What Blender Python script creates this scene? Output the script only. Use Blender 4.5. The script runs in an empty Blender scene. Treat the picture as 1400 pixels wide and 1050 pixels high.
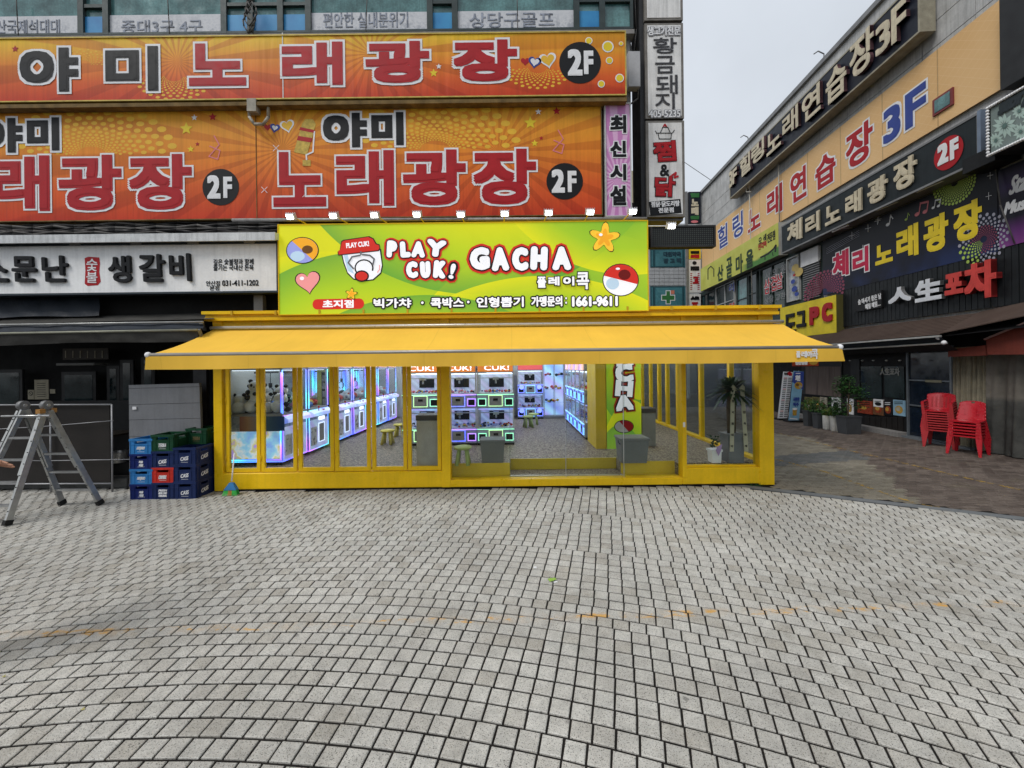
import bpy, bmesh, math, random
import numpy as np
from mathutils import Vector, Matrix
random.seed(7)
R = math.radians
SC = bpy.context.scene
COL = SC.collection
# ------------------------------------------------------------------ camera
FPX, CX, CY, EYE, ROLL = 545.0, 700.0, 502.0, 2.0, 0.0115
cd = bpy.data.cameras.new('camera'); cam = bpy.data.objects.new('camera', cd); COL.objects.link(cam)
cam.location = (0, 0, EYE)
cam.rotation_euler = (Matrix.Rotation(R(90), 3, 'X') @ Matrix.Rotation(-ROLL, 3, 'Z')).to_euler()
cd.sensor_width = 36; cd.lens = FPX / 1400 * 36; cd.shift_y = -(525 - CY) / 1400
cd.clip_start = .05; cd.clip_end = 2000
SC.camera = cam
# ------------------------------------------------------------------ world, sun, exposure
SC.view_settings.view_transform = 'Standard'; SC.view_settings.look = 'None'
SC.view_settings.exposure = 0.18; SC.view_settings.gamma = 1; SC.view_settings.use_curve_mapping = False
W = bpy.data.worlds.new('World'); SC.world = W; W.use_nodes = True
nt = W.node_tree; nt.nodes.clear()
wo = nt.nodes.new('ShaderNodeOutputWorld'); bg = nt.nodes.new('ShaderNodeBackground')
sky = nt.nodes.new('ShaderNodeTexSky'); sky.sky_type = 'NISHITA'; sky.sun_disc = False
SUN_EL, SUN_AZ = 50, 232
sky.sun_elevation = R(SUN_EL); sky.sun_rotation = R(SUN_AZ)
bg.inputs['Strength'].default_value = .1
tc = nt.nodes.new('ShaderNodeTexCoord'); sep = nt.nodes.new('ShaderNodeSeparateXYZ')
nt.links.new(tc.outputs['Generated'], sep.inputs[0])
rmp = nt.nodes.new('ShaderNodeValToRGB')
e = rmp.color_ramp.elements
e[0].position = 0.0; e[0].color = (.70, .74, .79, 1); e[1].position = 1.0; e[1].color = (.84, .90, .98, 1)
nt.links.new(sep.outputs['Z'], rmp.inputs[0])
nz = nt.nodes.new('ShaderNodeTexNoise'); nz.inputs['Scale'].default_value = 2.2; nz.inputs['Detail'].default_value = 5
nt.links.new(tc.outputs['Generated'], nz.inputs['Vector'])
nr = nt.nodes.new('ShaderNodeMapRange'); nr.inputs['From Min'].default_value = .3; nr.inputs['From Max'].default_value = .7
nr.inputs['To Min'].default_value = 7.7; nr.inputs['To Max'].default_value = 9.5
nt.links.new(nz.outputs['Fac'], nr.inputs['Value'])
vm = nt.nodes.new('ShaderNodeVectorMath'); vm.operation = 'SCALE'
nt.links.new(rmp.outputs['Color'], vm.inputs[0]); nt.links.new(nr.outputs['Result'], vm.inputs['Scale'])
mx = nt.nodes.new('ShaderNodeMix'); mx.data_type = 'RGBA'; mx.inputs[0].default_value = .88
nt.links.new(sky.outputs[0], mx.inputs[6]); nt.links.new(vm.outputs[0], mx.inputs[7])
nt.links.new(mx.outputs[2], bg.inputs['Color']); nt.links.new(bg.outputs[0], wo.inputs[0])
sd = bpy.data.lights.new('sun', 'SUN'); sd.energy = 1.7; sd.angle = R(24); sd.color = (1, .97, .93)
sun = bpy.data.objects.new('sun', sd); COL.objects.link(sun)
sdir = Vector((math.sin(R(SUN_AZ)) * math.cos(R(SUN_EL)), math.cos(R(SUN_AZ)) * math.cos(R(SUN_EL)), math.sin(R(SUN_EL))))
sun.rotation_euler = sdir.to_track_quat('Z', 'Y').to_euler(); sun.location = (0, -10, 20)
SC.cycles.use_denoising = True
SC.cycles.max_bounces = 7; SC.cycles.transparent_max_bounces = 24; SC.cycles.diffuse_bounces = 3
SC.cycles.glossy_bounces = 3; SC.cycles.caustics_reflective = False; SC.cycles.caustics_refractive = False
SC.cycles.sample_clamp_indirect = 4
# ------------------------------------------------------------------ pixels (1400x1050 photo) to places
def unroll(px, py):
    dx, dy = px - CX, py - CY
    return dx - ROLL * dy, dy + ROLL * dx
def at(px, py, Y):
    x, y = unroll(px, py); return Vector((x / FPX * Y, Y, EYE - y / FPX * Y))
def gnd(px, py, h=0.0):
    x, y = unroll(px, py); Y = (EYE - h) * FPX / y; return Vector((x / FPX * Y, Y, h))
class Front:                                  # a plane facing the camera at depth Y
    def __init__(s, Y): s.Y = Y; s.u = Vector((1, 0, 0)); s.n = Vector((0, -1, 0))
    def hit(s, px, py): p = at(px, py, s.Y); return p.x, p.z
    def P(s, a, b, d=0): return Vector((a, s.Y - d, b))
class Street:                                 # the long facade on the right, running away from the camera
    K = .068; C0 = 9.966
    def __init__(s, off=0):
        s.off = off; l = math.hypot(s.K, 1); s.d = Vector((s.K / l, 1 / l, 0)); s.u = -s.d; s.n = Vector((-1 / l, s.K / l, 0))
        s.o = Vector((s.C0 - off * math.hypot(s.K, 1), 0, 0))
    def hit(s, px, py):
        x, y = unroll(px, py); t = s.o.x / (x / FPX - s.K)
        p = Vector((x / FPX * t, t, EYE - y / FPX * t)); return (p - s.o).dot(s.u), p.z
    def P(s, a, b, d=0): q = s.o + s.u * a + s.n * d; return Vector((q.x, q.y, b))
    def aY(s, Y): return -Y / s.d.y
# ------------------------------------------------------------------ materials
MATS = {}
class NT:
    def __init__(s, name):
        s.m = bpy.data.materials.new(name); s.m.use_nodes = True; s.t = s.m.node_tree
        s.spec = .22; s.b = s.t.nodes['Principled BSDF']; s.out = s.t.nodes['Material Output']
    def n(s, k): return s.t.nodes.new(k)
    def l(s, a, b): s.t.links.new(a, b)
    def setv(s, inp, v):
        if hasattr(v, 'is_output') or isinstance(v, bpy.types.NodeSocket): s.l(v, inp)
        elif isinstance(v, (tuple, list)) and len(v) == 3 and inp.type == 'RGBA': inp.default_value = (*v, 1)
        else: inp.default_value = v
    def math(s, op, a, b=0.0, c=None):
        q = s.n('ShaderNodeMath'); q.operation = op; s.setv(q.inputs[0], a); s.setv(q.inputs[1], b)
        if c is not None: s.setv(q.inputs[2], c)
        return q.outputs[0]
    def mix(s, f, a, b, mode='MIX'):
        q = s.n('ShaderNodeMix'); q.data_type = 'RGBA'; q.blend_type = mode
        s.setv(q.inputs[0], f); s.setv(q.inputs[6], a); s.setv(q.inputs[7], b); return q.outputs[2]
    def rng(s, v, a, b, c=0., d=1., smooth=False):
        q = s.n('ShaderNodeMapRange'); s.setv(q.inputs[0], v)
        if smooth: q.interpolation_type = 'SMOOTHSTEP'
        for i, k in enumerate((a, b, c, d)): q.inputs[i + 1].default_value = k
        return q.outputs[0]
    def ramp(s, v, stops):
        q = s.n('ShaderNodeValToRGB'); s.setv(q.inputs[0], v); el = q.color_ramp.elements
        while len(el) < len(stops): el.new(.5)
        for i, (p, c) in enumerate(stops): el[i].position = p; el[i].color = (*c, 1)
        return q.outputs[0]
    def pos(s, which='Object', sc=None):
        q = s.n('ShaderNodeTexCoord').outputs[which]
        if sc is None: return q
        m = s.n('ShaderNodeMapping'); s.l(q, m.inputs[0]); m.inputs['Scale'].default_value = sc; return m.outputs[0]
    def xyz(s, v): q = s.n('ShaderNodeSeparateXYZ'); s.l(v, q.inputs[0]); return q.outputs
    def noise(s, v, scale, detail=4, rough=.55):
        q = s.n('ShaderNodeTexNoise'); s.l(v, q.inputs['Vector']); q.inputs['Scale'].default_value = scale
        q.inputs['Detail'].default_value = detail; q.inputs['Roughness'].default_value = rough; return q.outputs['Fac']
    def bump(s, h, strength, dist=.01):
        q = s.n('ShaderNodeBump'); s.l(h, q.inputs['Height']); q.inputs['Strength'].default_value = strength
        q.inputs['Distance'].default_value = dist; s.l(q.outputs[0], s.b.inputs['Normal'])
    def fin(s, col=None, rough=None, metal=None, emit=None, es=None):
        if col is not None: s.setv(s.b.inputs['Base Color'], col)
        if rough is not None: s.setv(s.b.inputs['Roughness'], rough)
        if metal is not None: s.setv(s.b.inputs['Metallic'], metal)
        if emit is not None: s.setv(s.b.inputs['Emission Color'], emit); s.setv(s.b.inputs['Emission Strength'], es if es is not None else 1.)
        s.b.inputs['Specular IOR Level'].default_value = s.spec
        MATS[s.m.name] = s.m; return s.m
def mat(name, col, rough=.6, metal=0, var=.14, scale=5, bump=0, streak=0, emit=0, geo=True):
    """plain weathered surface: base colour with soft blotches, fine grain and, where asked, rain streaks"""
    if name in MATS: return MATS[name]
    s = NT(name); s.spec = .22 if rough > .3 else .5; p = s.n('ShaderNodeNewGeometry').outputs['Position'] if geo else s.pos()
    f = s.rng(s.noise(p, scale, 5), .3, .7, 1 - var, 1 + var * .6)
    g = s.rng(s.noise(p, scale * 11, 3), .3, .7, 1 - var * .4, 1 + var * .3)
    f = s.math('MULTIPLY', f, g)
    if streak:
        mp = s.n('ShaderNodeMapping'); s.l(p, mp.inputs[0]); mp.inputs['Scale'].default_value = (9, 9, .5)
        f = s.math('MULTIPLY', f, s.rng(s.noise(mp.outputs[0], 2, 4), .45, .75, 1, 1 - streak))
    v = s.n('ShaderNodeVectorMath'); v.operation = 'SCALE'; v.inputs[0].default_value = col; s.l(f, v.inputs['Scale'])
    r = s.rng(s.noise(p, scale * 2, 3), .3, .7, max(.03, rough - .1), min(1, rough + .1))
    if bump: s.bump(s.noise(p, scale * 14, 4), bump, .006)
    return s.fin(v.outputs[0], r, metal, emit=v.outputs[0] if emit else None, es=emit or None)
def glow(name, col, strength, base=(.8, .8, .8)):
    if name in MATS: return MATS[name]
    s = NT(name); return s.fin(base, .4, 0, col, strength)
def glass(name, tint=(.93, .97, .96), refl=1.45, dark=0.0, rough=.02):
    """thin pane: see-through with a fresnel reflection"""
    if name in MATS: return MATS[name]
    s = NT(name); tr = s.n('ShaderNodeBsdfTransparent'); tr.inputs[0].default_value = (*tint, 1)
    gl = s.n('ShaderNodeBsdfGlossy'); gl.inputs['Roughness'].default_value = rough; gl.inputs[0].default_value = (.9, .93, .95, 1)
    fr = s.n('ShaderNodeFresnel'); bf = s.n('ShaderNodeNewGeometry').outputs['Backfacing']; s.l(s.math('MULTIPLY_ADD', bf, 1 / refl - refl, refl), fr.inputs[0])
    m = s.n('ShaderNodeMixShader'); s.l(fr.outputs[0], m.inputs[0]); s.l(tr.outputs[0], m.inputs[1]); s.l(gl.outputs[0], m.inputs[2])
    s.l(m.outputs[0], s.out.inputs[0]); MATS[name] = s.m; return s.m
# ------------------------------------------------------------------ meshes
BASE = {}; CH = {}
class MB:
    def __init__(s): s.v = []; s.f = []; s.m = []; s.sm = []; s.uv = {}; s.M = None
    def add(s, vs, fs, m=0, smooth=False):
        b = len(s.v)
        for p in vs:
            p = Vector(p); s.v.append(tuple(s.M @ p) if s.M is not None else tuple(p))
        for f in fs: s.f.append([b + i for i in f]); s.m.append(m); s.sm.append(smooth)
        return s
    def box(s, x0, y0, z0, x1, y1, z1, m=0, c=0.0):
        if x0 > x1: x0, x1 = x1, x0
        if y0 > y1: y0, y1 = y1, y0
        if z0 > z1: z0, z1 = z1, z0
        if c <= 0 or min(x1 - x0, y1 - y0, z1 - z0) < c * 2.2:
            return s.add([(x0, y0, z0), (x1, y0, z0), (x1, y1, z0), (x0, y1, z0), (x0, y0, z1), (x1, y0, z1), (x1, y1, z1), (x0, y1, z1)],
                  [(0, 3, 2, 1), (4, 5, 6, 7), (0, 1, 5, 4), (1, 2, 6, 5), (2, 3, 7, 6), (3, 0, 4, 7)], m)
        bm = bmesh.new(); cx, cy, cz = (x0 + x1) / 2, (y0 + y1) / 2, (z0 + z1) / 2; hx, hy, hz = (x1 - x0) / 2, (y1 - y0) / 2, (z1 - z0) / 2
        vs = []
        for sx in (-1, 1):
            for sy in (-1, 1):
                for sz in (-1, 1):
                    vs += [(cx + sx * hx, cy + sy * (hy - c), cz + sz * (hz - c)), (cx + sx * (hx - c), cy + sy * hy, cz + sz * (hz - c)), (cx + sx * (hx - c), cy + sy * (hy - c), cz + sz * hz)]
        bvs = [bm.verts.new(v) for v in vs]
        bmesh.ops.convex_hull(bm, input=bvs); bmesh.ops.dissolve_limit(bm, angle_limit=.01, verts=bm.verts, edges=bm.edges)
        bmesh.ops.recalc_face_normals(bm, faces=bm.faces)
        bm.verts.index_update(); s.add([v.co for v in bm.verts], [[v.index for v in f.verts] for f in bm.faces], m); bm.free(); return s
    def pbox(s, pl, a0, b0, a1, b1, d0, d1, m=0):
        """box standing on a wall plane: a along it, b up, d outwards"""
        if a0 > a1: a0, a1 = a1, a0
        if b0 > b1: b0, b1 = b1, b0
        if d0 > d1: d0, d1 = d1, d0
        P = pl.P
        return s.add([P(a0, b0, d1), P(a1, b0, d1), P(a1, b0, d0), P(a0, b0, d0), P(a0, b1, d1), P(a1, b1, d1), P(a1, b1, d0), P(a0, b1, d0)],
                     [(0, 3, 2, 1), (4, 5, 6, 7), (0, 1, 5, 4), (1, 2, 6, 5), (2, 3, 7, 6), (3, 0, 4, 7)], m)
    def pquad(s, pl, a0, b0, a1, b1, d, m=0):
        P = pl.P; s.uv[len(s.f)] = [(0, 0), (1, 0), (1, 1), (0, 1)]
        return s.add([P(a0, b0, d), P(a1, b0, d), P(a1, b1, d), P(a0, b1, d)], [(0, 1, 2, 3)], m)
    def poly(s, pts, m=0): return s.add(pts, [list(range(len(pts)))], m)
    def cyl(s, p0, p1, r0, r1=None, n=10, m=0, caps=True, smooth=True):
        p0, p1 = Vector(p0), Vector(p1); r1 = r0 if r1 is None else r1
        ax = (p1 - p0).normalized(); t = Vector((0, 0, 1)) if abs(ax.z) < .9 else Vector((1, 0, 0))
        u = ax.cross(t).normalized(); w = ax.cross(u)
        vs = [p0 + (u * math.cos(k * 2 * math.pi / n) + w * math.sin(k * 2 * math.pi / n)) * r0 for k in range(n)]
        vs += [p1 + (u * math.cos(k * 2 * math.pi / n) + w * math.sin(k * 2 * math.pi / n)) * r1 for k in range(n)]
        s.add(vs, [(k, (k + 1) % n, n + (k + 1) % n, n + k) for k in range(n)], m, smooth)
        if caps: s.f += [[len(s.v) - 2 * n + k for k in reversed(range(n))], [len(s.v) - n + k for k in range(n)]]; s.m += [m, m]; s.sm += [False, False]
        return s
    def tube(s, pts, r, n=8, m=0, rr=None):
        for i in range(len(pts) - 1): s.cyl(pts[i], pts[i + 1], rr[i] if rr else r, rr[i + 1] if rr else r, n, m)
        return s
    def bar(s, p0, p1, w, h, m=0, up=(0, 0, 1)):
        """rectangular bar from p0 to p1: w sideways, h along up"""
        p0, p1 = Vector(p0), Vector(p1); ax = (p1 - p0).normalized(); up = Vector(up)
        if abs(ax.dot(up)) > .98: up = Vector((0, 1, 0))
        sd = ax.cross(up).normalized() * w / 2; uu = sd.cross(ax).normalized() * h / 2
        vs = [p + a * sd + b * uu for p in (p0, p1) for a, b in ((-1, -1), (1, -1), (1, 1), (-1, 1))]
        return s.add(vs, [(0, 1, 2, 3), (7, 6, 5, 4), (0, 4, 5, 1), (1, 5, 6, 2), (2, 6, 7, 3), (3, 7, 4, 0)], m)
    def ball(s, c, r, sc=(1, 1, 1), seg=12, ring=8, m=0):
        c = Vector(c); vs = []; fs = []
        for i in range(ring + 1):
            th = math.pi * i / ring
            for k in range(seg):
                ph = 2 * math.pi * k / seg
                vs.append(c + Vector((math.sin(th) * math.cos(ph) * r * sc[0], math.sin(th) * math.sin(ph) * r * sc[1], math.cos(th) * r * sc[2])))
        for i in range(ring):
            for k in range(seg): fs.append((i * seg + k, (i + 1) * seg + k, (i + 1) * seg + (k + 1) % seg, i * seg + (k + 1) % seg))
        return s.add(vs, fs, m, True)
    def lathe(s, prof, c=(0, 0, 0), n=20, m=0, sx=1, sy=1, smooth=True):
        vs = []; fs = []
        for r, z in prof:
            for k in range(n): a = 2 * math.pi * k / n; vs.append((c[0] + r * math.cos(a) * sx, c[1] + r * math.sin(a) * sy, c[2] + z))
        for i in range(len(prof) - 1):
            for k in range(n): fs.append((i * n + k, i * n + (k + 1) % n, (i + 1) * n + (k + 1) % n, (i + 1) * n + k))
        return s.add(vs, fs, m, smooth)
    def flat(s, pl, poly, d, m=0):
        """flat printed patch: poly in (a, b) of the plane"""
        return s.add([pl.P(a, b, d) for a, b in poly], [list(range(len(poly)))], m)
    def build(s, name, mats, parent=None, loc=None, kind=None, label=None, rnd=None):
        if not isinstance(mats, (list, tuple)): mats = [mats]
        off = Vector(BASE.get(parent.name, (0, 0, 0))) if parent is not None else Vector(loc or (0, 0, 0))
        me = bpy.data.meshes.new(name); me.from_pydata([(x - off.x, y - off.y, z - off.z) for x, y, z in s.v], [], s.f)
        for q in mats: me.materials.append(q)
        me.polygons.foreach_set('material_index', s.m); me.polygons.foreach_set('use_smooth', s.sm)
        if s.uv:
            uvl = me.uv_layers.new(name='UVMap')
            for fi, co in s.uv.items():
                for li, c in zip(me.polygons[fi].loop_indices, co): uvl.data[li].uv = c
        if rnd is not None:
            at_ = me.attributes.new('rnd', 'FLOAT', 'FACE'); at_.data.foreach_set('value', rnd)
        me.update(); o = bpy.data.objects.new(name, me); COL.objects.link(o)
        if parent is not None: o.parent = parent; BASE[o.name] = off; CH.setdefault(parent.name, []).append(o)
        else: o.location = off
        if kind or name in ('ribs', 'feet', 'rivets', 'cooling_fins', 'bulbs'): o['kind'] = kind or 'stuff'
        if label: o['label'] = label
        return o
def thing(name, label, cat, loc=(0, 0, 0), rz=0, group=None, local=False):
    o = bpy.data.objects.new(name, None); COL.objects.link(o); o.location = loc; o.rotation_euler = (0, 0, rz)
    o.empty_display_size = .2
    o['label'] = label; o['category'] = cat
    if group: o['group'] = group
    BASE[o.name] = (0, 0, 0) if local else tuple(loc); return o
def tag(o, label, cat, group=None):
    o['label'] = label; o['category'] = cat
    if group: o['group'] = group
    return o
def dup(root, loc, rz=None, label=None, group=None, sc=None):
    def cp(o, par):
        c = o.copy(); COL.objects.link(c)
        if par is not None: c.parent = par
        for ch in CH.get(o.name, []): cp(ch, c)
        return c
    r = cp(root, None); r.location = loc
    if rz is not None: r.rotation_euler = (0, 0, rz)
    if label: r['label'] = label
    if group: r['group'] = group
    if sc: r.scale = sc
    return r
# ------------------------------------------------------------------ lettering (Blender's built-in font turned into thin meshes)
GC = {}
def glyph(t):
    if t in GC: return GC[t]
    c = bpy.data.curves.new('t', 'FONT'); c.body = t; c.resolution_u = 3
    o = bpy.data.objects.new('t', c); me = bpy.data.meshes.new_from_object(o)
    v = np.array([(q.co.x, q.co.y) for q in me.vertices]); fs = [list(p.vertices) for p in me.polygons]
    lo = v.min(0); hi = v.max(0); v = (v - lo) / np.maximum(hi - lo, 1e-6)
    cnt = {}
    for f in fs:
        for i in range(len(f)):
            k = (f[i], f[(i + 1) % len(f)])
            if (k[1], k[0]) in cnt: del cnt[(k[1], k[0])]
            else: cnt[k] = 1
    GC[t] = (v, fs, list(cnt)); bpy.data.objects.remove(o); bpy.data.curves.remove(c); bpy.data.meshes.remove(me); return GC[t]
def write(mb, pl, t, box, layers, d=.004, rot=0, shear=0, raised=0, local=False, steps=8, side=None, kern='sq'):
    """write t into the pixel box (x0, y0, x1, y1) on plane pl; layers = [(material index, swell in m)], back to front"""
    v, fs, be = glyph(t)
    if local: a0, b0, a1, b1 = box
    else:
        x0, y0, x1, y1 = box; xm, ym = (x0 + x1) / 2, (y0 + y1) / 2
        a0 = pl.hit(x0, ym)[0]; a1 = pl.hit(x1, ym)[0]; b0 = pl.hit(xm, y1)[1]; b1 = pl.hit(xm, y0)[1]
    sw = layers[-1][1]; w, h = a1 - a0 - 2 * sw, b1 - b0 - 2 * sw
    ca, cb = (a0 + a1) / 2, (b0 + b1) / 2; cr, sr = math.cos(R(rot)), math.sin(R(rot))
    X = (v[:, 0] - .5) * w; Yv = (v[:, 1] - .5) * h; X = X + shear * Yv
    for li, (mi, r) in enumerate(layers):
        nr_ = max(1, math.ceil(r / max(.055 * min(h, w * 1.3), 1e-4))) if r > 0 else 0; base_ = [] if r <= 0 else [(r * math.cos(k * 2 * math.pi / steps), r * math.sin(k * 2 * math.pi / steps)) for k in range(steps)] if kern != 'sq' else [(r * i, r * j) for i, j in ((-1, -1), (0, -1), (1, -1), (1, 0), (1, 1), (0, 1), (-1, 1), (-1, 0))]
        if nr_ > 1: base_ = [((base_[i][0] * (1 - f_) + base_[(i + 1) % len(base_)][0] * f_), (base_[i][1] * (1 - f_) + base_[(i + 1) % len(base_)][1] * f_)) for i in range(len(base_)) for f_ in ((0, .5) if nr_ < 4 else (0, .33, .67))]
        offs = [(ox * k_ / nr_, oy * k_ / nr_) for k_ in range(1, nr_ + 1) for ox, oy in base_] + [(0, 0)]
        for k, (ox, oy) in enumerate(offs):
            dd = d + li * .006 + k * .0055 / len(offs) + (raised if li == len(layers) - 1 or raised else 0)
            xs = X + ox; ys = Yv + oy
            A = ca + xs * cr - ys * sr; B = cb + xs * sr + ys * cr
            mb.add([pl.P(a, b, dd) for a, b in zip(A, B)], fs, mi)
            if raised:
                n = len(A); mb.add([pl.P(a, b, dd) for a, b in zip(A, B)] + [pl.P(a, b, dd - raised) for a, b in zip(A, B)], [(i, i + n, j + n, j) for i, j in be], mi if side is None else side)
def disc(mb, pl, px, py, rx, ry, d, m=0, n=24):
    a, b = pl.hit(px, py); a1, _ = pl.hit(px + rx, py); _, b1 = pl.hit(px, py - ry); ra, rb = a1 - a, b1 - b
    mb.flat(pl, [(a + ra * math.cos(2 * math.pi * k / n), b + rb * math.sin(2 * math.pi * k / n)) for k in range(n)], d, m)
def star(mb, pl, px, py, r, d, m=0, k=5, inner=.45, rot=90):
    a, b = pl.hit(px, py); rr = pl.hit(px + r, py)[0] - a; P = []
    for i in range(2 * k): q = rr * (1 if i % 2 == 0 else inner); t = R(rot) + math.pi * i / k; P.append((a + q * math.cos(t), b + q * math.sin(t)))
    for i in range(2 * k): mb.flat(pl, [(a, b), P[i], P[(i + 1) % (2 * k)]], d, m)
def heart(mb, pl, px, py, r, d, m=0, rot=0):
    a, b = pl.hit(px, py); rr = (pl.hit(px + r, py)[0] - a) / 16; P = []
    for i in range(28):
        t = 2 * math.pi * i / 28; x = 16 * math.sin(t) ** 3; y = 13 * math.cos(t) - 5 * math.cos(2 * t) - 2 * math.cos(3 * t) - math.cos(4 * t)
        c, s_ = math.cos(R(rot)), math.sin(R(rot)); P.append((a + rr * (x * c - y * s_), b + rr * (x * s_ + y * c)))
    for i in range(28): mb.flat(pl, [(a, b), P[(i + 1) % 28], P[i]], d, m)
def stroke(mb, pl, pts, w, d, m=0):
    """a drawn line of width w (pixels) through pixel points"""
    for i in range(len(pts) - 1):
        p = Vector(pts[i]); q = Vector(pts[i + 1]); t = (q - p).normalized(); n = Vector((-t.y, t.x)) * w / 2; p = p - t * w * .25; q = q + t * w * .25
        mb.flat(pl, [pl.hit(*(p + n)), pl.hit(*(q + n)), pl.hit(*(q - n)), pl.hit(*(p - n))], d + i * .0002, m)
def sign_box(pl, TL, TR, BR, BL):
    h = [pl.hit(*p) for p in (TL, TR, BR, BL)]
    return (h[0][0] + h[3][0]) / 2, (h[2][1] + h[3][1]) / 2, (h[1][0] + h[2][0]) / 2, (h[0][1] + h[1][1]) / 2
def signboard(label, pl, box, face, frame, depth=.12, rim=.035, name='sign', group=None, d0=0.0, sub='face'):
    """box sign on a wall: cabinet behind, printed face with UVs, four frame rails proud of it"""
    a0, b0, a1, b1 = box
    t = thing(name, label, 'sign', pl.P((a0 + a1) / 2, b0, d0), group=group)
    MB().pbox(pl, a0, b0, a1, b1, d0, d0 + depth).build('cabinet', frame, t)
    if rim > 0:
        for q in ((a0, b0, a1, b0 + rim), (a0, b1 - rim, a1, b1), (a0, b0 + rim, a0 + rim, b1 - rim), (a1 - rim, b0 + rim, a1, b1 - rim)):
            MB().pbox(pl, *q, d0 + depth + .0005, d0 + depth + .018).build('frame_rail', frame, t)
    MB().pquad(pl, a0 + rim, b0 + rim, a1 - rim, b1 - rim, d0 + depth + .004).build(sub, face, t)
    return t, d0 + depth + .004
# ------------------------------------------------------------------ shared materials
yellow = mat('yellow_paint', (.84, .53, .011), .36, 0, .10, 3, .06, streak=.07)
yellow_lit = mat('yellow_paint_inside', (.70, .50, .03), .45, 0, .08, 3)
white_p = mat('white_paint', (.70, .70, .69), .45, 0, .12, 4, streak=.18)
grey_metal = mat('grey_metal', (.22, .22, .22), .45, .3, .2, 5)
alu = mat('aluminium', (.55, .55, .54), .36, .75, .14, 8)
dark_metal = mat('dark_metal', (.035, .036, .038), .5, .2, .25, 5)
black = mat('black_plastic', (.012, .012, .013), .5, 0, .2, 8)
stone_w = mat('white_wall_panels', (.50, .50, .49), .6, 0, .22, 2.5, .05, streak=.3)
concrete = mat('concrete', (.26, .25, .24), .85, 0, .25, 3, .3, streak=.2)
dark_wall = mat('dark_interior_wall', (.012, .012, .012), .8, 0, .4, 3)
pane_dark = mat('dark_window_pane', (.02, .035, .038), .06, 0, .5, 1.5)
pane_teal = mat('teal_window_pane', (.10, .22, .22), .10, 0, .55, 2.4, streak=.25)
clear = glass('clear_glass', (.93, .96, .95), 1.28)
clear2 = glass('cabinet_glass', (.97, .985, .99), 1.2)
p_black = mat('print_black', (.006, .0065, .008), .5, 0, .1, 5)
p_white = mat('print_white', (.82, .82, .83), .5, 0, .1, 5)
p_red = mat('print_red', (.42, .012, .018), .5, 0, .12, 5)
p_cream = mat('letter_cream', (.66, .58, .42), .5, 0, .18, 6, streak=.2)
p_yellow = mat('print_yellow', (.80, .60, .03), .5, 0, .1, 5)
p_blue = mat('print_blue', (.04, .07, .30), .5, 0, .12, 5)
p_green = mat('print_green', (.04, .17, .05), .5, 0, .1, 5)
p_pink = mat('print_pink', (.75, .22, .24), .5, 0, .1, 5)
p_grey = mat('print_grey', (.25, .25, .26), .5, 0, .1, 5)
# ------------------------------------------------------------------ the ground
def paver_mat(name, cols, grain, line=False, rough=.72):
    s = NT(name); P = s.n('ShaderNodeNewGeometry').outputs['Position']
    at_ = s.n('ShaderNodeAttribute'); at_.attribute_name = 'rnd'
    base = s.ramp(at_.outputs['Fac'], cols)
    big = s.rng(s.noise(P, .7, 5, .6), .3, .7, .78, 1.1); mid = s.rng(s.noise(P, 9, 4, .6), .35, .65, .84, 1.06)
    vo = s.noise(P, 150, 2, .5); sp = s.rng(vo, .57, .66, 1, grain)
    sp2 = s.rng(s.noise(P, 60, 3, .6), .35, .65, .9, 1.07)
    f = s.math('MULTIPLY', s.math('MULTIPLY', big, mid), s.math('MULTIPLY', sp, sp2))
    v = s.n('ShaderNodeVectorMath'); v.operation = 'SCALE'; s.l(base, v.inputs[0]); s.l(f, v.inputs['Scale'])
    stain = s.rng(s.noise(P, 1.6, 6, .65), .56, .74, 0, .45)
    c = s.mix(stain, v.outputs[0], (.17, .145, .10))
    if line:                                    # the worn yellow line painted across the plaza
        x, y, z = s.xyz(P); dist = s.math('ABSOLUTE', s.math('SUBTRACT', y, s.math('MULTIPLY_ADD', x, .032, 3.17)))
        near = s.rng(dist, .03, .05, 1, 0); mp = s.n('ShaderNodeMapping'); s.l(P, mp.inputs[0]); mp.inputs['Scale'].default_value = (1, 2.5, 1)
        wear = s.rng(s.noise(mp.outputs[0], 3.3, 5, .7), .55, .62, 0, 1)
        c = s.mix(s.math('MULTIPLY', s.math('MULTIPLY', near, wear), .8), c, (.62, .32, .04))
        faint = s.rng(s.noise(P, 7, 4, .6), .45, .7, 0, .28); c = s.mix(s.math('MULTIPLY', s.rng(dist, .03, .07, 1, 0), faint), c, (.55, .33, .12))
    vz = s.n('ShaderNodeTexVoronoi'); s.l(P, vz.inputs['Vector']); vz.inputs['Scale'].default_value = 2.6
    sepc = s.n('ShaderNodeSeparateColor'); s.l(vz.outputs['Color'], sepc.inputs[0])
    gum = s.math('MULTIPLY', s.rng(s.math('ADD', vz.outputs['Distance'], s.math('MULTIPLY', s.noise(P, 40, 2), .03)), .055, .075, 1, 0), s.math('GREATER_THAN', sepc.outputs[0], .62))
    c = s.mix(s.math('MULTIPLY', gum, .5), c, (.07, .065, .06))
    s.bump(s.noise(P, 130, 3), .5, .004)
    return s.fin(c, s.rng(s.noise(P, 3, 3), .3, .7, rough - .14, rough + .1))
pav_light = paver_mat('grey_granite_paver', [(0, (.43, .405, .355)), (.2, (.495, .475, .43)), (.9, (.54, .525, .48)), (1, (.42, .395, .345))], .30, True)
pav_brown = paver_mat('brown_paver', [(0, (.085, .066, .056)), (.48, (.17, .137, .115)), (.5, (.17, .15, .115)), (.9, (.27, .245, .195)), (.92, (.10, .105, .105)), (1, (.14, .14, .135))], .6)
joint = mat('joint_sand', (.016, .014, .012), .9, 0, .4, 9, .4)
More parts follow.
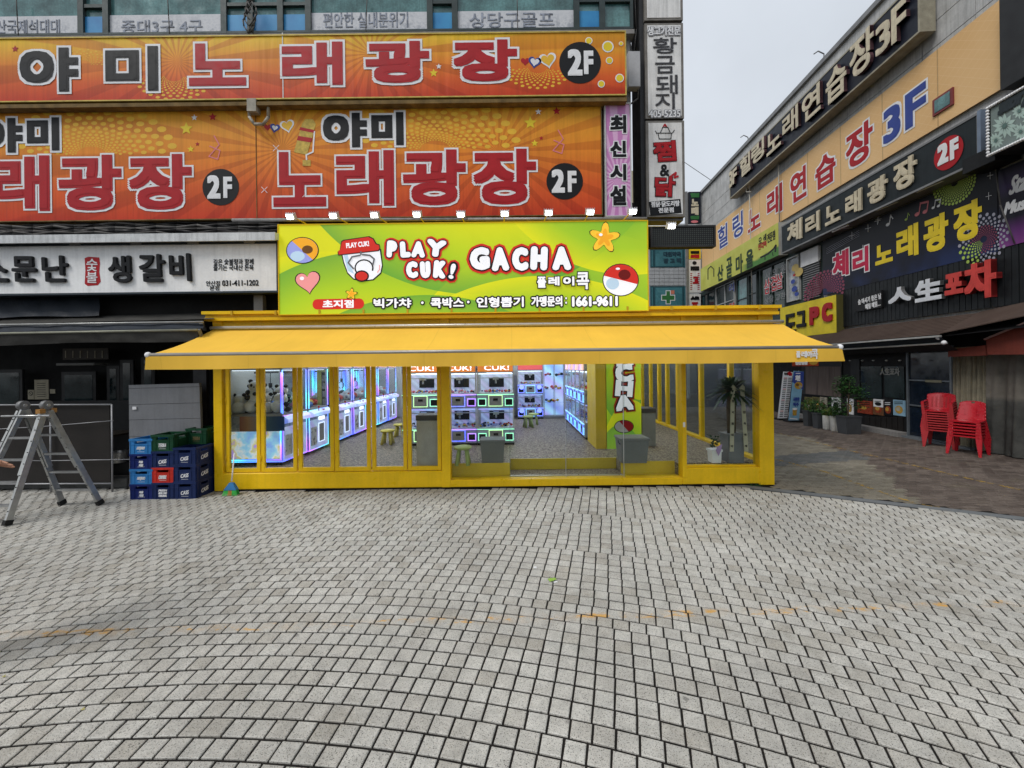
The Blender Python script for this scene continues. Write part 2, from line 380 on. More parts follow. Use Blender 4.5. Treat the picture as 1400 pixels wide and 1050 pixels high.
asphalt = mat('asphalt', (.055, .053, .05), .85, 0, .3, 2, .3)
MB().add([(-300, -300, -.03), (300, -300, -.03), (300, 300, -.03), (-300, 300, -.03)], [(0, 1, 2, 3)]).build('ground', asphalt, kind='structure')
# boundary between the plaza and the brown street paving
BA, BB = gnd(1053, 669), gnd(1400, 709); bdir = (BB - BA).normalized(); bn = Vector((-bdir.y, bdir.x, 0))
if bn.y < 0: bn = -bn
def side(x, y): return (Vector((x, y, 0)) - BA).dot(bn)
plaza = MB().add([(-11, -2, -.010), (11, -2, -.010), (11, 7.2, -.010), (-11, 7.2, -.010)], [(0, 1, 2, 3)]).build('plaza_paving', joint, kind='structure')
PC = Vector((-1.9, -6.2, 0)); PW = .1235; G = .0125
def paver_local(w, h, tx=0, ty=0, c=.0045):
    x, y = w / 2, h / 2; zt = lambda a, b: a * tx + b * ty
    vs = [(-x, -y, -.045), (x, -y, -.045), (x, y, -.045), (-x, y, -.045)]
    vs += [(a, b, -c * .7 + zt(a, b)) for a, b in ((-x, -y), (x, -y), (x, y), (-x, y))]
    vs += [(a, b, zt(a, b)) for a, b in ((-x + c, -y + c), (x - c, -y + c), (x - c, y - c), (-x + c, y - c))]
    fs = [(8, 9, 10, 11)] + [(i, (i + 1) % 4, 4 + (i + 1) % 4, 4 + i) for i in range(4)] + [(4 + i, 4 + (i + 1) % 4, 8 + (i + 1) % 4, 8 + i) for i in range(4)]
    return vs, fs
cells = []
for r in range(34, 112):
    rad = r * PW + 2.02
    n0 = (math.sin(r * 12.9898) * 43758.5) % 1 * .10 + (.5 if (r // 9) % 2 else 0) * (.35 + .65 * ((math.sin(r // 9 * 7.7) * 9999) % 1))
    th0 = .235 - (n0 * PW) / rad; k0 = int(-1.5 * rad / PW)
    for k in range(k0, -k0):
        th = th0 + k * PW / rad
        if abs(th) > 1.35: continue
        x = PC.x + rad * math.sin(th); y = PC.y + rad * math.cos(th)
        if y < .4 or y > 6.86 or x < -10.5 or x > 10.5 or side(x, y) > -.07: continue
        if y > 6.60 and -4.98 < x < 4.35: continue
        if abs(x) > 1.2845 * y + 2.0: continue
        cells.append((x, y, th, rad))
vis = [c for c in cells if abs(c[0]) < 1.284 * c[1] + .02 and c[1] > 1.93]
vis.sort(key=lambda c: c[1]); near = set(id(c) for c in vis[:296])
VAR = []
for i in range(24):
    vs, fs = paver_local(PW - G + random.uniform(-.002, .002), PW - .0155 + random.uniform(-.002, .002), random.uniform(-.012, .012), random.uniform(-.012, .012))
    m = MB().add(vs, fs); rv = random.random() ** 1.0
    me = bpy.data.meshes.new('paver'); me.from_pydata(m.v, [], m.f); me.materials.append(pav_light)
    a_ = me.attributes.new('rnd', 'FLOAT', 'FACE'); a_.data.foreach_set('value', [rv] * len(m.f)); VAR.append(me)
allm = MB(); rn = []
for c in cells:
    x, y, th, rad = c
    if id(c) in near:
        o = bpy.data.objects.new('paver', random.choice(VAR)); COL.objects.link(o); o.parent = plaza
        o.location = (x, y, random.uniform(-.0025, .0015)); o.rotation_euler = (0, 0, -th + random.uniform(-.012, .012))
    else:
        vs, fs = paver_local(PW - G + random.uniform(-.002, .002), PW - .0155 + random.uniform(-.002, .002), random.uniform(-.01, .01), random.uniform(-.01, .01))
        a = -th + random.uniform(-.012, .012); ca, sa = math.cos(a), math.sin(a); dz = random.uniform(-.0025, .0015)
        b = len(allm.v); allm.v += [(x + u * ca - v * sa, y + u * sa + v * ca, w + dz) for u, v, w in vs]
        allm.f += [[b + i for i in f] for f in fs]; rn += [random.random()] * len(fs)
allm.m = [0] * len(allm.f); allm.sm = [False] * len(allm.f)
allm.build('paver_field', pav_light, plaza, kind='stuff', rnd=rn)
# brown street paving, running bond, lighter patch in front of the kiosk corner
street = MB().poly([BA + bdir * -8 + Vector((0, 0, -.014)), BA + bdir * 9 + Vector((0, 0, -.014)), Vector((24, 30, -.014)), Vector((-2, 30, -.014))]).build('street_paving', joint, kind='structure')
bm_ = MB(); rn = []; BW, BH = .2, .1; bricks = []
LP = [gnd(*p) for p in ((1000, 586), (1110, 598), (1195, 636), (1262, 692), (1040, 672), (980, 640))]
DP = [gnd(*p) for p in ((1050, 624), (1165, 615), (1190, 628), (1050, 637))]
def inside(pt, poly):
    x, y = pt; r = False
    for i in range(len(poly)):
        a, b = poly[i], poly[i - 1]
        if (a.y > y) != (b.y > y) and x < (b.x - a.x) * (y - a.y) / (b.y - a.y) + a.x: r = not r
    return r
j = 0; yy = 3.2
while yy < 19:
    x = 3.0 + (BW / 2 if j % 2 else 0)
    while x < 12.2:
        if side(x, yy) > .14 and x < 10.9 + .068 * (yy - 10.8) + (.3 if yy < 9 else 0) and not (x < 4.32 and 6.5 < yy < 13.6) and x > 4 and x < 1.284 * yy + 3: bricks.append((x, yy))
        x += BW
    yy += BH; j += 1
vb = sorted([b for b in bricks if abs(b[0]) < 1.284 * b[1]], key=lambda b: b[1])[:260]; vb = set(vb); BV = {}
for x, y in bricks:
    q = (x, y); jx = random.uniform(-.05, .05)
    tone = 2 if inside((x, y), DP) else 1 if inside((x + jx, y), LP) else 0
    rv = {0: random.uniform(0, .47), 1: random.uniform(.52, .88), 2: random.uniform(.93, 1)}[tone]
    if q in vb:
        key = (tone, int(random.random() * 5))
        if key not in BV:
            vs, fs = paver_local(BW - .012, BH - .013, random.uniform(-.01, .01), random.uniform(-.03, .03), .009)
            me = bpy.data.meshes.new('brick'); me.from_pydata(vs, [], fs); me.materials.append(pav_brown)
            a_ = me.attributes.new('rnd', 'FLOAT', 'FACE'); a_.data.foreach_set('value', [rv] * len(fs)); BV[key] = me
        o = bpy.data.objects.new('brick', BV[key]); COL.objects.link(o); o.parent = street; o.location = (x, y, random.uniform(-.002, .002))
    else:
        vs, fs = paver_local(BW - .012, BH - .013, random.uniform(-.01, .01), random.uniform(-.03, .03), .009)
        b = len(bm_.v); bm_.v += [(x + u, y + v, w) for u, v, w in vs]; bm_.f += [[b + i for i in f] for f in fs]; rn += [rv] * len(fs)
bm_.m = [0] * len(bm_.f); bm_.sm = [False] * len(bm_.f); bm_.build('brick_field', pav_brown, street, kind='stuff', rnd=rn)
m = MB(); m.bar(BA - bdir * 1 - bn * -.01 + Vector((0, 0, -.012)), BB + bdir * 3 + Vector((0, 0, -.012)), .14, .03)
m.build('kerb_strip', mat('kerb_stone', (.16, .17, .175), .75, 0, .2, 6, .2), kind='structure')
lp = NT('worn_yellow_line'); P = lp.n('ShaderNodeNewGeometry').outputs['Position']
tr = lp.n('ShaderNodeBsdfTransparent'); mxs = lp.n('ShaderNodeMixShader'); lp.l(lp.rng(lp.noise(P, 9, 6, .75), .47, .56, 0, .75), mxs.inputs[0])
lp.l(tr.outputs[0], mxs.inputs[1]); lp.l(lp.b.outputs[0], mxs.inputs[2]); lp.l(mxs.outputs[0], lp.out.inputs[0]); linem = lp.fin((.45, .28, .05), .7)
for pts in (((1062, 592), (1140, 611), (1230, 632), (1330, 656), (1400, 671)), ((1060, 628), (1130, 646), (1190, 668), (1250, 688), (1285, 694))):
    mm = MB(); g = [gnd(*p) for p in pts]
    for a, b in zip(g, g[1:]):
        t = (b - a).normalized(); nn = Vector((-t.y, t.x, 0)) * .035; mm.poly([a + nn + Vector((0, 0, .006)), b + nn + Vector((0, 0, .006)), b - nn + Vector((0, 0, .006)), a - nn + Vector((0, 0, .006))])
    mm.build('yellow_line', linem, street)
# ------------------------------------------------------------------ the building behind the kiosk
YB = 7.05; FB = Front(YB); F1 = Front(6.5); XR = at(874, 100, YB).x
bld = thing('commercial_building', 'commercial building with teal windows above the two orange karaoke banners', 'building', (-6, YB, 0))
zt = at(430, 46, YB).z; XR = at(862, 100, YB).x
m = MB(); m.box(-16, YB, 2.95, XR, YB + 9, zt - .02); m.box(-16, YB + .5, zt + .02, XR, YB + 9, 14)
m.build('wall', mat('building_wall', (.22, .215, .21), .8, 0, .3, 2, .2, streak=.35), bld)
MB().box(-16, YB - .12, zt - .16, XR + .04, YB + .45, zt - .085).build('ledge', concrete, bld)
frame_m = mat('window_frame_green', (.045, .06, .06), .5, .2, .25, 6)
band = NT('faded_vinyl_band'); P = band.n('ShaderNodeNewGeometry').outputs['Position']
mk = band.rng(band.noise(P, 5, 6, .7), .50, .60, 0, .55); mk2 = band.rng(band.noise(P, 22, 5, .7), .48, .56, 0, .5)
x_, y_, z_ = band.xyz(P); low = band.rng(z_, zt + .02, zt + .35, 1, .25)
cc = band.mix(band.math('MULTIPLY', mk, low), (.62, .63, .66), (.12, .15, .20)); cc = band.mix(band.math('MULTIPLY', mk2, low), cc, (.33, .36, .42))
band_m = band.fin(cc, .6)
blue = NT('blue_vinyl'); P = blue.n('ShaderNodeNewGeometry').outputs['Position']
blue_m = blue.fin(blue.mix(blue.rng(blue.noise(P, 1.5, 4), .35, .65), (.03, .20, .46), (.06, .32, .60)), .45)
winx = [-60, 112, 146, 307, 343, 384, 422, 588, 622, 788, 823, 865]     # px edges: wide panes between narrow vents
def bx(px): return at(px, 25, YB).x
top = zt + 1.9
MB().box(-16, YB - .02, top, XR, YB + .4, top + 1.2).build('spandrel', concrete, bld)
for fl in range(2):
    z0 = zt + fl * 3.1; z1 = z0 + 1.9
    if fl: MB().box(-16, YB - .02, z1, XR, YB + .4, 14).build('spandrel', concrete, bld)
    for i in range(len(winx) - 1):
        x0, x1 = bx(winx[i]), bx(winx[i + 1]); wide = i % 2 == 0 and i != 10 or i == 4 and False
        wide = winx[i] in (-60, 146, 422, 622); f = .05
        m = MB(); m.box(x0, YB - .03, z0, x0 + f, YB + .1, z1); m.box(x1 - f, YB - .03, z0, x1, YB + .1, z1); m.box(x0 + f, YB - .028, z0, x1 - f, YB + .1, z0 + .04); m.box(x0 + f, YB - .028, z1 - .05, x1 - f, YB + .1, z1)
        zb = z0 + .35
        if not wide: m.box(x0 + f, YB - .02, zb + .14, x1 - f, YB + .1, zb + .20)
        w = m.build('window', frame_m, bld)
        MB().box(x0 + f, YB + .03, z0 + .04, x1 - f, YB + .04, z1 - .05).build('pane', pane_teal, w)
        if fl == 0:
            MB().box(x0 + f, YB + .005, z0 + .04, x1 - f, YB + .028, zb + (.02 if wide else 0)).build('vinyl_band', band_m if wide else (pane_teal if winx[i] == 823 else blue_m), w)
            if wide:
                m = MB(); pl = Front(YB + .003)
                tx = {-60: '안산국제석대대', 146: '중대3구 4구', 422: '편안한 실내분위기', 622: '상당구골프'}[winx[i]]
                wx = winx[i] + 20; write(m, pl, tx, (max(wx, -20), 27 if i < 3 else 17, winx[i + 1] - 30, 46 if i < 3 else 38), [(0, .004)], 0)
                m.build('faded_lettering', [mat('faded_ink', (.30, .33, .40), .6, 0, .6, 9)], w)
# hanging cables over the windows
cab = mat('old_cable', (.10, .095, .09), .7, 0, .2, 9)
m = MB()
for k in range(6):
    pts = [at(338 + k * 1.5 + 6 * math.sin(t * 1.1 + k), -6 + t * 8.5, YB - .13 - .012 * k) for t in range(7)]; m.tube(pts, .012, 6)
tag(m.build('cable_bundle', cab, loc=at(345, 20, YB)), 'bundle of old cables hanging over the windows above the orange banner', 'cables')
for (xa, xb, w_) in ((22, 25, 'leftmost'), (229, 232, 'second from left'), (502, 500, 'third from left'), (707, 708, 'rightmost')):
    tag(MB().tube([at(xa, -5, YB - .09), at((xa + xb) / 2, 22, YB - .09), at(xb, 48, YB - .1)], .008, 5).build('window_wire', cab, loc=at(xa, 20, YB)), f'thin black wire hanging down in front of the teal windows, {w_} of four', 'wire')
# orange banners
def ray_mat(name, cx, cy, asp, n, lo=0.0, second=None, top=(.84, .54, .02)):
    s = NT(name); u, v, _ = s.xyz(s.n('ShaderNodeUVMap').outputs[0])
    P = s.n('ShaderNodeNewGeometry').outputs['Position']
    base = s.ramp(v, [(0, (.60, .045, .012)), (.30, (.74, .12, .018)), (.62, (.82, .27, .02)), (1, top)])
    def rays(cx, cy):
        ang = s.math('ARCTAN2', s.math('SUBTRACT', v, cy), s.math('MULTIPLY', s.math('SUBTRACT', u, cx), asp))
        return s.rng(s.math('SINE', s.math('MULTIPLY', ang, n)), .15, .45, 0, 1)
    r = rays(cx, cy)
    if second: r = s.mix(s.rng(u, second[2] - .01, second[2] + .01), r, rays(second[0], second[1]))
    dk = s.mix(s.rng(v, 0, 1), (.44, .022, .008), (.66, .22, .012))
    c = s.mix(s.math('MULTIPLY', r, .68), base, dk)
    f = s.rng(s.noise(P, 1.7, 5), .3, .7, .86, 1.05); mp = s.n('ShaderNodeMapping'); s.l(P, mp.inputs[0]); mp.inputs['Scale'].default_value = (14, 14, .4)
    f = s.math('MULTIPLY', f, s.rng(s.noise(mp.outputs[0], 1.5, 4), .45, .75, 1, .82))
    vv = s.n('ShaderNodeVectorMath'); vv.operation = 'SCALE'; s.l(c, vv.inputs[0]); s.l(f, vv.inputs['Scale'])
    mpw = s.n('ShaderNodeMapping'); s.l(P, mpw.inputs[0]); mpw.inputs['Scale'].default_value = (6, 1, .6); s.bump(s.noise(mpw.outputs[0], 1.2, 2), .25, .04)
    return s.fin(vv.outputs[0], .5)
dots_m = mat('print_dot', (.80, .47, .04), .5, 0, .1, 5)
prints = [p_white, p_black, p_red, dots_m, p_yellow, p_blue, p_pink, p_grey, p_green]
def dots(m, pl, cx, cy, r0, r1, n, d, a0=-180, a1=0, asp=.62, mi=3, size=.058):
    r = r0; k = 0
    while r < r1:
        for i in range(n):
            a = R(a0 + (a1 - a0) * (i + .5 * (k % 2)) / n)
            disc(m, pl, cx + r * math.cos(a), cy - r * asp * math.sin(a), max(.8, r * size), max(.6, r * size * .62), d, mi, 10)
        r *= 1.16; k += 1
BAN = [(0, 0.028), (1, .0)]
tb, d = signboard('upper orange karaoke banner with wide-spaced letters and 2F, under the windows', F1, sign_box(F1, (-60, 55), (855, 40.5), (857, 132), (-60, 140)), ray_mat('rays_upper', .33, .62, 10, 22, second=(.62, .7, .5)), mat('banner_rim', (.55, .42, .10), .5, .1, .3, 8), .22, .02, 'banner_sign', d0=-.224)
m = MB(); dots(m, F1, 238, 103, 14, 60, 13, d + .001, -170, -10); dots(m, F1, 735, 92, 14, 52, 12, d + .001, -170, -10); dots(m, F1, 115, 88, 10, 34, 9, d + .001, 0, 180)
for t, b, c in (('야', (28, 66, 108, 126), 1), ('미', (145, 64, 217, 125), 1), ('노', (259, 60, 337, 118), 2), ('래', (386, 58, 469, 117), 2), ('광', (500, 57, 587, 114), 2), ('장', (620, 55, 707, 112), 2)):
    write(m, F1, t, b, [(0, .075), (c, .038)], d + .003)
disc(m, F1, 793, 86, 28.5, 28.5, d + .004, 1, 40); write(m, F1, '2', (776, 68, 796, 104), [(0, .022)], d + .008); write(m, F1, 'F', (798, 70, 811, 102), [(0, .022)], d + .008)
heart(m, F1, 718, 84, 6, d + .003, 2); heart(m, F1, 731, 85, 9, d + .004, 5, -10); heart(m, F1, 731, 85, 6, d + .006, 0, -10); heart(m, F1, 749, 82, 12, d + .004, 0, 10); heart(m, F1, 749, 82, 9, d + .006, 3, 10)
star(m, F1, 593, 100, 6, d + .004, 4); star(m, F1, 600, 91, 4, d + .004, 0); star(m, F1, 21, 67, 5, d + .004, 2)
for x, y, r in ((831, 64, 8), (805, 56, 5), (833, 83, 5), (822, 115, 5), (847, 107, 6), (849, 60, 3)): disc(m, F1, x, y, r, r, d + .004, 0, 16); disc(m, F1, x, y, r * .78, r * .78, d + .006, 4, 16)
m.build('print', prints, tb)
MB().pbox(F1, F1.hit(387, 90)[0] - .01, F1.hit(387, 136)[1], F1.hit(387, 90)[0] + .005, F1.hit(387, 45)[1], d, d + .006).build('seam', white_p, tb)
rust = mat('rusty_gutter', (.20, .13, .05), .8, .2, .5, 6, .3)
MB().pbox(F1, F1.hit(-60, 140)[0], F1.hit(400, 144)[1], F1.hit(857, 140)[0], F1.hit(400, 139)[1], -.23, .012).build('lower_edge', rust, tb)
F2 = Front(6.62)
bx2 = sign_box(F2, (-400, 158), (823, 139), (823, 297), (-400, 306))
tb, d = signboard('lower orange karaoke banner with large red letters printed twice, above the kiosk sign', F2, bx2, ray_mat('rays_lower', .643, .62, 7.7, 26, second=(.885, .58, .8155 - .07), top=(.78, .38, .025)), rust, .16, .015, 'banner_sign', d0=-.164)
m = MB()
for dx, dy in ((0, 0), (-470, 8)):
    dots(m, F2, 595 + dx, 205 + dy, 22, 115, 17, d + .001, 6, 178, .62)
    q = [('야', (442, 155, 502, 202), 1), ('미', (508, 154, 552, 199), 1), ('노', (374, 208, 446, 283), 2), ('래', (460, 206, 539, 282), 2), ('광', (551, 205, 637, 281), 2), ('장', (647, 204, 733, 280), 2)]
    for t, b, c in q: write(m, F2, t, (b[0] + dx, b[1] + dy * (.9 if dx else 1), b[2] + dx, b[3] + dy * .9), [(0, .070), (c, .034 if c == 1 else .040)], d + .003)
    disc(m, F2, 772 + dx, 248 + dy, 25, 25, d + .004, 1, 32); write(m, F2, '2', (754 + dx, 232 + dy, 772 + dx, 264 + dy), [(0, .020)], d + .008); write(m, F2, 'F', (776 + dx, 234 + dy, 788 + dx, 263 + dy), [(0, .018)], d + .008)
    star(m, F2, 725 + dx, 168 + dy, 9, d + .004, 4); star(m, F2, 736 + dx, 153 + dy, 4.5, d + .004, 0); star(m, F2, 761 + dx, 152 + dy, 6, d + .004, 2); star(m, F2, 731 + dx, 196 + dy, 5, d + .004, 4); star(m, F2, 740 + dx, 189 + dy, 3, d + .004, 2)
    stroke(m, F2, [(763 + dx, 178 + dy), (770 + dx, 190 + dy), (756 + dx, 206 + dy), (768 + dx, 210 + dy), (771 + dx, 198 + dy), (757 + dx, 192 + dy)], 1.5, d + .004, 6)
heart(m, F2, 366, 174, 5, d + .003, 2); heart(m, F2, 376, 175, 7, d + .004, 5, -12); heart(m, F2, 376, 175, 4, d + .006, 0, -12); heart(m, F2, 393, 172, 10, d + .004, 0, 12); heart(m, F2, 393, 172, 7.5, d + .006, 3, 12)
# printed microphone
gold = mat('print_gold', (.60, .42, .08), .5, 0, .3, 20)
pm = prints + [gold]
m.flat(F2, [F2.hit(*p) for p in ((402, 208), (420, 212), (432, 170), (428, 163), (418, 163), (413, 170))][::-1], d + .005, 9)
m.flat(F2, [F2.hit(*p) for p in ((406, 192), (425, 195), (427, 189), (408, 186))][::-1], d + .006, 2); m.flat(F2, [F2.hit(*p) for p in ((409, 178), (429, 182), (430, 178), (411, 174))][::-1], d + .006, 2)
stroke(m, F2, [(430, 180), (428, 208), (419, 212), (420, 226)], 2, d + .0055, 0); m.flat(F2, [F2.hit(*p) for p in ((414, 219), (425, 219), (425, 227), (414, 227))][::-1], d + .006, 9)
for x, y in ((413, 271), (429, 271), (362, 260), (378, 203)): stroke(m, F2, [(x - 4, y - 4), (x + 4, y + 4)], .7, d + .012, 0); stroke(m, F2, [(x - 4, y + 4), (x + 4, y - 4)], .7, d + .012, 0)
m.build('print', pm, tb)
MB().pbox(F2, F2.hit(350, 220)[0], bx2[1] + .02, F2.hit(350, 220)[0] + .012, bx2[3] - .02, d, d + .005).build('seam', rust, tb)
# pink vertical sign at the right end
pk = NT('pink_rays'); u, v, _ = pk.xyz(pk.n('ShaderNodeUVMap').outputs[0]); ang = pk.math('ARCTAN2', pk.math('SUBTRACT', v, .33), pk.math('MULTIPLY', pk.math('SUBTRACT', u, .5), .25))
pink_m = pk.fin(pk.mix(pk.rng(pk.math('SINE', pk.math('MULTIPLY', ang, 24)), -.2, .3), (.55, .22, .48), (.70, .42, .64)), .5)
F3 = Front(6.6); ts, d = signboard('narrow pink vertical sign between the lower orange banner and the tall white pylon', F3, sign_box(F3, (827, 141), (862, 141), (864, 296), (827, 297)), pink_m, mat('pale_rim', (.5, .5, .5), .5), .2, .02, 'vertical_sign', d0=-.204)
m = MB()
for t, y0, y1 in (('최', 158, 182), ('신', 193, 215), ('시', 225, 247), ('설', 254, 281)): write(m, F3, t, (834, y0, 856, y1), [(0, .03), (1, .013)], d + .002)
m.build('print', prints, ts)
# pipe, conduit box and rail under the banners
m = MB(); m.tube([at(341, 140, 6.55), at(341, 160, 6.55), at(348, 170, 6.52), at(360, 170, 6.52), at(367, 160, 6.55), at(367, 132, 6.55)], .025, 8)
m.pbox(Front(6.6), *Front(6.6).hit(344, 158), *Front(6.6).hit(356, 141), 0, .12)
tag(m.build('conduit_loop', mat('dirty_conduit', (.36, .33, .27), .6, 0, .3, 12), loc=at(354, 150, 6.55)), 'dirty conduit loop and junction box at the seam of the two orange banners', 'conduit')
m = MB(); m.tube([at(318, 301, 6.5), at(640, 300, 6.5), at(884, 299, 6.5)], .028, 8)
for x in range(360, 884, 60): m.bar(at(x, 300, 6.5), at(x, 300, 6.9), .02, .03)
tag(m.build('support_pipe', mat('old_pipe', (.34, .33, .32), .5, .3, .3, 9), loc=at(600, 300, 6.5)), 'long grey support pipe running between the orange banner and the kiosk sign', 'pipe')
# ------------------------------------------------------------------ tall pylon
YP = 7.0; FP_ = Front(YP - .02)
xl, xr = at(882, 150, YP).x, at(934.5, 150, YP).x; zb = at(910, 300, YP).z
py = thing('sign_pylon', 'tall white double sign pylon with faded letters above and red chicken letters below', 'sign', (xl, YP, zb))
MB().box(xl - .075, YP + .03, zb - .1, xl, YP + .5, 11).build('side_post', dark_metal, py)
MB().box(xl, YP + .06, zb, xr, YP + .45, 11).build('cabinet', grey_metal, py)
pan = mat('aged_white_panel', (.78, .77, .75), .5, 0, .14, 3, streak=.3); rim = mat('pylon_rim', (.20, .185, .165), .5, .3, .3, 6)
def pz(y): return at(908, y, YP).z
for (y0, y1, lab) in ((-60, 29, 'pale grey blank panel'), (33, 163, 'weathered panel of faded pork restaurant letters'), (166, 297, 'white panel with red chicken stew letters')):
    MB().box(xl, YP - .02, pz(y1), xr, YP + .06, pz(y0)).build('panel_frame', rim, py)
    MB().box(xl + .045, YP - .027, pz(y1) + .04, xr - .045, YP - .021, pz(y0) - .04).build('panel', pan, py, label=lab)
FPp = Front(YP - .03); m = MB()
write(m, FPp, '생고기전문', (885, 37, 930, 49), [(7, .016), (0, .005)], .001)
for t, b in (('황', (893, 52, 925, 73)), ('금', (896, 77, 922, 100)), ('돼', (897, 103, 926, 128)), ('지', (896, 127, 922, 149))): write(m, FPp, t, b, [(7, .006), (9, .0)], .003); 
write(m, FPp, '405-5235', (887, 151, 930, 161), [(7, .014), (0, .003)], .001)
write(m, FPp, '찜', (893, 193, 924, 221), [(1, .026), (2, .017)], .001, rot=3); write(m, FPp, '&', (902, 225, 915, 241), [(1, .006)], .003)
write(m, FPp, '닭', (895, 242, 923, 269), [(1, .026), (2, .014)], .001, rot=-3); stroke(m, FPp, [(916, 242), (924, 236), (922, 243), (927, 241)], 2.5, .006, 2)
m.flat(FPp, [FPp.hit(*p) for p in ((887, 276), (930, 272), (932, 291), (889, 295))][::-1], .002, 1)
write(m, FPp, '찜닭·닭도리탕', (890, 275, 929, 283), [(0, .004)], .005, rot=2); write(m, FPp, '전문점', (900, 284, 921, 291), [(0, .004)], .005, rot=2)
stroke(m, FPp, [(900, 183), (901, 190), (917, 190), (918, 182), (898, 182)], 1, .003, 1); stroke(m, FPp, [(903, 181), (906, 174), (913, 174), (916, 181)], 1, .003, 1); stroke(m, FPp, [(907, 173), (909, 170), (911, 173)], 2, .003, 2); stroke(m, FPp, [(898, 183), (896, 179)], 1, .003, 1); stroke(m, FPp, [(919, 182), (922, 178)], 1, .003, 1)
m.build('print', prints + [mat('faded_black', (.06, .06, .065), .6, 0, .6, 30)], py)
m = MB(); m.tube([at(860, 50, 7.1), at(866, 90, 7.05), at(873, 110, 7.0), at(872, 135, 7.0), at(858, 145, 7.0)], .014, 6); m.tube([at(868, 0, 7.1), at(870, 40, 7.1), at(867, 70, 7.1)], .01, 6)
tag(m.build('loose_cable', cab, loc=at(866, 90, 7.05)), 'loose black cable looping between building corner and the white pylon', 'cable')
MB().box(at(859, 70, 6.9).x, 6.9, at(866, 118, 6.9).z, at(875, 70, 6.9).x, 7.04, at(866, 70, 6.9).z).build('corner_box', mat('pale_box', (.42, .42, .43), .5), bld)
# LED board under the pylon
FL = Front(6.7); a0, b0, a1, b1 = sign_box(FL, (889, 309), (978, 308), (978, 337), (889, 339))
lb = thing('led_board', 'long switched-off black LED board under the pylon beside the kiosk sign', 'sign', FL.P(a0, b0, 0))
MB().pbox(FL, a0, b0, a1, b1, -.12, 0).build('housing', black, lb)
led = NT('led_grid'); P = led.n('ShaderNodeNewGeometry').outputs['Position']; x_, y_, z_ = led.xyz(P)
gx = led.math('FRACT', led.math('MULTIPLY', x_, 30)); gz = led.math('FRACT', led.math('MULTIPLY', z_, 30))
gg = led.math('MULTIPLY', led.rng(gx, .4, .5), led.rng(gz, .4, .5)); led_m = led.fin(led.mix(gg, (.008, .008, .009), (.05, .06, .055)), .35)
MB().pquad(FL, a0 + .03, b0 + .03, a1 - .03, b1 - .03, .003).build('screen', led_m, lb)
m = MB()
for q in ((a0, b0, a1, b0 + .028), (a0, b1 - .028, a1, b1), (a0, b0 + .028, a0 + .028, b1 - .028), (a1 - .028, b0 + .028, a1, b1 - .028)): m.pbox(FL, *q, .0005, .02)
m.build('rim', dark_metal, lb)
# ------------------------------------------------------------------ the yellow kiosk shop
YK = 6.6; FK = Front(YK); KX0, KX1 = -4.93, 4.30; HF = .34; HR = 2.86; YBK = 13.7
ks = thing('arcade_kiosk', 'yellow framed glass arcade shop standing out from the building over the plaza', 'shop', (KX0, YK, 0))
def kx(px, py=600): return at(px, py, YK).x
def kz(py, px=700): return at(px, py, YK).z
zs = .30                                                # top of the front sill
floor_m = NT('speckled_floor'); P = floor_m.n('ShaderNodeNewGeometry').outputs['Position']
fm = floor_m.fin(floor_m.mix(floor_m.rng(floor_m.noise(P, 34, 3, .8), .44, .58), (.06, .045, .03), (.36, .30, .22)), .55)
x612, x930, xp0, xp1 = kx(614), kx(932), kx(697), kx(855)
# sills: boxed base in sections
MB().box(KX0, YK - .02, .03, x612, YK + .16, zs, c=.012).build('sill', yellow, ks)
MB().box(x612 + .002, YK - .02, .03, x930, YK + .16, .145, c=.008).build('sill', yellow, ks)
MB().box(x930 + .002, YK - .02, .03, KX1, YK + .16, zs, c=.012).build('sill', yellow, ks)
MB().box(KX0 + .05, YK + .02, -.02, KX1 - .05, YK + .3, .03).build('plinth', black, ks)
# raised interior floor with the sunken entrance step
MB().box(KX0 + .1, YK + .16, -.01, x612, YBK, HF).build('floor', fm, ks)
MB().box(x612, YK + .32, -.01, xp0, YBK, HF).build('floor', fm, ks)
MB().box(xp0, YK + .62, -.01, xp1, YBK, HF).build('floor', fm, ks)
MB().box(xp1, YK + .32, -.01, x930, YBK, HF).build('floor', fm, ks)
MB().box(x930, YK + .16, -.01, KX1 - .1, YBK, HF).build('floor', fm, ks)
MB().box(x612, YK + .16, 0, x930, YK + .31, .13).build('step', yellow_lit, ks)
MB().box(xp0, YK + .16, .131, xp1, YK + .60, .15).build('entrance_tread', fm, ks)
MB().box(xp0 + .002, YK + .595, .15, xp1 - .002, YK + .618, HF + .004).build('step_riser', yellow_lit, ks)
for a in ((x612 + .002, xp0 - .002), (xp1 + .002, x930 - .002)): MB().box(a[0], YK + .295, .13, a[1], YK + .318, HF + .005).build('step_riser', yellow_lit, ks)
MB().box(xp0, YK + .150, .146, xp1, YK + .185, .162).build('threshold_strip', alu, ks)
# posts: corner posts, door jambs
def post(x0, x1, y0=YK - .012, y1=YK + .13, z0=zs, z1=HR, m=yellow, n='post'):
    return MB().box(x0, y0, z0, x1, y1, z1, c=.006).build(n, m, ks)
post(KX0, kx(306), YK - .03, YK + .168, .01); post(kx(1037), KX1 + .01, YK - .03, YK + .168, .01)
post(kx(604), kx(616), YK - .027, YK + .15, .03); post(x930, kx(938), YK - .027, YK + .15, .145)
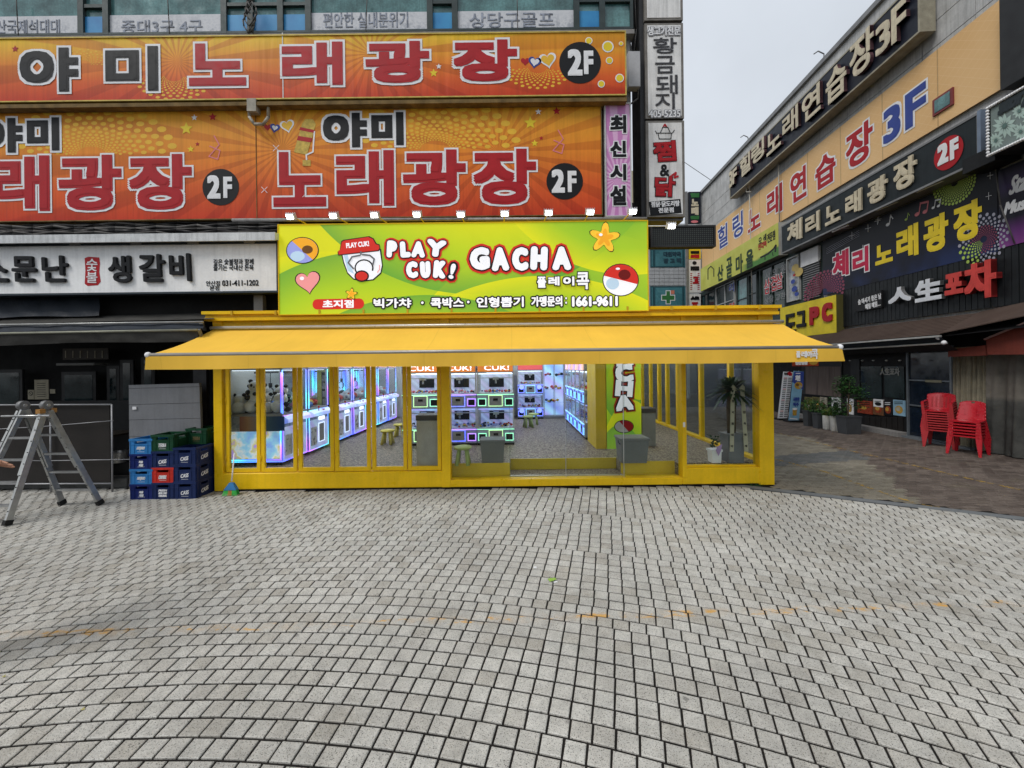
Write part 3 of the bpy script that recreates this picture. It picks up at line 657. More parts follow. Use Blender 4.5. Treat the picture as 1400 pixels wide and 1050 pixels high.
# folding doors: six leaves, each a frame with its pane, hinges at the seams
fd = [(308, 355), (356, 405), (407, 456), (457, 506), (508, 556), (557, 603)]
for i, (a, b) in enumerate(fd):
    x0, x1 = kx(a), kx(b); fw = .062; z0, z1 = zs + .008, 2.62
    m = MB(); m.box(x0, YK + .012, z0, x0 + fw, YK + .06, z1, c=.004); m.box(x1 - fw, YK + .012, z0, x1, YK + .06, z1, c=.004)
    m.box(x0 + fw, YK + .014, z0, x1 - fw, YK + .058, z0 + .065); m.box(x0 + fw, YK + .014, z1 - .07, x1 - fw, YK + .058, z1)
    f = m.build('door_leaf', yellow, ks); MB().box(x0 + fw, YK + .034, z0 + .065, x1 - fw, YK + .038, z1 - .07).build('pane', clear, f)
    for hz in (.5, 1.45, 2.3): MB().cyl((x0 + .006, YK + .006, hz), (x0 + .006, YK + .006, hz + .08), .008, n=6).build('hinge', yellow, f)
MB().box(KX0 + .1, YK, 2.625, KX1 - .1, YK + .14, HR - .002).build('header_beam', yellow, ks)
# sliding glass front and fixed panes
gz0 = .15
for a, b, y in ((616, 698, .075), (696, 776, .055), (775, 856, .055), (854, 932, .075)):
    g = MB().box(kx(a), YK + y, gz0, kx(b), YK + y + .008, 2.62).build('glass_door' if b - a < 81 and a > 690 and a < 800 else 'pane', clear, ks)
    if 690 < a < 800: MB().box(kx(b) - .03, YK + y - .004, gz0, kx(b) - .022, YK + y + .012, 2.62).build('edge_strip', alu, g)
MB().box(kx(938), YK + .06, zs, kx(1035), YK + .066, 2.62).build('pane', clear, ks)
m = MB(); m.box(kx(938), YK + .03, zs + .001, kx(1035), YK + .10, zs + .035); m.build('window_bead', yellow, ks)
MB().box(kx(933), YK - .032, .98, kx(936), YK - .022, 1.06).build('door_sensor', p_white, ks)
# glazed right side wall
nY = [YK + .17, 7.75, 8.95, 10.2, 10.9, 11.5, 12.2, 13.0, YBK]
MB().box(KX1 - .14, YK + .17, .01, KX1, YBK, HF + .05).build('sill', yellow, ks)
MB().box(KX1 - .14, YK + .17, 2.62, KX1, YBK, HR - .003).build('header_beam', yellow, ks)
for y in nY[1:]: MB().box(KX1 - .10, y - .045, HF + .05, KX1 - .01, y + .045, 2.62).build('post', yellow, ks)
for a, b in zip(nY, nY[1:]): MB().box(KX1 - .06, a + .045, HF + .05, KX1 - .055, b - .045, 2.62).build('pane', clear, ks)
# solid back and left walls, ceiling, roof
wallin = mat('inside_wall', (.50, .49, .46), .6, 0, .1, 2)
MB().box(KX0, YK + .17, 0, KX0 + .06, YBK, HR - .01).build('wall', wallin, ks)
MB().box(KX0, YBK, 0, KX1, YBK + .08, HR).build('wall', wallin, ks)
MB().box(KX0 + .06, YK + .15, 2.80, KX1 - .15, YBK, 2.84).build('ceiling', mat('ceiling_white', (.7, .7, .7), .7), ks)
MB().box(KX0 - .06, YK - .10, HR, KX1 + .05, YBK + .2, HR + .05).build('roof', yellow, ks)
yg = mat('yellow_gutter', (.78, .50, .008), .35, 0, .1, 3)
MB().box(KX0 - .08, YK - .16, HR + .05, KX1 + .07, YK + .02, HR + .10).build('gutter', yg, ks)
MB().box(KX0 - .06, YK - .13, HR - .05, KX1 + .05, YK - .03, HR - .002).build('gutter_lip', yg, ks)
for i in range(13):
    x = KX0 + .4 + i * .71; MB().box(x, YK - .175, HR + .03, x + .03, YK - .161, HR + .10).build('gutter_clip', mat('dull_yellow', (.55, .36, .02), .5), ks)
clm = glow('ceiling_light', (.86, .91, 1), 15)
for ix, x in enumerate((-3.6, -1.6, .55, 2.9)):
    for iy, y in enumerate((7.7, 9.4, 11.2, 12.7)):
        t = thing('ceiling_light', f'square white ceiling light inside the shop, {["first", "second", "third", "fourth"][iy]} from the glass front in the {["leftmost", "second", "third", "rightmost"][ix]} row', 'light', (x, y, 2.80), group='ceiling lights in the arcade')
        MB().box(x - .32, y - .32, 2.775, x + .32, y + .32, 2.7995).build('housing', p_white, t); MB().box(x - .29, y - .29, 2.770, x + .29, y + .29, 2.7745).build('diffuser', clm, t)
# yellow partition and the green printed pillar
MB().box(at(815, 600, 8.0).x, 8.0, HF, at(829, 600, 8.0).x, 8.9, 2.8).build('partition', yellow_lit, ks)
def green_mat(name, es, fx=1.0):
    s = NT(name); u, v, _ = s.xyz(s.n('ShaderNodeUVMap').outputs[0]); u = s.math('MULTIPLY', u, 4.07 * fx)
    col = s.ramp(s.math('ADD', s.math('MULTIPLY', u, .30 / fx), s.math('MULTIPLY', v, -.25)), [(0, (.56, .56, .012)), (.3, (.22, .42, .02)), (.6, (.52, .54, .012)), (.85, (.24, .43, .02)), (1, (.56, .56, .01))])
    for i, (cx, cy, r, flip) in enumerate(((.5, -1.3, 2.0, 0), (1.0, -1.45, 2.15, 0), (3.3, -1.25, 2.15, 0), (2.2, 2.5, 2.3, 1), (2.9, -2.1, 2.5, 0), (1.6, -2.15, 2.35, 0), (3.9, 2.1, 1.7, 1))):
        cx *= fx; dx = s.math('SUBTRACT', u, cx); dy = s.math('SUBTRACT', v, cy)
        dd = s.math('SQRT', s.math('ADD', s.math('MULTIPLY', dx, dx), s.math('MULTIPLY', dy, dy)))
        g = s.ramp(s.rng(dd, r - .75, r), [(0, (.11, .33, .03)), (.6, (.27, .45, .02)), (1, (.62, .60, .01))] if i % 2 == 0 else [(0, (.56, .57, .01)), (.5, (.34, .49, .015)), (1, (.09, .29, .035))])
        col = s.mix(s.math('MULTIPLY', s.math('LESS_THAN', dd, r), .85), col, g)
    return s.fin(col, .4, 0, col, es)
pwl = glow('pillar_white_glow', (.9, .92, 1), .3, (.75, .75, .78)); gp = thing('printed_pillar', 'green and yellow square pillar with white GACHA letters running down it', 'pillar', (at(852, 600, 8.0).x, 8.0, HF))  # pillar letters given a faint glow so they read white
xa, xb = at(829, 600, 8).x + .01, at(877, 600, 8).x
MB().box(xa, 8.0, HF, xb, 8.75, 2.78).build('core', yellow_lit, gp)
FG = Front(7.995); MB().pquad(FG, xa, HF, xb, 2.78, .002).build('print_face', green_mat('green_pillar_glow', .35, .35), gp)  # the pillar's printed colours also glow faintly
dkred = mat('print_darkred', (.30, .03, .015), .5); gm = [p_white, p_black, mat('print_orange_red', (.58, .06, .02), .5), p_red, mat('print_light', (.6, .6, .62), .5)]
m = MB()
for t, y0, y1 in (('G', 452, 474), ('A', 476, 499), ('C', 499, 521), ('H', 521, 541), ('A', 541, 560)):
    if t == 'A' and y0 == 476: y0 = 480
    write(m, FG, t, (841, y0 - 1, 865, y1 + 1), [(2, .075), (1, .05), (0, .03)], .004, rot=(-5 if t in 'GH' else 6))
disc(m, FG, 853, 583, 13.5, 9, .006, 1); disc(m, FG, 853, 583, 12.5, 8, .008, 4); 
P0 = [FG.hit(853 + 12.5 * math.cos(R(a)), 583 - 8 * math.sin(R(a))) for a in range(-60, 121, 15)]; m.flat(FG, P0, .010, 3)
gm[0] = pwl; m.build('print', gm, gp)
# ------------------------------------------------------------------ awning
AY = 5.37; aw = thing('retractable_awning', 'yellow fabric awning with hanging valance stretched over the whole shop front', 'awning', (0, YK, 2.2))
fs_ = NT('awning_fabric'); P = fs_.n('ShaderNodeNewGeometry').outputs['Position']; x_, y_, z_ = fs_.xyz(P)
sm_ = fs_.rng(fs_.math('ABSOLUTE', fs_.math('SUBTRACT', fs_.math('FRACT', fs_.math('MULTIPLY', x_, .85)), .5)), .490, .497, 1, .93)
mp_ = fs_.n('ShaderNodeMapping'); fs_.l(P, mp_.inputs[0]); mp_.inputs['Scale'].default_value = (5, .7, .7)
ff_ = fs_.math('MULTIPLY', sm_, fs_.math('MULTIPLY', fs_.rng(fs_.noise(P, 1.3, 5), .3, .7, .92, 1.04), fs_.rng(fs_.noise(mp_.outputs[0], 1.4, 5), .3, .7, .97, 1.01)))
va_ = fs_.n('ShaderNodeVectorMath'); va_.operation = 'SCALE'; va_.inputs[0].default_value = (.86, .515, .06); fs_.l(ff_, va_.inputs['Scale'])
mq_ = fs_.n('ShaderNodeMapping'); fs_.l(P, mq_.inputs[0]); mq_.inputs['Scale'].default_value = (3, .9, .9); fs_.bump(fs_.noise(mq_.outputs[0], 1.1, 3), .25, .05)
fab = fs_.fin(va_.outputs[0], .75)
z_w = 2.66; z_f = 2.22; ax0, ax1 = -4.90, 4.42
m = MB(); N = 56; K = 6; vs = []; fs = []
for j in range(K + 1):
    t = j / K
    for i in range(N + 1):
        s_ = i / N; x = ax0 + (ax1 - ax0) * s_; sag = -.035 * math.sin(math.pi * t) * (1 + .15 * math.sin(s_ * 40))
        vs.append((x, YK - .08 + (AY - YK + .08) * t, z_w + (z_f - z_w) * t + sag))
for j in range(K):
    for i in range(N): a = j * (N + 1) + i; fs.append((a, a + N + 1, a + N + 2, a + 1))
m.add(vs, fs, 0, True); b = len(vs); vs2 = [(x, y, z - .004) for x, y, z in vs]; m.add(vs2, [f[::-1] for f in fs], 0, True)
m.build('canopy', fab, aw)
m = MB(); vs = []; fs = []
for j in range(5):
    for i in range(N + 1):
        s_ = i / N; x = ax0 + .0 + (ax1 - ax0) * s_
        if i == 0: x -= .006 * j
        vs.append((x + (.012 * j if i == N else 0), AY - .035 + .012 * math.sin(s_ * 31 + 1) * j / 4 + .004 * math.sin(s_ * 97) * j, z_f - .02 - .044 * j - (.006 * math.sin(s_ * 17) if j == 4 else 0)))
for j in range(4):
    for i in range(N): a = j * (N + 1) + i; fs.append((a, a + N + 1, a + N + 2, a + 1))
m.add(vs, fs, 0, True); m.add([(x, y + .003, z) for x, y, z in vs], [f[::-1] for f in fs], 0, True); m.build('valance', fab, aw)
MB().cyl((ax0 - .02, AY - .01, z_f + .0), (ax1 + .02, AY - .01, z_f + .0), .026, n=10).build('front_bar', mat('grey_tube', (.36, .34, .31), .4, .3, .1, 6), aw)
MB().cyl((ax0 - .01, YK - .10, z_w + .035), (ax1 + .01, YK - .10, z_w + .035), .028, n=10).build('roller_tube', mat('pale_tube', (.55, .54, .5), .35, .4, .1, 6), aw)
for x in (ax0 + .01, ax1 - .01): MB().ball((x, AY - .01, z_f), .04, (1, 1, 1)).build('end_cap', p_white, aw)
for x, sx in ((-3.9, 1), (-.9, -1), (.6, 1), (3.4, -1)):
    m = MB(); m.bar((x, YK - .06, z_w - .09), (x + sx * .55, (YK + AY) / 2, z_w - .27), .05, .035); m.bar((x + sx * .55, (YK + AY) / 2, z_w - .27), (x, AY + .03, z_f - .02), .045, .03); m.build('folding_arm', alu, aw)
FA = Front(AY - .06); m = MB(); FVp = Front(AY - .052)
for t, b in (('플', (1088, 480, 1094, 489)), ('레', (1095, 480, 1103, 489)), ('이', (1103, 480, 1109, 489)), ('콕', (1109, 477, 1118, 491))): write(m, FVp, t, b, [(0, .004)], .003)
m.build('print', [p_white], aw)
# ------------------------------------------------------------------ lit kiosk sign
FS = Front(6.50); box = sign_box(FS, (383.5, 309), (884, 303), (885, 427), (384, 431))
gs, d = signboard('bright green and yellow backlit shop sign with PLAY CUK! GACHA lettering', FS, box, green_mat('green_sign_face', .5), yg, .22, .014, 'shop_sign', d0=-.16)
pw = glow('sign_white', (.9, .93, 1), .42, (.75, .75, .78)); pr = glow('sign_red', (.75, .03, .02), .25, (.6, .03, .02)); pk_ = mat('sign_black', (.02, .015, .015), .4)
org = glow('sign_orange', (.9, .42, .02), .35, (.8, .35, .02)); pnk = glow('sign_pink', (.9, .33, .33), .3, (.8, .3, .3)); lbl = glow('sign_pale_blue', (.45, .65, .85), .3, (.5, .65, .8)); brn = mat('sign_brown', (.22, .09, .015), .4); gry = mat('sign_grey', (.2, .2, .22), .4); lav = glow('sign_lavender', (.30, .34, .8), .25, (.35, .38, .8)); gol = glow('sign_gold', (.95, .62, .05), .35, (.9, .5, .03))
SM = [pw, pr, pk_, org, pnk, lbl, brn, gry, lav, gol, mat('sign_darkred', (.20, .01, .008), .35)]
m = MB()
def cartoon(t, box, rot, k=1.0): write(m, FS, t, box, [(1, .098 * k), (2, .062 * k), (0, (.015 if t == '!' else .039) * k)], d + .004, rot=rot, kern='o')
for t, b, r in (('P', (531, 331, 545, 354), -3), ('L', (549, 332, 563, 354), 3), ('A', (564, 332, 583, 354), -3), ('Y', (584, 330, 611, 353), -8), ('C', (557, 359, 573, 382), 2), ('U', (576, 359, 590, 382), 2), ('K', (594, 358, 611, 382), -6), ('!', (616, 362, 623, 383), -14)): cartoon(t, b, r, .8)
for t, b, r in (('G', (643, 340, 670, 371), 2), ('A', (672, 340, 696, 372), 2), ('C', (700, 340, 722, 372), 0), ('H', (725, 339, 748, 371), -3), ('A', (754, 339, 780, 371), 0)): cartoon(t, b, r)
for t, b in (('플', (734, 380, 746, 395)), ('레', (749, 380, 764, 392)), ('이', (769, 380, 784, 392)), ('콕', (787, 374, 804, 397))): write(m, FS, t, b, [(2, .024), (0, .008)], d + .022)
# branch name pill
P0 = [(436 + 6 * math.cos(R(a)), 417 - 7 * math.sin(R(a))) for a in range(90, 271, 30)] + [(494 + 6 * math.cos(R(a)), 416 - 7 * math.sin(R(a))) for a in range(270, 451, 30)]
m.flat(FS, [FS.hit(*p) for p in P0], d + .004, 1); write(m, FS, '초지점', (444, 411, 486, 422), [(0, .006)], d + .008)
for t, b in (('빅가챠', (513, 409, 564, 422)), ('콕박스', (590, 408, 635, 422)), ('인형뽑기', (652, 407, 716, 421)), ('가맹문의', (726, 406, 768, 420)), ('1661-9611', (781, 406, 843, 420))): write(m, FS, t, b, [(2, .030), (0, .007 if t[0] != '1' else .012)], d + .004, kern='o')
for x, y in ((579, 415), (641, 414)): disc(m, FS, x, y, 3.4, 3.4, d + .004, 2, 12); disc(m, FS, x, y, 1.8, 1.8, d + .02, 0, 12)
for y in (409, 415): disc(m, FS, 773, y, 2.2, 2.6, d + .004, 2, 10); disc(m, FS, 773, y, 1.2, 1.6, d + .02, 0, 10)
def capsule(px, py, rx, ry, ang, top, bot, sp):
    disc(m, FS, px, py, rx + 1.2, ry + 1.2, d + .003, 2, 28); disc(m, FS, px, py, rx, ry, d + .006, bot, 28)
    m.flat(FS, [FS.hit(px + rx * math.cos(R(a)), py - ry * math.sin(R(a))) for a in range(ang, ang + 181, 15)], d + .009, top)
    disc(m, FS, px + sp[0], py + sp[1], rx * .35, ry * .33, d + .011, sp[2], 16)
capsule(416.5, 344, 21, 17, -48, 3, 8, (7, -1, 6)); disc(m, FS, 410, 352, 10, 7, d + .007, 5, 14)
capsule(847, 384, 23.5, 21, -16, 1, 0, (5, -7, 10)); disc(m, FS, 836, 389, 9, 8, d + .007, 5, 14); disc(m, FS, 843, 369, 3, 1.6, d + .013, 0, 10)
heart(m, FS, 424, 386, 17.5, d + .003, 2, 8); heart(m, FS, 424, 386, 16, d + .006, 4, 8); disc(m, FS, 416, 382, 3, 2.5, d + .009, 0, 10)
def puff(px, py, r, rot, dd):
    for rr, mi, k in ((r + 1.3, 2, 0), (r, 9, .003), (r * .6, 3, .006)):
        a, b = FS.hit(px, py); q = FS.hit(px + rr, py)[0] - a
        P = [(a + q * (.72 + .28 * math.cos(5 * R(t))) * math.cos(R(t + rot)), b + q * (.72 + .28 * math.cos(5 * R(t))) * math.sin(R(t + rot))) for t in range(0, 360, 9)]
        for i in range(len(P)): m.flat(FS, [(a, b), P[i], P[(i + 1) % len(P)]], dd + k, mi)
puff(825, 327, 21, 12, d + .003); puff(483, 403, 7.5, 10, d + .012); disc(m, FS, 820, 323, 2.5, 2, d + .013, 0, 8)
# logo: claw-machine dome with a red cap
def PX(pts): return [FS.hit(*p) for p in pts][::-1]
dome = [(470, 346), (473, 360), (478, 374), (486, 382), (498, 385), (512, 383), (522, 374), (524, 364), (521, 343)]
m.flat(FS, PX([(468, 345)] + [(x + (x - 497) * .05, y + 1.5) for x, y in dome[1:-1]] + [(523, 342)]), d + .003, 2); m.flat(FS, PX(dome), d + .006, 0)
m.flat(FS, PX([(472, 350), (478, 350), (481, 364), (487, 376), (478, 372)]), d + .008, 5)
cap = [(466, 350), (465, 345), (468, 343), (470, 333), (473, 331), (506, 326), (512, 329), (516, 336), (520, 337), (521, 341), (519, 344)]
m.flat(FS, PX([(x + (1 if x > 495 else -1), y + (1.2 if y > 340 else -1.2)) for x, y in cap]), d + .009, 2); m.flat(FS, PX(cap), d + .012, 1)
write(m, FS, 'PLAY CUK!', (476, 333, 507, 340), [(0, .003)], d + .015, rot=5)
disc(m, FS, 500, 368, 13, 12, d + .010, 2, 20); disc(m, FS, 500, 368, 11, 10, d + .012, 0, 20); disc(m, FS, 506, 377, 11, 6, d + .0125, 0, 16)
disc(m, FS, 497, 379, 10, 8, d + .014, 2, 16); disc(m, FS, 497, 379, 8, 6, d + .016, 1, 16)
for pts in ([(496, 346), (496, 350)], [(495, 351), (484, 353), (479, 361), (486, 369)], [(498, 350), (508, 351), (514, 356), (512, 364)]): stroke(m, FS, pts, 2.2, d + .017, 7)
stroke(m, FS, [(518, 374), (521, 370), (521, 364)], 1.2, d + .012, 4)
m.build('print', SM, gs)
# ------------------------------------------------------------------ floodlights above the sign
lens = glow('flood_lens', (.93, .97, 1), 20); lampb = mat('lamp_white_shell', (.65, .65, .66), .4)
ords = ['first', 'second', 'third', 'fourth', 'fifth', 'sixth', 'seventh', 'eighth', 'ninth']
zt_ = box[3]
for i, (px, py_, ex) in enumerate(((397, 296, 417), (456, 295, 474), (512, 294, 528), (570, 293, 579), (630, 293, 634), (690, 292, 689), (750, 291, 744), (807, 290, 800), (865, 289, 853), (918, 309, 884))):
    y = 6.08; c = at(px, py_, y); last = i == 9
    lab = 'lit floodlight on the horizontal arm in front of the black LED board' if last else f'lit white floodlight on a thin arm over the green sign, {ords[i]} from the left'
    t = thing('floodlight', lab, 'lamp', c, group=None if last else 'floodlights over the kiosk sign')
    b = Vector((at(ex, 300, 6.3).x, 6.34, zt_ - .03)) if not last else at(880, 309, 6.5)
    MB().tube([b, c + Vector((0, .06, .02))] , .009, 6).build('arm', yg if not last else lampb, t)
    m = MB(); M = Matrix.Translation(c) @ Matrix.Rotation(R(-52), 4, 'X'); m.M = M; m.box(-.066, -.045, -.02, .066, .045, .024, c=.01); m.build('head', lampb, t)
    m = MB(); m.M = M; m.box(-.046, -.030, -.026, .046, .030, -.0212); m.build('lens', lens, t)
    m = MB(); m.M = M
    for k in range(5): m.box(-.07 + k * .033, -.05, .031, -.062 + k * .033, .05, .045)
    m.build('cooling_fins', lampb, t)
# ------------------------------------------------------------------ arcade machines
def rainbow(name, stops, strength, axis='z', sc=.55, off=0.0):
    s = NT(name); P = s.n('ShaderNodeNewGeometry').outputs['Position']; x, y, z = s.xyz(P)
    f = s.math('FRACT', s.math('ADD', s.math('MULTIPLY', z, sc), s.math('MULTIPLY', s.math('ADD', x, y), sc * .9)))
    c = s.ramp(s.math('ADD', f, off), stops); return s.fin((.6, .6, .6), .3, 0, c, strength)
rb = [(0, (.03, .25, 1)), (.25, (.03, .07, 1)), (.45, (.25, .06, 1)), (.58, (.55, .12, .9)), (.7, (.06, .45, 1)), (.85, (.05, .7, .7)), (1, (.03, .25, 1))]
led_a = rainbow('led_rainbow', rb, 2.4, sc=.8); led_b = rainbow('led_rainbow_slow', rb, 2.2, sc=.4)
led_g = glow('led_green', (.18, .8, .45), 1.4); led_y = glow('led_lime', (.45, .85, .30), 1.3); led_bl = glow('led_blue', (.03, .08, 1), 2.2); led_p = glow('led_violet', (.35, .10, 1), 1.9); led_c = glow('led_cyan', (.10, .55, 1), 1.6); led_w = glow('led_white', (.6, .7, 1), 1.2); front_lit = rainbow('lit_front', [(0, (.10, .22, .8)), (.3, (.30, .42, .85)), (.5, (.22, .12, .75)), (.75, (.25, .5, .8)), (1, (.05, .12, .6))], .42, sc=1.7)
cabw = mat('cabinet_silver', (.34, .38, .50), .3, .25, .08, 5); cabg = mat('cabinet_grey', (.25, .25, .25), .4, 0, .1, 5)
litw = glow('lit_panel_white', (.8, .88, 1), 1.3); litb = rainbow('lit_panel_blue', [(0, (.10, .18, .75)), (.35, (.35, .50, .9)), (.6, (.35, .25, .85)), (.8, (.25, .6, .9)), (1, (.10, .18, .75))], .8, sc=.8)
marq = rainbow('marquee', [(0, (.9, .25, .05)), (.3, (1, .5, .2)), (.6, (.55, .15, .9)), (1, (.9, .25, .05))], .8, sc=1.3)
omar = glow('orange_marquee', (.8, .22, .03), .55, (.5, .15, .03))
prz = [mat('prize_' + n, c, .6) for n, c in (('white', (.6, .6, .6)), ('pink', (.6, .2, .28)), ('blue', (.1, .2, .5)), ('yellow', (.6, .45, .08)), ('black', (.03, .03, .03)), ('red', (.5, .05, .04)))]
def claw(m, x, y, z):
    m.cyl((x, y, z), (x, y, z - .18), .006, n=5); m.cyl((x, y, z - .18), (x, y, z - .26), .03, n=8)
    for k in range(3):
        a = k * 2.1; dx, dy = math.cos(a), math.sin(a); m.tube([(x, y, z - .26), (x + dx * .08, y + dy * .08, z - .30), (x + dx * .085, y + dy * .085, z - .38), (x + dx * .03, y + dy * .03, z - .43)], .007, 5)
def claw_machine(name, label, group, rz, loc, w=.80, dep=.98, H=1.95):
    t = thing(name, label, 'claw machine', loc, rz, group, local=True); hw = w / 2
    MB().box(-hw, 0, .06, hw, dep, .86, c=.012).build('cabinet', cabw, t)
    m = MB()
    for x in (-hw + .08, hw - .08):
        for y in (.1, dep - .1): m.cyl((x, y, 0), (x, y, .06), .03, n=8)
    m.build('feet', black, t)
    MB().box(-hw, 0, .86, hw, dep, .90).build('deck', cabg, t)
    m = MB()
    for x in (-hw, hw - .035):
        for y in (0, dep - .035): m.box(x, y, .90, x + .035, y + .035, 1.66)
    m.build('corner_frame', cabw, t)
    m = MB()
    for x in (-hw - .004, hw - .016):
        m.box(x, -.006, .90, x + .02, .002, 1.66)
        m.box(x, dep - .03, .90, x + .02, dep - .01, 1.66)
    for x in (-hw + .04, hw - .055): m.box(x, dep - .06, .92, x + .015, dep - .045, 1.64)
    m.build('led_column', led_a, t)
    m = MB(); m.box(-hw, -.008, .845, hw, -.001, .862); m.box(-hw, -.008, .07, hw, -.001, .085); m.box(-hw - .006, 0, .07, -hw - .001, dep, .085); m.box(hw + .001, 0, .07, hw + .006, dep, .085)
    m.box(-hw, -.008, .085, -hw + .014, -.001, .845); m.box(hw - .014, -.008, .085, hw, -.001, .845); m.build('led_trim', led_b, t)
    d_ = MB(); d_.box(-.02, -.012, .2, .20, -.001, .56).build('prize_door', cabg, t)
    m = MB(); a0, a1, z0, z1 = -.035, .215, .185, .575
    for q in ((a0, z0, a1, z0 + .016), (a0, z1 - .016, a1, z1), (a0, z0 + .016, a0 + .016, z1 - .016), (a1 - .016, z0 + .016, a1, z1 - .016)): m.box(q[0], -.016, q[1], q[2], -.002, q[3])
    m.build('door_led', led_w, t)
    MB().box(-hw + .02, -.006, .09, hw - .02, -.0005, .66).build('front_glow', front_lit, t); MB().box(-hw + .07, -.014, .16, -.12, -.007, .52).build('coin_panel', mat('coin_panel', (.55, .56, .58), .3, .5), t)  # added glowing sheet stands in for coloured light on the cabinet front
    MB().box(-.02, -.016, .63, .22, -.002, .70).build('card_reader', litw, t)
    MB().add([(-hw, -.10, .80), (hw, -.10, .80), (hw, -.002, .86), (-hw, -.002, .86), (-hw, -.10, .74), (hw, -.10, .74), (hw, -.002, .72), (-hw, -.002, .72)], [(0, 1, 2, 3), (4, 7, 6, 5), (0, 4, 5, 1), (0, 3, 7, 4), (1, 5, 6, 2)]).build('control_shelf', litb, t)
    m = MB(); m.cyl((-.1, -.05, .83), (-.1, -.05, .90), .008, n=6); m.ball((-.1, -.05, .91), .02, seg=8, ring=6); m.cyl((.1, -.05, .83), (.1, -.05, .85), .025, n=10); m.build('joystick', p_red, t)
    m = MB(); m.box(-hw + .035, .008, .90, hw - .035, .012, 1.66); m.box(-hw + .008, .035, .90, -hw + .012, dep - .035, 1.66); m.box(hw - .012, .035, .90, hw - .008, dep - .035, 1.66); m.build('glass_box', clear2, t)
    MB().box(-hw + .036, dep - .02, .90, hw - .036, dep - .01, 1.66).build('back_panel', litb, t)
    MB().box(-hw, -.01, 1.66, hw, dep, H, c=.01).build('marquee_box', cabw, t)
    MB().box(-hw + .03, -.016, 1.70, hw - .03, -.0105, H - .04).build('marquee', marq, t)
    MB().box(-hw + .05, .05, 1.648, hw - .05, dep - .05, 1.658).build('canopy_light', litw, t)
    m = MB(); m.box(-hw + .06, dep * .5, 1.60, hw - .06, dep * .5 + .03, 1.63); claw(m, .08, dep * .5, 1.60); m.build('claw', dark_metal, t)
    return t
def heap(t, x0, x1, y0, y1, z, n, r, rng, name='prize_heap'):
    m = MB()
    for i in range(n):
        x, y = rng.uniform(x0, x1), rng.uniform(y0, y1); q = r * rng.uniform(.7, 1.15); m.ball((x, y, z + q * .7 + rng.uniform(0, r)), q, (1, 1, .85), 8, 6, rng.randrange(6))
    return m.build(name, prz, t, kind='stuff')
RG = random.Random(4)
posn = ['nearest the glass front at the left wall', 'second from the glass front in the left row', 'third in the left row, just behind the gap', 'fourth from the front in the left row', 'fifth from the front in the left row', 'sixth from the front in the left row', 'last and farthest in the left row']
ys = [7.28, 8.12, 9.30, 10.14, 10.98, 11.82, 12.66]; lx = lambda y: -3.98 + .03 * (y - 7)
LG = 'claw machines in a row on the left'
c1 = claw_machine('claw_machine', 'claw machine full of panda plush, ' + posn[0], LG, R(90), (lx(ys[0]), ys[0], HF))
c2 = claw_machine('claw_machine', 'claw machine with violet lights, ' + posn[1], LG, R(90), (lx(ys[1]), ys[1], HF))
heap(c2, -.34, .34, .1, .9, .90, 26, .085, RG)
for i in range(2, 7): dup(c2, (lx(ys[i]), ys[i], HF), R(90), 'claw machine with violet lights, ' + posn[i])
# first machine: lit side panel towards the plaza and sticker band (local -x is towards the glass front... side x=-hw)
sidepan = NT('lit_side_print'); P = sidepan.n('ShaderNodeNewGeometry').outputs['Position']
scn = sidepan.ramp(sidepan.noise(P, 3.2, 3), [(.3, (.25, .45, 1)), (.45, (.35, .7, 1)), (.52, (.8, .85, 1)), (.58, (.75, .7, .25)), (.65, (.5, .35, .95))]); spm = sidepan.fin(scn, .3, 0, scn, .36)
YM = ys[0] - .40
def sb(x0, x1, z0, z1, y0, y1): return (x0, y0, z0), (x1, y1, z1)
g0, g1 = lx(ys[0]) - .98, lx(ys[0])
def to_local(m):                                         # world -> machine-local for children of c1
    M = (Matrix.Translation(Vector((lx(ys[0]), ys[0], HF))) @ Matrix.Rotation(R(90), 4, 'Z')).inverted(); m.M = M; return m
to_local(MB()).box(g0 + .06, YM - .012, HF + .13, g1 - .04, YM - .002, HF + .60).build('side_print', spm, c1)
m = to_local(MB())
for q in ((g0 + .04, HF + .10, g1 - .02, HF + .115), (g0 + .04, HF + .115, g0 + .056, HF + .66), (g1 - .036, HF + .115, g1 - .02, HF + .66)): m.box(q[0], YM - .016, q[1], q[2], YM - .003, q[3])
m.box(g0 + .02, YM - .014, HF + .92, g0 + .036, YM - .003, HF + 1.62); m.box(g1 - .02, YM - .014, HF + .92, g1 - .004, YM - .003, HF + 1.62)
m.build('side_led', led_a, c1)
st = NT('gradient_band'); x_, y_, z_ = st.xyz(st.n('ShaderNodeNewGeometry').outputs['Position'])
bandm = st.fin(st.ramp(st.rng(x_, g0 - .05, g1 + .05), [(0, (.26, .03, .09)), (.45, (.20, .10, .04)), (.7, (.05, .09, .12)), (1, (.015, .05, .15))]), .4)
to_local(MB()).box(kx(317), YK + .19, HF + .62, kx(380), YK + .196, HF + .87).build('sticker_band', bandm, c1)
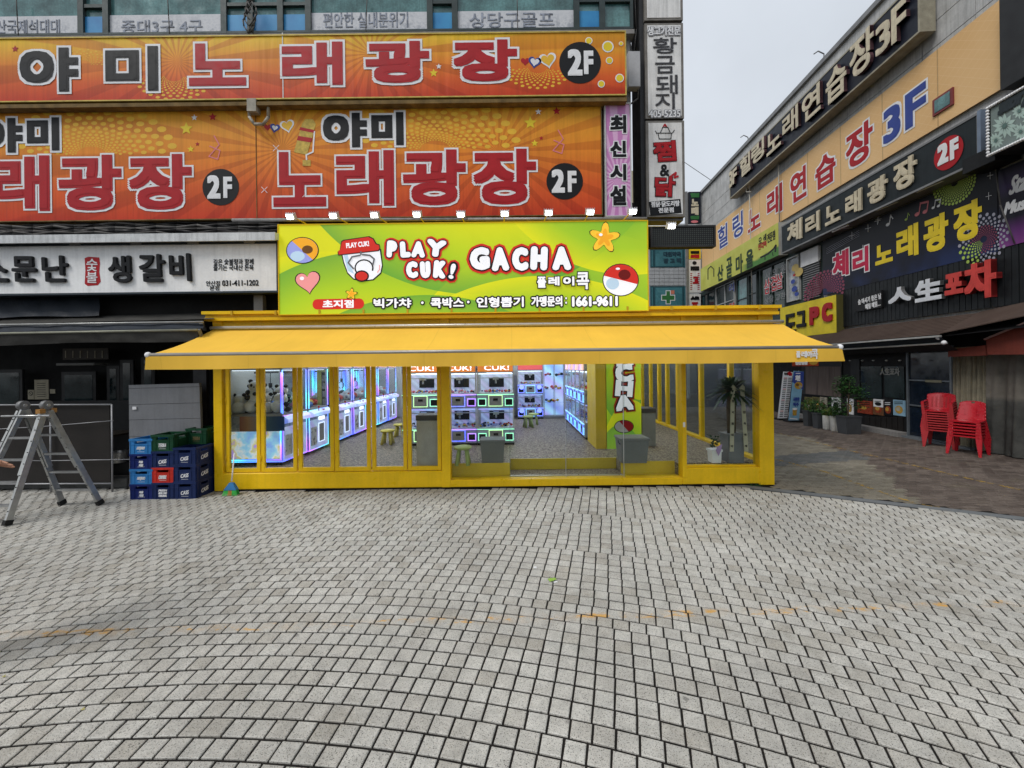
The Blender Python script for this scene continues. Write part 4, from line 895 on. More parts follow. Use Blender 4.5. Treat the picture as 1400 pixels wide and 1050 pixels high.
# panda plush toys
pw_ = mat('plush_white', (.62, .61, .60), .9, 0, .1, 20, .3); pb_ = mat('plush_black', (.015, .015, .017), .9, 0, .2, 20, .3)
def panda(label, loc, rz, s=1.0):
    t = thing('panda_plush', label, 'plush toy', loc, rz, 'panda plush toys in the first claw machine', local=True); t.scale = (s, s, s)
    MB().ball((0, 0, .10), .12, (1, .9, .95)).build('body', pw_, t); MB().ball((0, -.04, .24), .10, (1.08, .9, .92)).build('head', pw_, t)
    for x in (-.075, .075): MB().ball((x, -.02, .325), .034, m=0).build('ear', pb_, t)
    for x in (-.042, .042): MB().ball((x, -.115, .255), .024, (1, .6, 1.2), 8, 6).build('eye_patch', pb_, t)
    MB().ball((0, -.135, .225), .012, seg=6, ring=5).build('nose', pb_, t)
    for x in (-.11, .11): MB().ball((x, -.05, .13), .055, (.75, 1.1, .8)).build('arm', pb_, t); MB().ball((x * .9, -.10, .04), .058, (.9, 1.3, .8)).build('leg', pb_, t)
    return t
sp = [(-.83, .12, 0, 200), (-.60, .10, .02, 150), (-.36, .14, .0, 230), (-.14, .12, .02, 170), (-.72, .34, .15, 60), (-.46, .30, .16, 300), (-.22, .34, .14, 190), (-.58, .20, .24, 20)]
wd = ['leftmost on the bottom layer', 'face down in the middle of the bottom layer', 'lying right of the middle on the bottom layer', 'rightmost against the corner light', 'in the back at left', 'in the back middle leaning over', 'in the back at right', 'on top of the heap']
pn = None
for i, (dx, dy, dz, rz) in enumerate(sp):
    loc = (g1 + dx, YM + dy, HF + .90 + dz); lab = 'black and white panda plush, ' + wd[i]
    if pn is None: pn = panda(lab, loc, R(rz))
    else: dup(pn, loc, R(rz), lab)
dbk = rainbow('display_back_glow', [(0, (.06, .10, .30)), (.3, (.35, .42, .68)), (.5, (.12, .15, .36)), (.7, (.40, .30, .62)), (1, (.06, .10, .30))], .6, sc=3.2)  # back panels given emission so the machine windows look lit
def double_machine(name, label, group, rz, loc, ledm, led2, w=.79, H=1.74, text=None, marqm=omar, dep=.7, rng=RG):
    t = thing(name, label, 'game machine', loc, rz, group, local=True); hw = w / 2
    MB().box(-hw, .03, 0, hw, dep, .05).build('plinth', black, t)
    for k, z0 in enumerate((.05, .79)):
        MB().box(-hw, 0, z0, hw, dep, z0 + .30, c=.008).build('cabinet', cabw, t)
        cx = 0; m = MB()
        for (a0, a1, b0, b1, mi) in ((-.15, .15, z0 + .04, z0 + .28, 0), (-hw + .02, -.20, z0 + .05, z0 + .21, 1), (.20, hw - .02, z0 + .05, z0 + .21, 1)):
            for q in ((a0, b0, a1, b0 + .013), (a0, b1 - .013, a1, b1), (a0, b0 + .013, a0 + .013, b1 - .013), (a1 - .013, b0 + .013, a1, b1 - .013)): m.box(q[0], -.012, q[1], q[2], -.001, q[3], mi)
        m.box(-hw, -.010, z0 + .285, hw, -.001, z0 + .30, 1); m.build('led_outline', [ledm, led2], t)
        MB().box(-.13, -.010, z0 + .06, .13, -.001, z0 + .26).build('coin_door', cabg, t)
        MB().box(-.05, -.014, z0 + .16, .05, -.0105, z0 + .21).build('coin_slot', black, t)
        for a0 in (-hw + .04, .22): MB().box(a0, -.008, z0 + .07, a0 + hw - .26 if a0 < 0 else hw - .04, -.001, z0 + .19).build('prize_chute', p_black, t)
        zt2 = z0 + .30; zh = z0 + .74 if k == 0 else z0 + .76
        MB().box(-hw + .02, .02, zt2, hw - .02, dep - .02, zt2 + .03).build('tray', mat('tray_pale', (.55, .58, .62), .3), t)
        m = MB()
        for x in (-hw, hw - .025):
            for y in (0, dep - .025): m.box(x, y, zt2, x + .025, y + .025, zh)
        m.build('corner_frame', alu, t)
        MB().box(-hw + .025, .006, zt2 + .03, hw - .025, .009, zh - .02).build('glass_pane', clear2, t)
        MB().box(-hw + .03, dep - .03, zt2 + .03, hw - .03, dep - .02, zh - .03).build('back_panel', dbk, t)
        MB().box(-hw + .02, .02, zh - .035, hw - .02, dep - .05, zh - .02).build('top_light', litw if k else litb, t)
        m = MB(); m.box(-hw + .03, .25, zh - .13, hw - .03, .27, zh - .11); claw(m, -.05, .26, zh - .05) if False else m.box(-.06, .2, zh - .16, .06, .32, zh - .10); m.cyl((0, .26, zh - .16), (0, .26, zh - .24), .02, n=6); m.build('pusher', alu, t)
        MB().box(-.17, dep - .06, zt2 + .12, .17, dep - .035, zh - .12).build('screen', black, t)
        heap(t, -hw + .06, hw - .06, .08, dep - .15, zt2 + .02, 34, .028, rng)
    MB().box(-hw, 0, 1.55, hw, dep, H, c=.008).build('marquee_box', cabw, t)
    MB().box(-hw + .02, -.008, 1.57, hw - .02, -.001, H - .015).build('marquee', marqm, t)
    if text:
        pl = Front(-.010); m = MB(); write(m, pl, text, (-hw + .16, 1.60, hw - .10, H - .035), [(0, .0015)], 0, local=True); m.build('lettering', [litw], t)
    return t
gm_ = 'double-deck prize machines in the middle block'
d1 = double_machine('prize_machine', 'double-deck prize machine outlined in lime light, right end of the middle block', gm_, 0, (-.36, 8.5, HF), led_y, led_g, text='CUK!')
d2 = double_machine('prize_machine', 'double-deck prize machine outlined in violet and blue, middle of the block behind the bin', gm_, 0, (-1.16, 8.5, HF), led_bl, led_p, text='CUK!')
dup(d1, (-1.96, 8.5, HF), 0, 'double-deck prize machine outlined in green light, left end of the front middle block')
dup(d2, (.02, 9.9, HF), R(90), 'double-deck prize machine with violet lights facing the aisle, at the side of the middle block')
dup(d2, (.02, 10.7, HF), R(90), 'double-deck prize machine facing the aisle, rear of the middle block')
dup(d1, (-2.4, 10.2, HF), R(-90), 'double-deck prize machine facing the left row, behind the middle block')
redposter = glow('red_poster', (.7, .08, .08), .6, (.6, .1, .1))
d3 = double_machine('prize_machine', 'double-deck prize machine with a red poster on top at the back of the aisle', 'prize machines at the back wall', 0, (.58, 12.7, HF), led_c, led_bl, w=.82, marqm=redposter)
m = MB()
for z in (.27, 1.02):
    for x in (-.28, .28): m.cyl((x, -.016, z), (x, -.014, z), .075, .075, n=16)
m.build('round_light', led_bl, d3)
dup(d3, (-.4, 12.72, HF), 0, 'double-deck prize machine half hidden by the middle block, at the back wall')
cs = thing('glass_showcase', 'tall glass showcase of small figures at the back of the aisle', 'showcase', (1.35, 12.75, HF), local=True)
MB().box(-.34, 0, 0, .34, .4, .08).build('base', cabg, cs)
m = MB()
for x in (-.34, .0, .32):
    for y in (0, .38): m.box(x, y, .08, x + .02, y + .02, 1.8)
m.build('frame', alu, cs); MB().box(-.34, .38, .08, .34, .39, 1.8).build('back_panel', litb, cs)
for z in (.5, .92, 1.34): MB().box(-.33, .02, z, .33, .37, z + .012).build('shelf', clear2, cs)
MB().box(-.34, 0, 1.8, .34, .4, 1.86).build('top', led_c, cs); heap(cs, -.28, .28, .1, .3, .512, 9, .05, RG); heap(cs, -.28, .28, .1, .3, .932, 9, .05, RG); heap(cs, -.28, .28, .1, .3, 1.352, 9, .05, RG)
rg = 'blue lit machines along the right of the aisle'
rl = ['nearest the green pillar', 'second from the green pillar', 'third from the green pillar', 'fourth from the green pillar', 'farthest from the green pillar']
r1 = double_machine('capsule_machine', 'double-deck capsule machine glowing blue, ' + rl[0], rg, R(-90), (1.62, 9.32, HF), led_bl, led_c, w=.62, dep=.55, text=None, marqm=marq)
for i in range(1, 5): dup(r1, (1.62, 9.32 + .66 * i, HF), R(-90), 'double-deck capsule machine glowing blue, ' + rl[i])
yd = thing('change_machine', 'narrow dark change machine with a pale green side in the left row', 'machine', (-4.1, 8.62, HF), local=True)
MB().box(-.12, 0, 0, .2, .3, 1.7).build('body', mat('pale_green_panel', (.42, .44, .12), .5), yd); MB().box(-.02, -.006, .8, .14, -.001, 1.6).build('display', black, yd)
for k in range(4): MB().box(.0, -.012, .9 + k * .17, .12, -.007, 1.02 + k * .17).build('button', p_grey, yd)
# stools: round seat and four splayed legs
def stool(label, loc, mt):
    t = thing('stool', label, 'stool', loc, 0, 'small plastic stools inside the arcade', local=True)
    MB().lathe([(0, .27), (.14, .27), (.155, .285), (.155, .30), (.14, .315), (0, .318)], n=20).build('seat', mt, t)
    for a in (45, 135, 225, 315): c, s_ = math.cos(R(a)), math.sin(R(a)); MB().cyl((c * .085, s_ * .085, .275), (c * .14, s_ * .14, 0), .026, .034, 8).build('leg', mt, t)
    return t
gst = mat('stool_green', (.36, .44, .14), .5, 0, .05); yst = mat('stool_yellow', (.62, .52, .10), .5, 0, .05)
s1 = stool('pale green round stool beside the grey bin just inside the glass', gnd(633, 635, HF), gst)
stool('yellow stool standing in the aisle before the left row of claw machines', gnd(530, 607, HF), yst)
s3 = stool('yellow stool half hidden behind the door post, by the middle block', gnd(547, 597, HF), yst)
dup(s1, gnd(722, 584, HF), .3, 'pale green stool at the back of the aisle, the nearer of the pair'); dup(s1, gnd(730, 580, HF), 0, 'pale green stool at the back of the aisle, the farther of the pair')
# bins and boxes behind the glass
binm = mat('bin_grey_plastic', (.17, .175, .17), .45, 0, .06, 4)
def bin_(label, px0, px1, pyb, h, lid=True):
    a, b = gnd(px0, pyb, HF), gnd(px1, pyb, HF); w = b.x - a.x; c = (a + b) / 2; t = thing('bin', label, 'bin', c, 0, 'grey bins inside the shop window', local=True)
    q = [(-.42 * w, 0), (.42 * w, 0)]; m = MB(); k = .44 * w; kk = .5 * w; dp = w * .75
    vs = [(-k, .04, 0), (k, .04, 0), (k, dp, 0), (-k, dp, 0), (-kk, 0, h), (kk, 0, h), (kk, dp + .03, h), (-kk, dp + .03, h)]
    m.add(vs, [(0, 3, 2, 1), (0, 1, 5, 4), (1, 2, 6, 5), (2, 3, 7, 6), (3, 0, 4, 7)]); m.build('body', binm, t)
    MB().box(-kk - .015, -.02, h - .035, kk + .015, dp + .04, h + .01, c=.008).build('rim', binm, t)
    if lid: m = MB(); m.tube([(-kk - .02, .1, h - .03), (-kk - .04, .02, h - .06), (-kk - .02, -.03, h - .08)], .008, 6); m.build('handle', black, t)
    return t
bin_('grey open waste bin left of the sliding doors', 657, 690, 634, .40, False); bin_('grey waste bin with dark rim in front of the green pillar', 849, 888, 634, .42)
for (l, a, b, pb, h, mt) in (('tall grey counter box behind the sixth folding door', 570, 601, 637, .86, mat('box_grey', (.42, .40, .36), .45)), ('tall grey bin box right of the green pillar', 878, 897, 610, .78, mat('box_steel', (.30, .30, .27), .4, .3))):
    A, B = gnd(a, pb, HF), gnd(b, pb, HF); t = thing('counter_box', l, 'box', (A + B) / 2, local=True); w = B.x - A.x
    MB().box(-w / 2, 0, 0, w / 2, .4, h - .09, c=.006).build('body', mt, t); MB().box(-w / 2 - .01, -.01, h - .089, w / 2 + .01, .41, h, c=.006).build('lid', mat('lid_dark', (.07, .065, .06), .5), t)
# ------------------------------------------------------------------ plants in the right window bay
leaf = mat('leaf_dark', (.022, .052, .018), .5, 0, .3, 9); leaf2 = mat('leaf_green', (.045, .13, .03), .5, 0, .3, 9); leaf3 = mat('leaf_yellowgreen', (.13, .17, .035), .5, 0, .3, 9); bark = mat('bark', (.10, .075, .05), .9, 0, .3, 20, .5)
def planter(t, w, dp, h, mt, y0=0):
    vs = [(-w * .44, y0, 0), (w * .44, y0, 0), (w * .44, y0 + dp * .9, 0), (-w * .44, y0 + dp * .9, 0), (-w / 2, y0, h), (w / 2, y0, h), (w / 2, y0 + dp, h), (-w / 2, y0 + dp, h)]
    MB().add(vs, [(0, 3, 2, 1), (0, 1, 5, 4), (1, 2, 6, 5), (2, 3, 7, 6), (3, 0, 4, 7)]).build('pot', mt, t)
    MB().box(-w / 2 - .012, y0 - .012, h - .03, w / 2 + .012, y0 + dp + .012, h + .005).build('rim', mt, t)
    MB().box(-w / 2 + .02, y0 + .02, h - .06, w / 2 - .02, y0 + dp - .02, h - .05).build('soil', mat('soil', (.03, .022, .015), .95), t)
pot_d = mat('pot_charcoal', (.055, .058, .062), .5, 0, .12, 6)
pc = gnd(1007, 633, HF); pt = thing('palm_plant', 'tall dark green palm with a congratulation ribbon in a square grey pot', 'plant', pc, local=True)
planter(pt, .28, .28, .48, mat('pot_grey', (.16, .165, .17), .4))
MB().tube([(-.04, .14, .45), (-.05, .14, .9), (-.03, .14, 1.25)], .035, 8).build('trunk', bark, pt); MB().tube([(.05, .16, .45), (.06, .16, .9), (.05, .15, 1.2)], .03, 8).build('trunk', bark, pt)
m = MB(); rg_ = random.Random(5)
for k in range(150):
    a = rg_.uniform(0, 6.283); el = rg_.uniform(-.25, 1.25); L = rg_.uniform(.36, .58); b0 = Vector((.0, .14, 1.2)); dr = Vector((math.cos(a) * math.cos(el), math.sin(a) * math.cos(el) * .8, math.sin(el)))
    sd = dr.cross(Vector((0, 0, 1))).normalized(); pts = []
    for q in range(6): s_ = q / 5; pts.append((b0 + dr * L * s_ + Vector((0, 0, -.16 * s_ * s_ * L / .4)), .026 * math.sin(math.pi * (.15 + .85 * s_)) + .001))
    for q in range(5): (p, w1), (p2, w2) = pts[q], pts[q + 1]; m.add([p - sd * w1, p + sd * w1, p2 + sd * w2, p2 - sd * w2], [(0, 1, 2, 3)])
m.build('fronds', leaf, pt, kind='stuff')
rib = mat('ribbon_cream', (.50, .46, .33), .6, 0, .08, 8)
for x0, x1, tx in ((-.06, -.095, '초지점대박'), (.10, .15, '개업축하해요')):
    m = MB(); m.add([(x0 - .035, -.02, 1.22), (x0 + .035, -.02, 1.22), (x1 + .035, -.03, .20), (x1 - .035, -.03, .20)], [(0, 1, 2, 3)]); pl = Front(-.032)
    for i, ch in enumerate(tx[:5]):
        xx = x0 + (x1 - x0) * (.2 + i * .17); zz = 1.05 - i * .19; write(m, pl, ch, (xx - .02, zz - .022, xx + .02, zz + .022), [(1, .0015)], 0, local=True)
    m.build('ribbon', [rib, p_black], pt)
m = MB()
for s_ in (-1, 1): m.add([(.02, -.04, 1.24), (.02 + s_ * .10, -.05, 1.30), (.02 + s_ * .11, -.05, 1.20)], [(0, 1, 2)]); m.add([(.02, -.03, 1.24), (.02 + s_ * .08, -.03, 1.33), (.02 + s_ * .12, -.03, 1.28)], [(0, 1, 2)])
m.build('bow', rib, pt)
po = gnd(980, 633, HF); ot = thing('orchid_plant', 'small plant with a lilac ribbon in a white pot beside the tall palm', 'plant', po, local=True)
planter(ot, .17, .16, .22, p_white); m = MB()
for k in range(26):
    a = rg_.uniform(0, 6.28); p = Vector((rg_.uniform(-.07, .07), .08 + rg_.uniform(-.05, .05), rg_.uniform(.24, .42))); q = p + Vector((math.cos(a) * .07, math.sin(a) * .04, .05)); m.add([p, p + Vector((.02, 0, .03)), q, p + Vector((-.02, 0, .03))], [(0, 1, 2, 3)])
m.build('leaves', leaf, ot, kind='stuff'); MB().add([(0, -.02, .28), (.08, -.03, .33), (.06, -.03, .22), (.02, -.02, .12), (-.03, -.03, .22)], [(0, 1, 2), (0, 2, 3, 4)]).build('ribbon', mat('lilac', (.42, .28, .5), .5), ot)
# ------------------------------------------------------------------ broom
bc = at(314, 673, 6.35); bc.z = 0; bt = thing('broom', 'small upright broom with a white stick and green bristles leaning at the yellow corner post', 'broom', bc, local=True)
MB().cyl((0, .05, .22), (-.0, .12, .66), .010, n=8).build('stick', p_white, bt)
m = MB(); m.add([(-.10, .0, .09), (.10, .0, .09), (.10, .07, .09), (-.10, .07, .09), (-.03, .03, .20), (.03, .03, .20), (.03, .07, .20), (-.03, .07, .20)], [(0, 1, 5, 4), (1, 2, 6, 5), (2, 3, 7, 6), (3, 0, 4, 7), (4, 5, 6, 7)]); m.build('head', mat('broom_blue', (.03, .16, .36), .5), bt)
m = MB()
for k in range(40): x = -.095 + .19 * k / 39; m.add([(x - .004, .01, .09), (x + .004, .01, .09), (x * 1.18 + .004, -.01 + .02 * (k % 3), .005), (x * 1.18 - .004, -.01 + .02 * (k % 3), .005)], [(0, 1, 2, 3)], 1 if 14 < k < 25 else 0); m.add([(x - .004, .05, .09), (x + .004, .05, .09), (x * 1.18 + .004, .07, .005), (x * 1.18 - .004, .07, .005)], [(0, 1, 2, 3)])
m.build('bristles', [mat('bristle_green', (.06, .5, .09), .6), mat('bristle_orange', (.5, .25, .06), .6)], bt, kind='stuff')
# ------------------------------------------------------------------ grill restaurant on the left
YR = 6.9
rs = thing('grill_restaurant', 'dark open-fronted grill restaurant at the far left behind the ladder', 'restaurant', (-8, YR, 0))
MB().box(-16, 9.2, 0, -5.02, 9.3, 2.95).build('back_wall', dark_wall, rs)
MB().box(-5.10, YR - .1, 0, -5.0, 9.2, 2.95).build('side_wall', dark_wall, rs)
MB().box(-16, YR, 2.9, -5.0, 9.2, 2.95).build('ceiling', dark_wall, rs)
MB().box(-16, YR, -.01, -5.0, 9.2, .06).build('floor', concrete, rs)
for x in (-9.4,): MB().box(x, YR, .06, x + .08, YR + .08, 2.9).build('post', dark_metal, rs)
FW = Front(6.9); a0, b0 = FW.hit(-60, 676); a1, b1 = FW.hit(176, 656); MB().box(a0, 6.86, 0, a1, 7.05, .16, c=.01).build('kerb_wall', mat('dirty_concrete', (.10, .10, .095), .9, 0, .35, 5, .3), rs)
fr = mat('dull_steel', (.04, .04, .042), .5, .4, .3, 8)
MB().box(at(265, 500, 6.95).x, 6.93, 0, at(283, 500, 6.95).x, 7.0, 2.3).build('door_frame', fr, rs)
for y in (505, 545, 580): MB().box(at(230, y, 6.97).x, 6.96, at(230, y, 6.97).z, at(265, y, 6.97).x, 6.99, at(230, y, 6.97).z + .05).build('louvre', fr, rs)
papr = mat('old_paper', (.30, .27, .20), .8, 0, .2, 12); FI = Front(8.2)
for i, (b, lab) in enumerate(((( 48, 519, 67, 546), 'cream paper notice with small print hanging in the dark doorway'), ((39, 533, 47, 546), 'small paper sign with a round no-smoking mark left of the larger notice'), ((69, 532, 76, 538), 'tiny pale card right of the cream notice'))):
    h0, h1 = FI.hit(b[0], b[3]), FI.hit(b[2], b[1]); t = thing('notice', lab, 'notice', FI.P((h0[0] + h1[0]) / 2, h0[1], 0))
    MB().pbox(FI, *h0, *h1, 0, .01).build('paper', papr, t); m = MB()
    if i == 0:
        for k in range(7): stroke(m, FI, [(52, 524 + k * 3), (63, 524 + k * 3)], .7, .012, 0)
    if i == 1: disc(m, FI, 43, 538, 3, 3, .012, 0, 14); disc(m, FI, 43, 538, 2.2, 2.2, .014, 1, 14); stroke(m, FI, [(41, 536), (45, 540)], .7, .016, 0)
    if i < 2: m.build('print', [p_black, papr], t)
MB().pbox(FI, FI.hit(0, 640)[0], FI.hit(0, 640)[1], FI.hit(200, 548)[0], FI.hit(200, 548)[1], -.3, -.25).build('counter', mat('counter_dark', (.02, .02, .022), .5), rs)
tag(MB().box(at(84, 500, 7.9).x, 7.8, at(84, 500, 7.9).z, at(136, 496, 7.9).x, 8.1, at(136, 496, 7.9).z, c=.01).build('wall_heater', mat('dim_white', (.16, .16, .15), .6), loc=at(110, 500, 7.9)), 'long pale tube heater hanging in the dark restaurant', 'heater')
pt_ = thing('cooking_pot', 'steel cooking pot standing in the shade beside the grey panel', 'pot', at(164, 632, 7.1), local=True)
MB().lathe([(0, 0), (.10, 0), (.11, .01), (.11, .19), (.118, .2), (.10, .2)], n=18).build('body', alu, pt_)
MB().box(at(157, 633, 7.1).x - .05, 7.06, .16, at(172, 633, 7.1).x + .1, 7.5, at(164, 632, 7.1).z).build('stove_stand', dark_metal, rs)
FJ = Front(8.9); dim = mat('dim_frame', (.035, .035, .036), .5, .1, .3, 6)
for k, (x0, y0, x1, y1) in enumerate(((0, 505, 34, 600), (88, 508, 134, 560), (150, 500, 166, 600), (168, 492, 185, 600), (196, 488, 214, 540))):
    h0, h1 = FJ.hit(x0, y1), FJ.hit(x1, y0); w_ = MB().pbox(FJ, *h0, *h1, 0, .05).build('door', dim, rs); MB().pbox(FJ, h0[0] + .07, h0[1] + .07, h1[0] - .07, h1[1] - .07, .051, .055).build('pane', pane_dark, w_)
tb_ = mat('table_dark', (.05, .04, .03), .4)
for k, x in enumerate((-9.6, -8.2)):
    t = thing('restaurant_table', f'dark table inside the grill restaurant, {["left", "right"][k]} one', 'table', (x, 8.0, .06), local=True); MB().box(-.5, -.35, .68, .5, .35, .72, c=.01).build('table_top', tb_, t)
    for sx in (-.42, .42):
        for sy in (-.28, .28): MB().box(sx - .02, sy - .02, 0, sx + .02, sy + .02, .68).build('leg', dark_metal, t)
mn = thing('menu_board', 'faint menu board hanging on the back wall of the dark restaurant', 'menu', FJ.P(FJ.hit(100, 480)[0], FJ.hit(100, 490)[1], 0)); h0, h1 = FJ.hit(88, 492), FJ.hit(150, 476); MB().pbox(FJ, *h0, *h1, 0, .03).build('board', mat('menu_dim', (.06, .05, .04), .6), mn)
m = MB()
for k in range(6): stroke(m, FJ, [(92 + k * 10, 480), (92 + k * 10, 489)], 1.5, .035, 0)
m.build('print', papr, mn)
# white sign
FR = Front(6.48); wf = mat('sign_white_board', (.86, .86, .85), .5, 0, .1, 2.5, .15, streak=.12)
sg, d = signboard('long white restaurant sign with black brush lettering and a small red stamp', FR, sign_box(FR, (-60, 335), (379, 331), (383, 401), (-60, 404)), wf, mat('sign_dark_rim', (.04, .05, .06), .4, .3), .14, .03, 'restaurant_sign', d0=-.144)
for t, b in (('소', (-22, 352, 14, 386)), ('문', (20, 351, 53, 386)), ('난', (61, 350, 96, 386)), ('생', (151, 350, 182, 387)), ('갈', (193, 348, 228, 386)), ('비', (234, 347, 263, 385))):
    m = MB(); write(m, FR, t, b, [(0, .013)], d + .01, raised=.03, rot=-1, side=0, shear=-.06, kern='o'); m.build('letter', [p_black], sg, label=f'raised black brush letter {t}')
m = MB(); m.flat(FR, [FR.hit(*p) for p in ((116, 353), (121, 351), (136, 352), (137, 360), (136, 372), (138, 385), (134, 390), (120, 391), (116, 388), (117, 370))][::-1], d + .003, 0)
for t, b in (('숯', (119, 354, 134, 371)), ('불', (119, 372, 134, 387))): write(m, FR, t, b, [(1, .003)], d + .006, rot=-2)
m.build('red_stamp', [p_red, p_white], sg)
m = MB(); write(m, FR, '깊은 숯불향과 함께', (292, 354, 347, 362), [(0, .0015)], d + .003); write(m, FR, '즐기는 국내산 돈육', (292, 362, 347, 370), [(0, .0015)], d + .003)
write(m, FR, '031-411-1202', (304, 383, 354, 391), [(0, .003)], d + .003); write(m, FR, '안산점', (282, 384, 301, 391), [(0, .001)], d + .003); write(m, FR, '본점', (287, 391, 300, 397), [(0, .001)], d + .003); m.build('print', [p_black], sg)
ev = thing('sign_canopy', 'white metal eave with dirty soffit over the white restaurant sign', 'canopy', (-8, 6.5, at(200, 325, 6.4).z))
z1, z0 = at(190, 320, 6.35).z, at(190, 331, 6.35).z
evm = mat('eave_white', (.62, .63, .63), .5, .1, .2, 5, streak=.3); xe = at(377, 325, 6.35).x
MB().box(-16, 6.33, z0, xe, 6.36, z1).build('fascia', evm, ev); MB().add([(-16, 6.36, z0 + .02), (xe, 6.36, z0 + .02), (xe, 6.8, z0 + .08), (-16, 6.8, z0 + .08), (-16, 6.36, z1), (xe, 6.36, z1), (xe, 6.8, z1 + .06), (-16, 6.8, z1 + .06)], [(0, 3, 2, 1), (4, 5, 6, 7), (1, 2, 6, 5)]).build('soffit', evm, ev)
for x in (108, 190, 267, 343): p = at(x, 333, 6.55); MB().box(p.x - .05, 6.45, z0 - .005, p.x + .12, 6.6, z0 + .03).build('spotlight', grey_metal, ev)
m = MB()
for k in range(9): y0 = 303 + k * 1.9; m.tube([at(x, y0 + random.uniform(-3, 3) + .5 * math.sin(x * .05 + k), 6.7 - .02 * k) for x in range(-10, 385, 28)], random.choice((.012, .02)), 5, m=k % 2)
tag(m.build('tangled_wires', [cab, black], loc=at(180, 310, 6.7)), 'dirty tangle of black wires in the gap above the restaurant eave', 'wires')
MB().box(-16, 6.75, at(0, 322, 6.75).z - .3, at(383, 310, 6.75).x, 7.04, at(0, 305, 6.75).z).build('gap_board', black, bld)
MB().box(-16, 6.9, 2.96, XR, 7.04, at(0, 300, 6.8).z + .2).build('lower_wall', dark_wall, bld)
# layered awnings over the restaurant front
ra = thing('restaurant_awning', 'old dark awning with two long pale rails across the restaurant front', 'awning', (-8, 6.5, 2.5))
tarp = mat('dark_tarp', (.018, .024, .034), .5, 0, .35, 4, .5); old = mat('old_grey_fabric', (.055, .053, .048), .85, 0, .3, 5, .4)
def strip(pxs, ya, yb, Ya, Yb, mt, name, parent, wav=0.0, n=24):
    m = MB(); vs = []; fs = []
    for i in range(n + 1):
        s_ = i / n; px = pxs[0] + (pxs[1] - pxs[0]) * s_
        A = at(px, ya[0] + (ya[1] - ya[0]) * s_, Ya); B = at(px, yb[0] + (yb[1] - yb[0]) * s_ + wav * math.sin(s_ * 9), Yb); C = (A + B) / 2 + Vector((0, -.02 * math.sin(s_ * 30), -.02)); vs += [A, C, B]
    for i in range(n): a = i * 3; fs += [(a, a + 1, a + 4, a + 3), (a + 1, a + 2, a + 5, a + 4)]
    m.add(vs, fs, 0, True); return m.build(name, mt, parent)
strip((-60, 135), (405, 404), (436, 431), 6.75, 6.62, tarp, 'tarp', ra, 1); strip((-60, 292), (437, 428), (444, 436), 6.75, 6.35, old, 'top_fabric', ra)
strip((-60, 277), (445, 440), (455, 449), 6.36, 6.2, tarp, 'lower_fabric', ra); strip((-60, 270), (458, 452), (473, 466), 6.18, 6.22, old, 'rolled_valence', ra, 1)
rl_ = mat('pale_rail', (.42, .42, .40), .4, .3, .2, 8); m = MB(); m.tube([at(-60, 445, 6.3), at(278, 440, 6.3)], .016, 8); m.build('rail', rl_, ra)
m = MB(); m.tube([at(-60, 457, 6.17), at(270, 451, 6.17)], .018, 8); m.build('rail', mat('cream_rail', (.28, .28, .22), .5, .2, .2, 8), ra)
m = MB(); m.bar(at(275, 441, 6.3), at(280, 450, 6.9), .05, .05); m.bar(at(272, 450, 6.2), at(276, 462, 6.3), .03, .06); m.build('bracket', grey_metal, ra)
for x in (352,): MB().box(at(x, 410, 6.8).x, 6.7, at(x, 430, 6.8).z, at(x + 12, 410, 6.8).x, 6.8, at(x, 405, 6.8).z).build('post_head', grey_metal, rs)
# barrier frame and dark panel
bf = thing('barrier_frame', 'thin white steel frame barrier with a dark sheet behind the stepladder', 'barrier', at(80, 661, 6.65)); Fb = Front(6.65)
bw = mat('barrier_white', (.34, .34, .35), .45, .3, .15, 8)
m = MB(); m.tube([at(-60, 554, 6.65), at(153, 553, 6.65)], .013, 8); m.tube([at(-60, 662, 6.65), at(153, 661, 6.65)], .013, 8); m.build('rail', bw, bf)
for x in (69, 153): MB().cyl(at(x, 553, 6.65), gnd(x, 676) * 0 + Vector((at(x, 620, 6.65).x, 6.65, .0)), .013, n=8).build('upright', bw, bf)
m = MB(); m.tube([at(-60, 590, 6.64), at(60, 583, 6.64), at(155, 575, 6.64)], .007, 6); m.tube([at(-60, 628, 6.64), at(60, 630, 6.64), at(178, 628, 6.64)], .007, 6); m.build('cable', bw, bf)
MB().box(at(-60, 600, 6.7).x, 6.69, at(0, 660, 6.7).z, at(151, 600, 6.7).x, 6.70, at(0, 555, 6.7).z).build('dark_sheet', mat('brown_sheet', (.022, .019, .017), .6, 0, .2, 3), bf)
# grey boarded panel leaning behind the crates
gp_ = thing('grey_panel', 'grey boarded sheet standing upright behind the beer crates', 'panel', (at(225, 600, 6.72).x, 6.72, 0)); gb = mat('grey_board', (.20, .205, .215), .6, .1, .12, 3, streak=.12)
ed = [526, 531, 553, 574, 597, 620, 643, 668]
for i in range(7):
    m = MB(); A, B, C, D = (at(x, y, 6.72) for x, y in ((176 + i * .2, ed[i]), (272 + i * .7, ed[i] - 2.5), (272 + i * .7 + .6, ed[i + 1] - 2.5), (176 + i * .2, ed[i + 1])))
    off = Vector((0, .05, 0)); dn = Vector((0, 0, .006)); m.add([A - dn, B - dn, C, D, A + off - dn, B + off - dn, C + off, D + off], [(0, 3, 2, 1), (4, 5, 6, 7), (0, 1, 5, 4), (1, 2, 6, 5), (3, 7, 6, 2), (0, 4, 7, 3)]); m.build('board', gb, gp_)
MB().box(at(181, 560, 6.7).x, 6.70, at(181, 560, 6.7).z, at(186, 556, 6.7).x, 6.712, at(186, 556, 6.7).z).build('sticker', p_white, gp_)
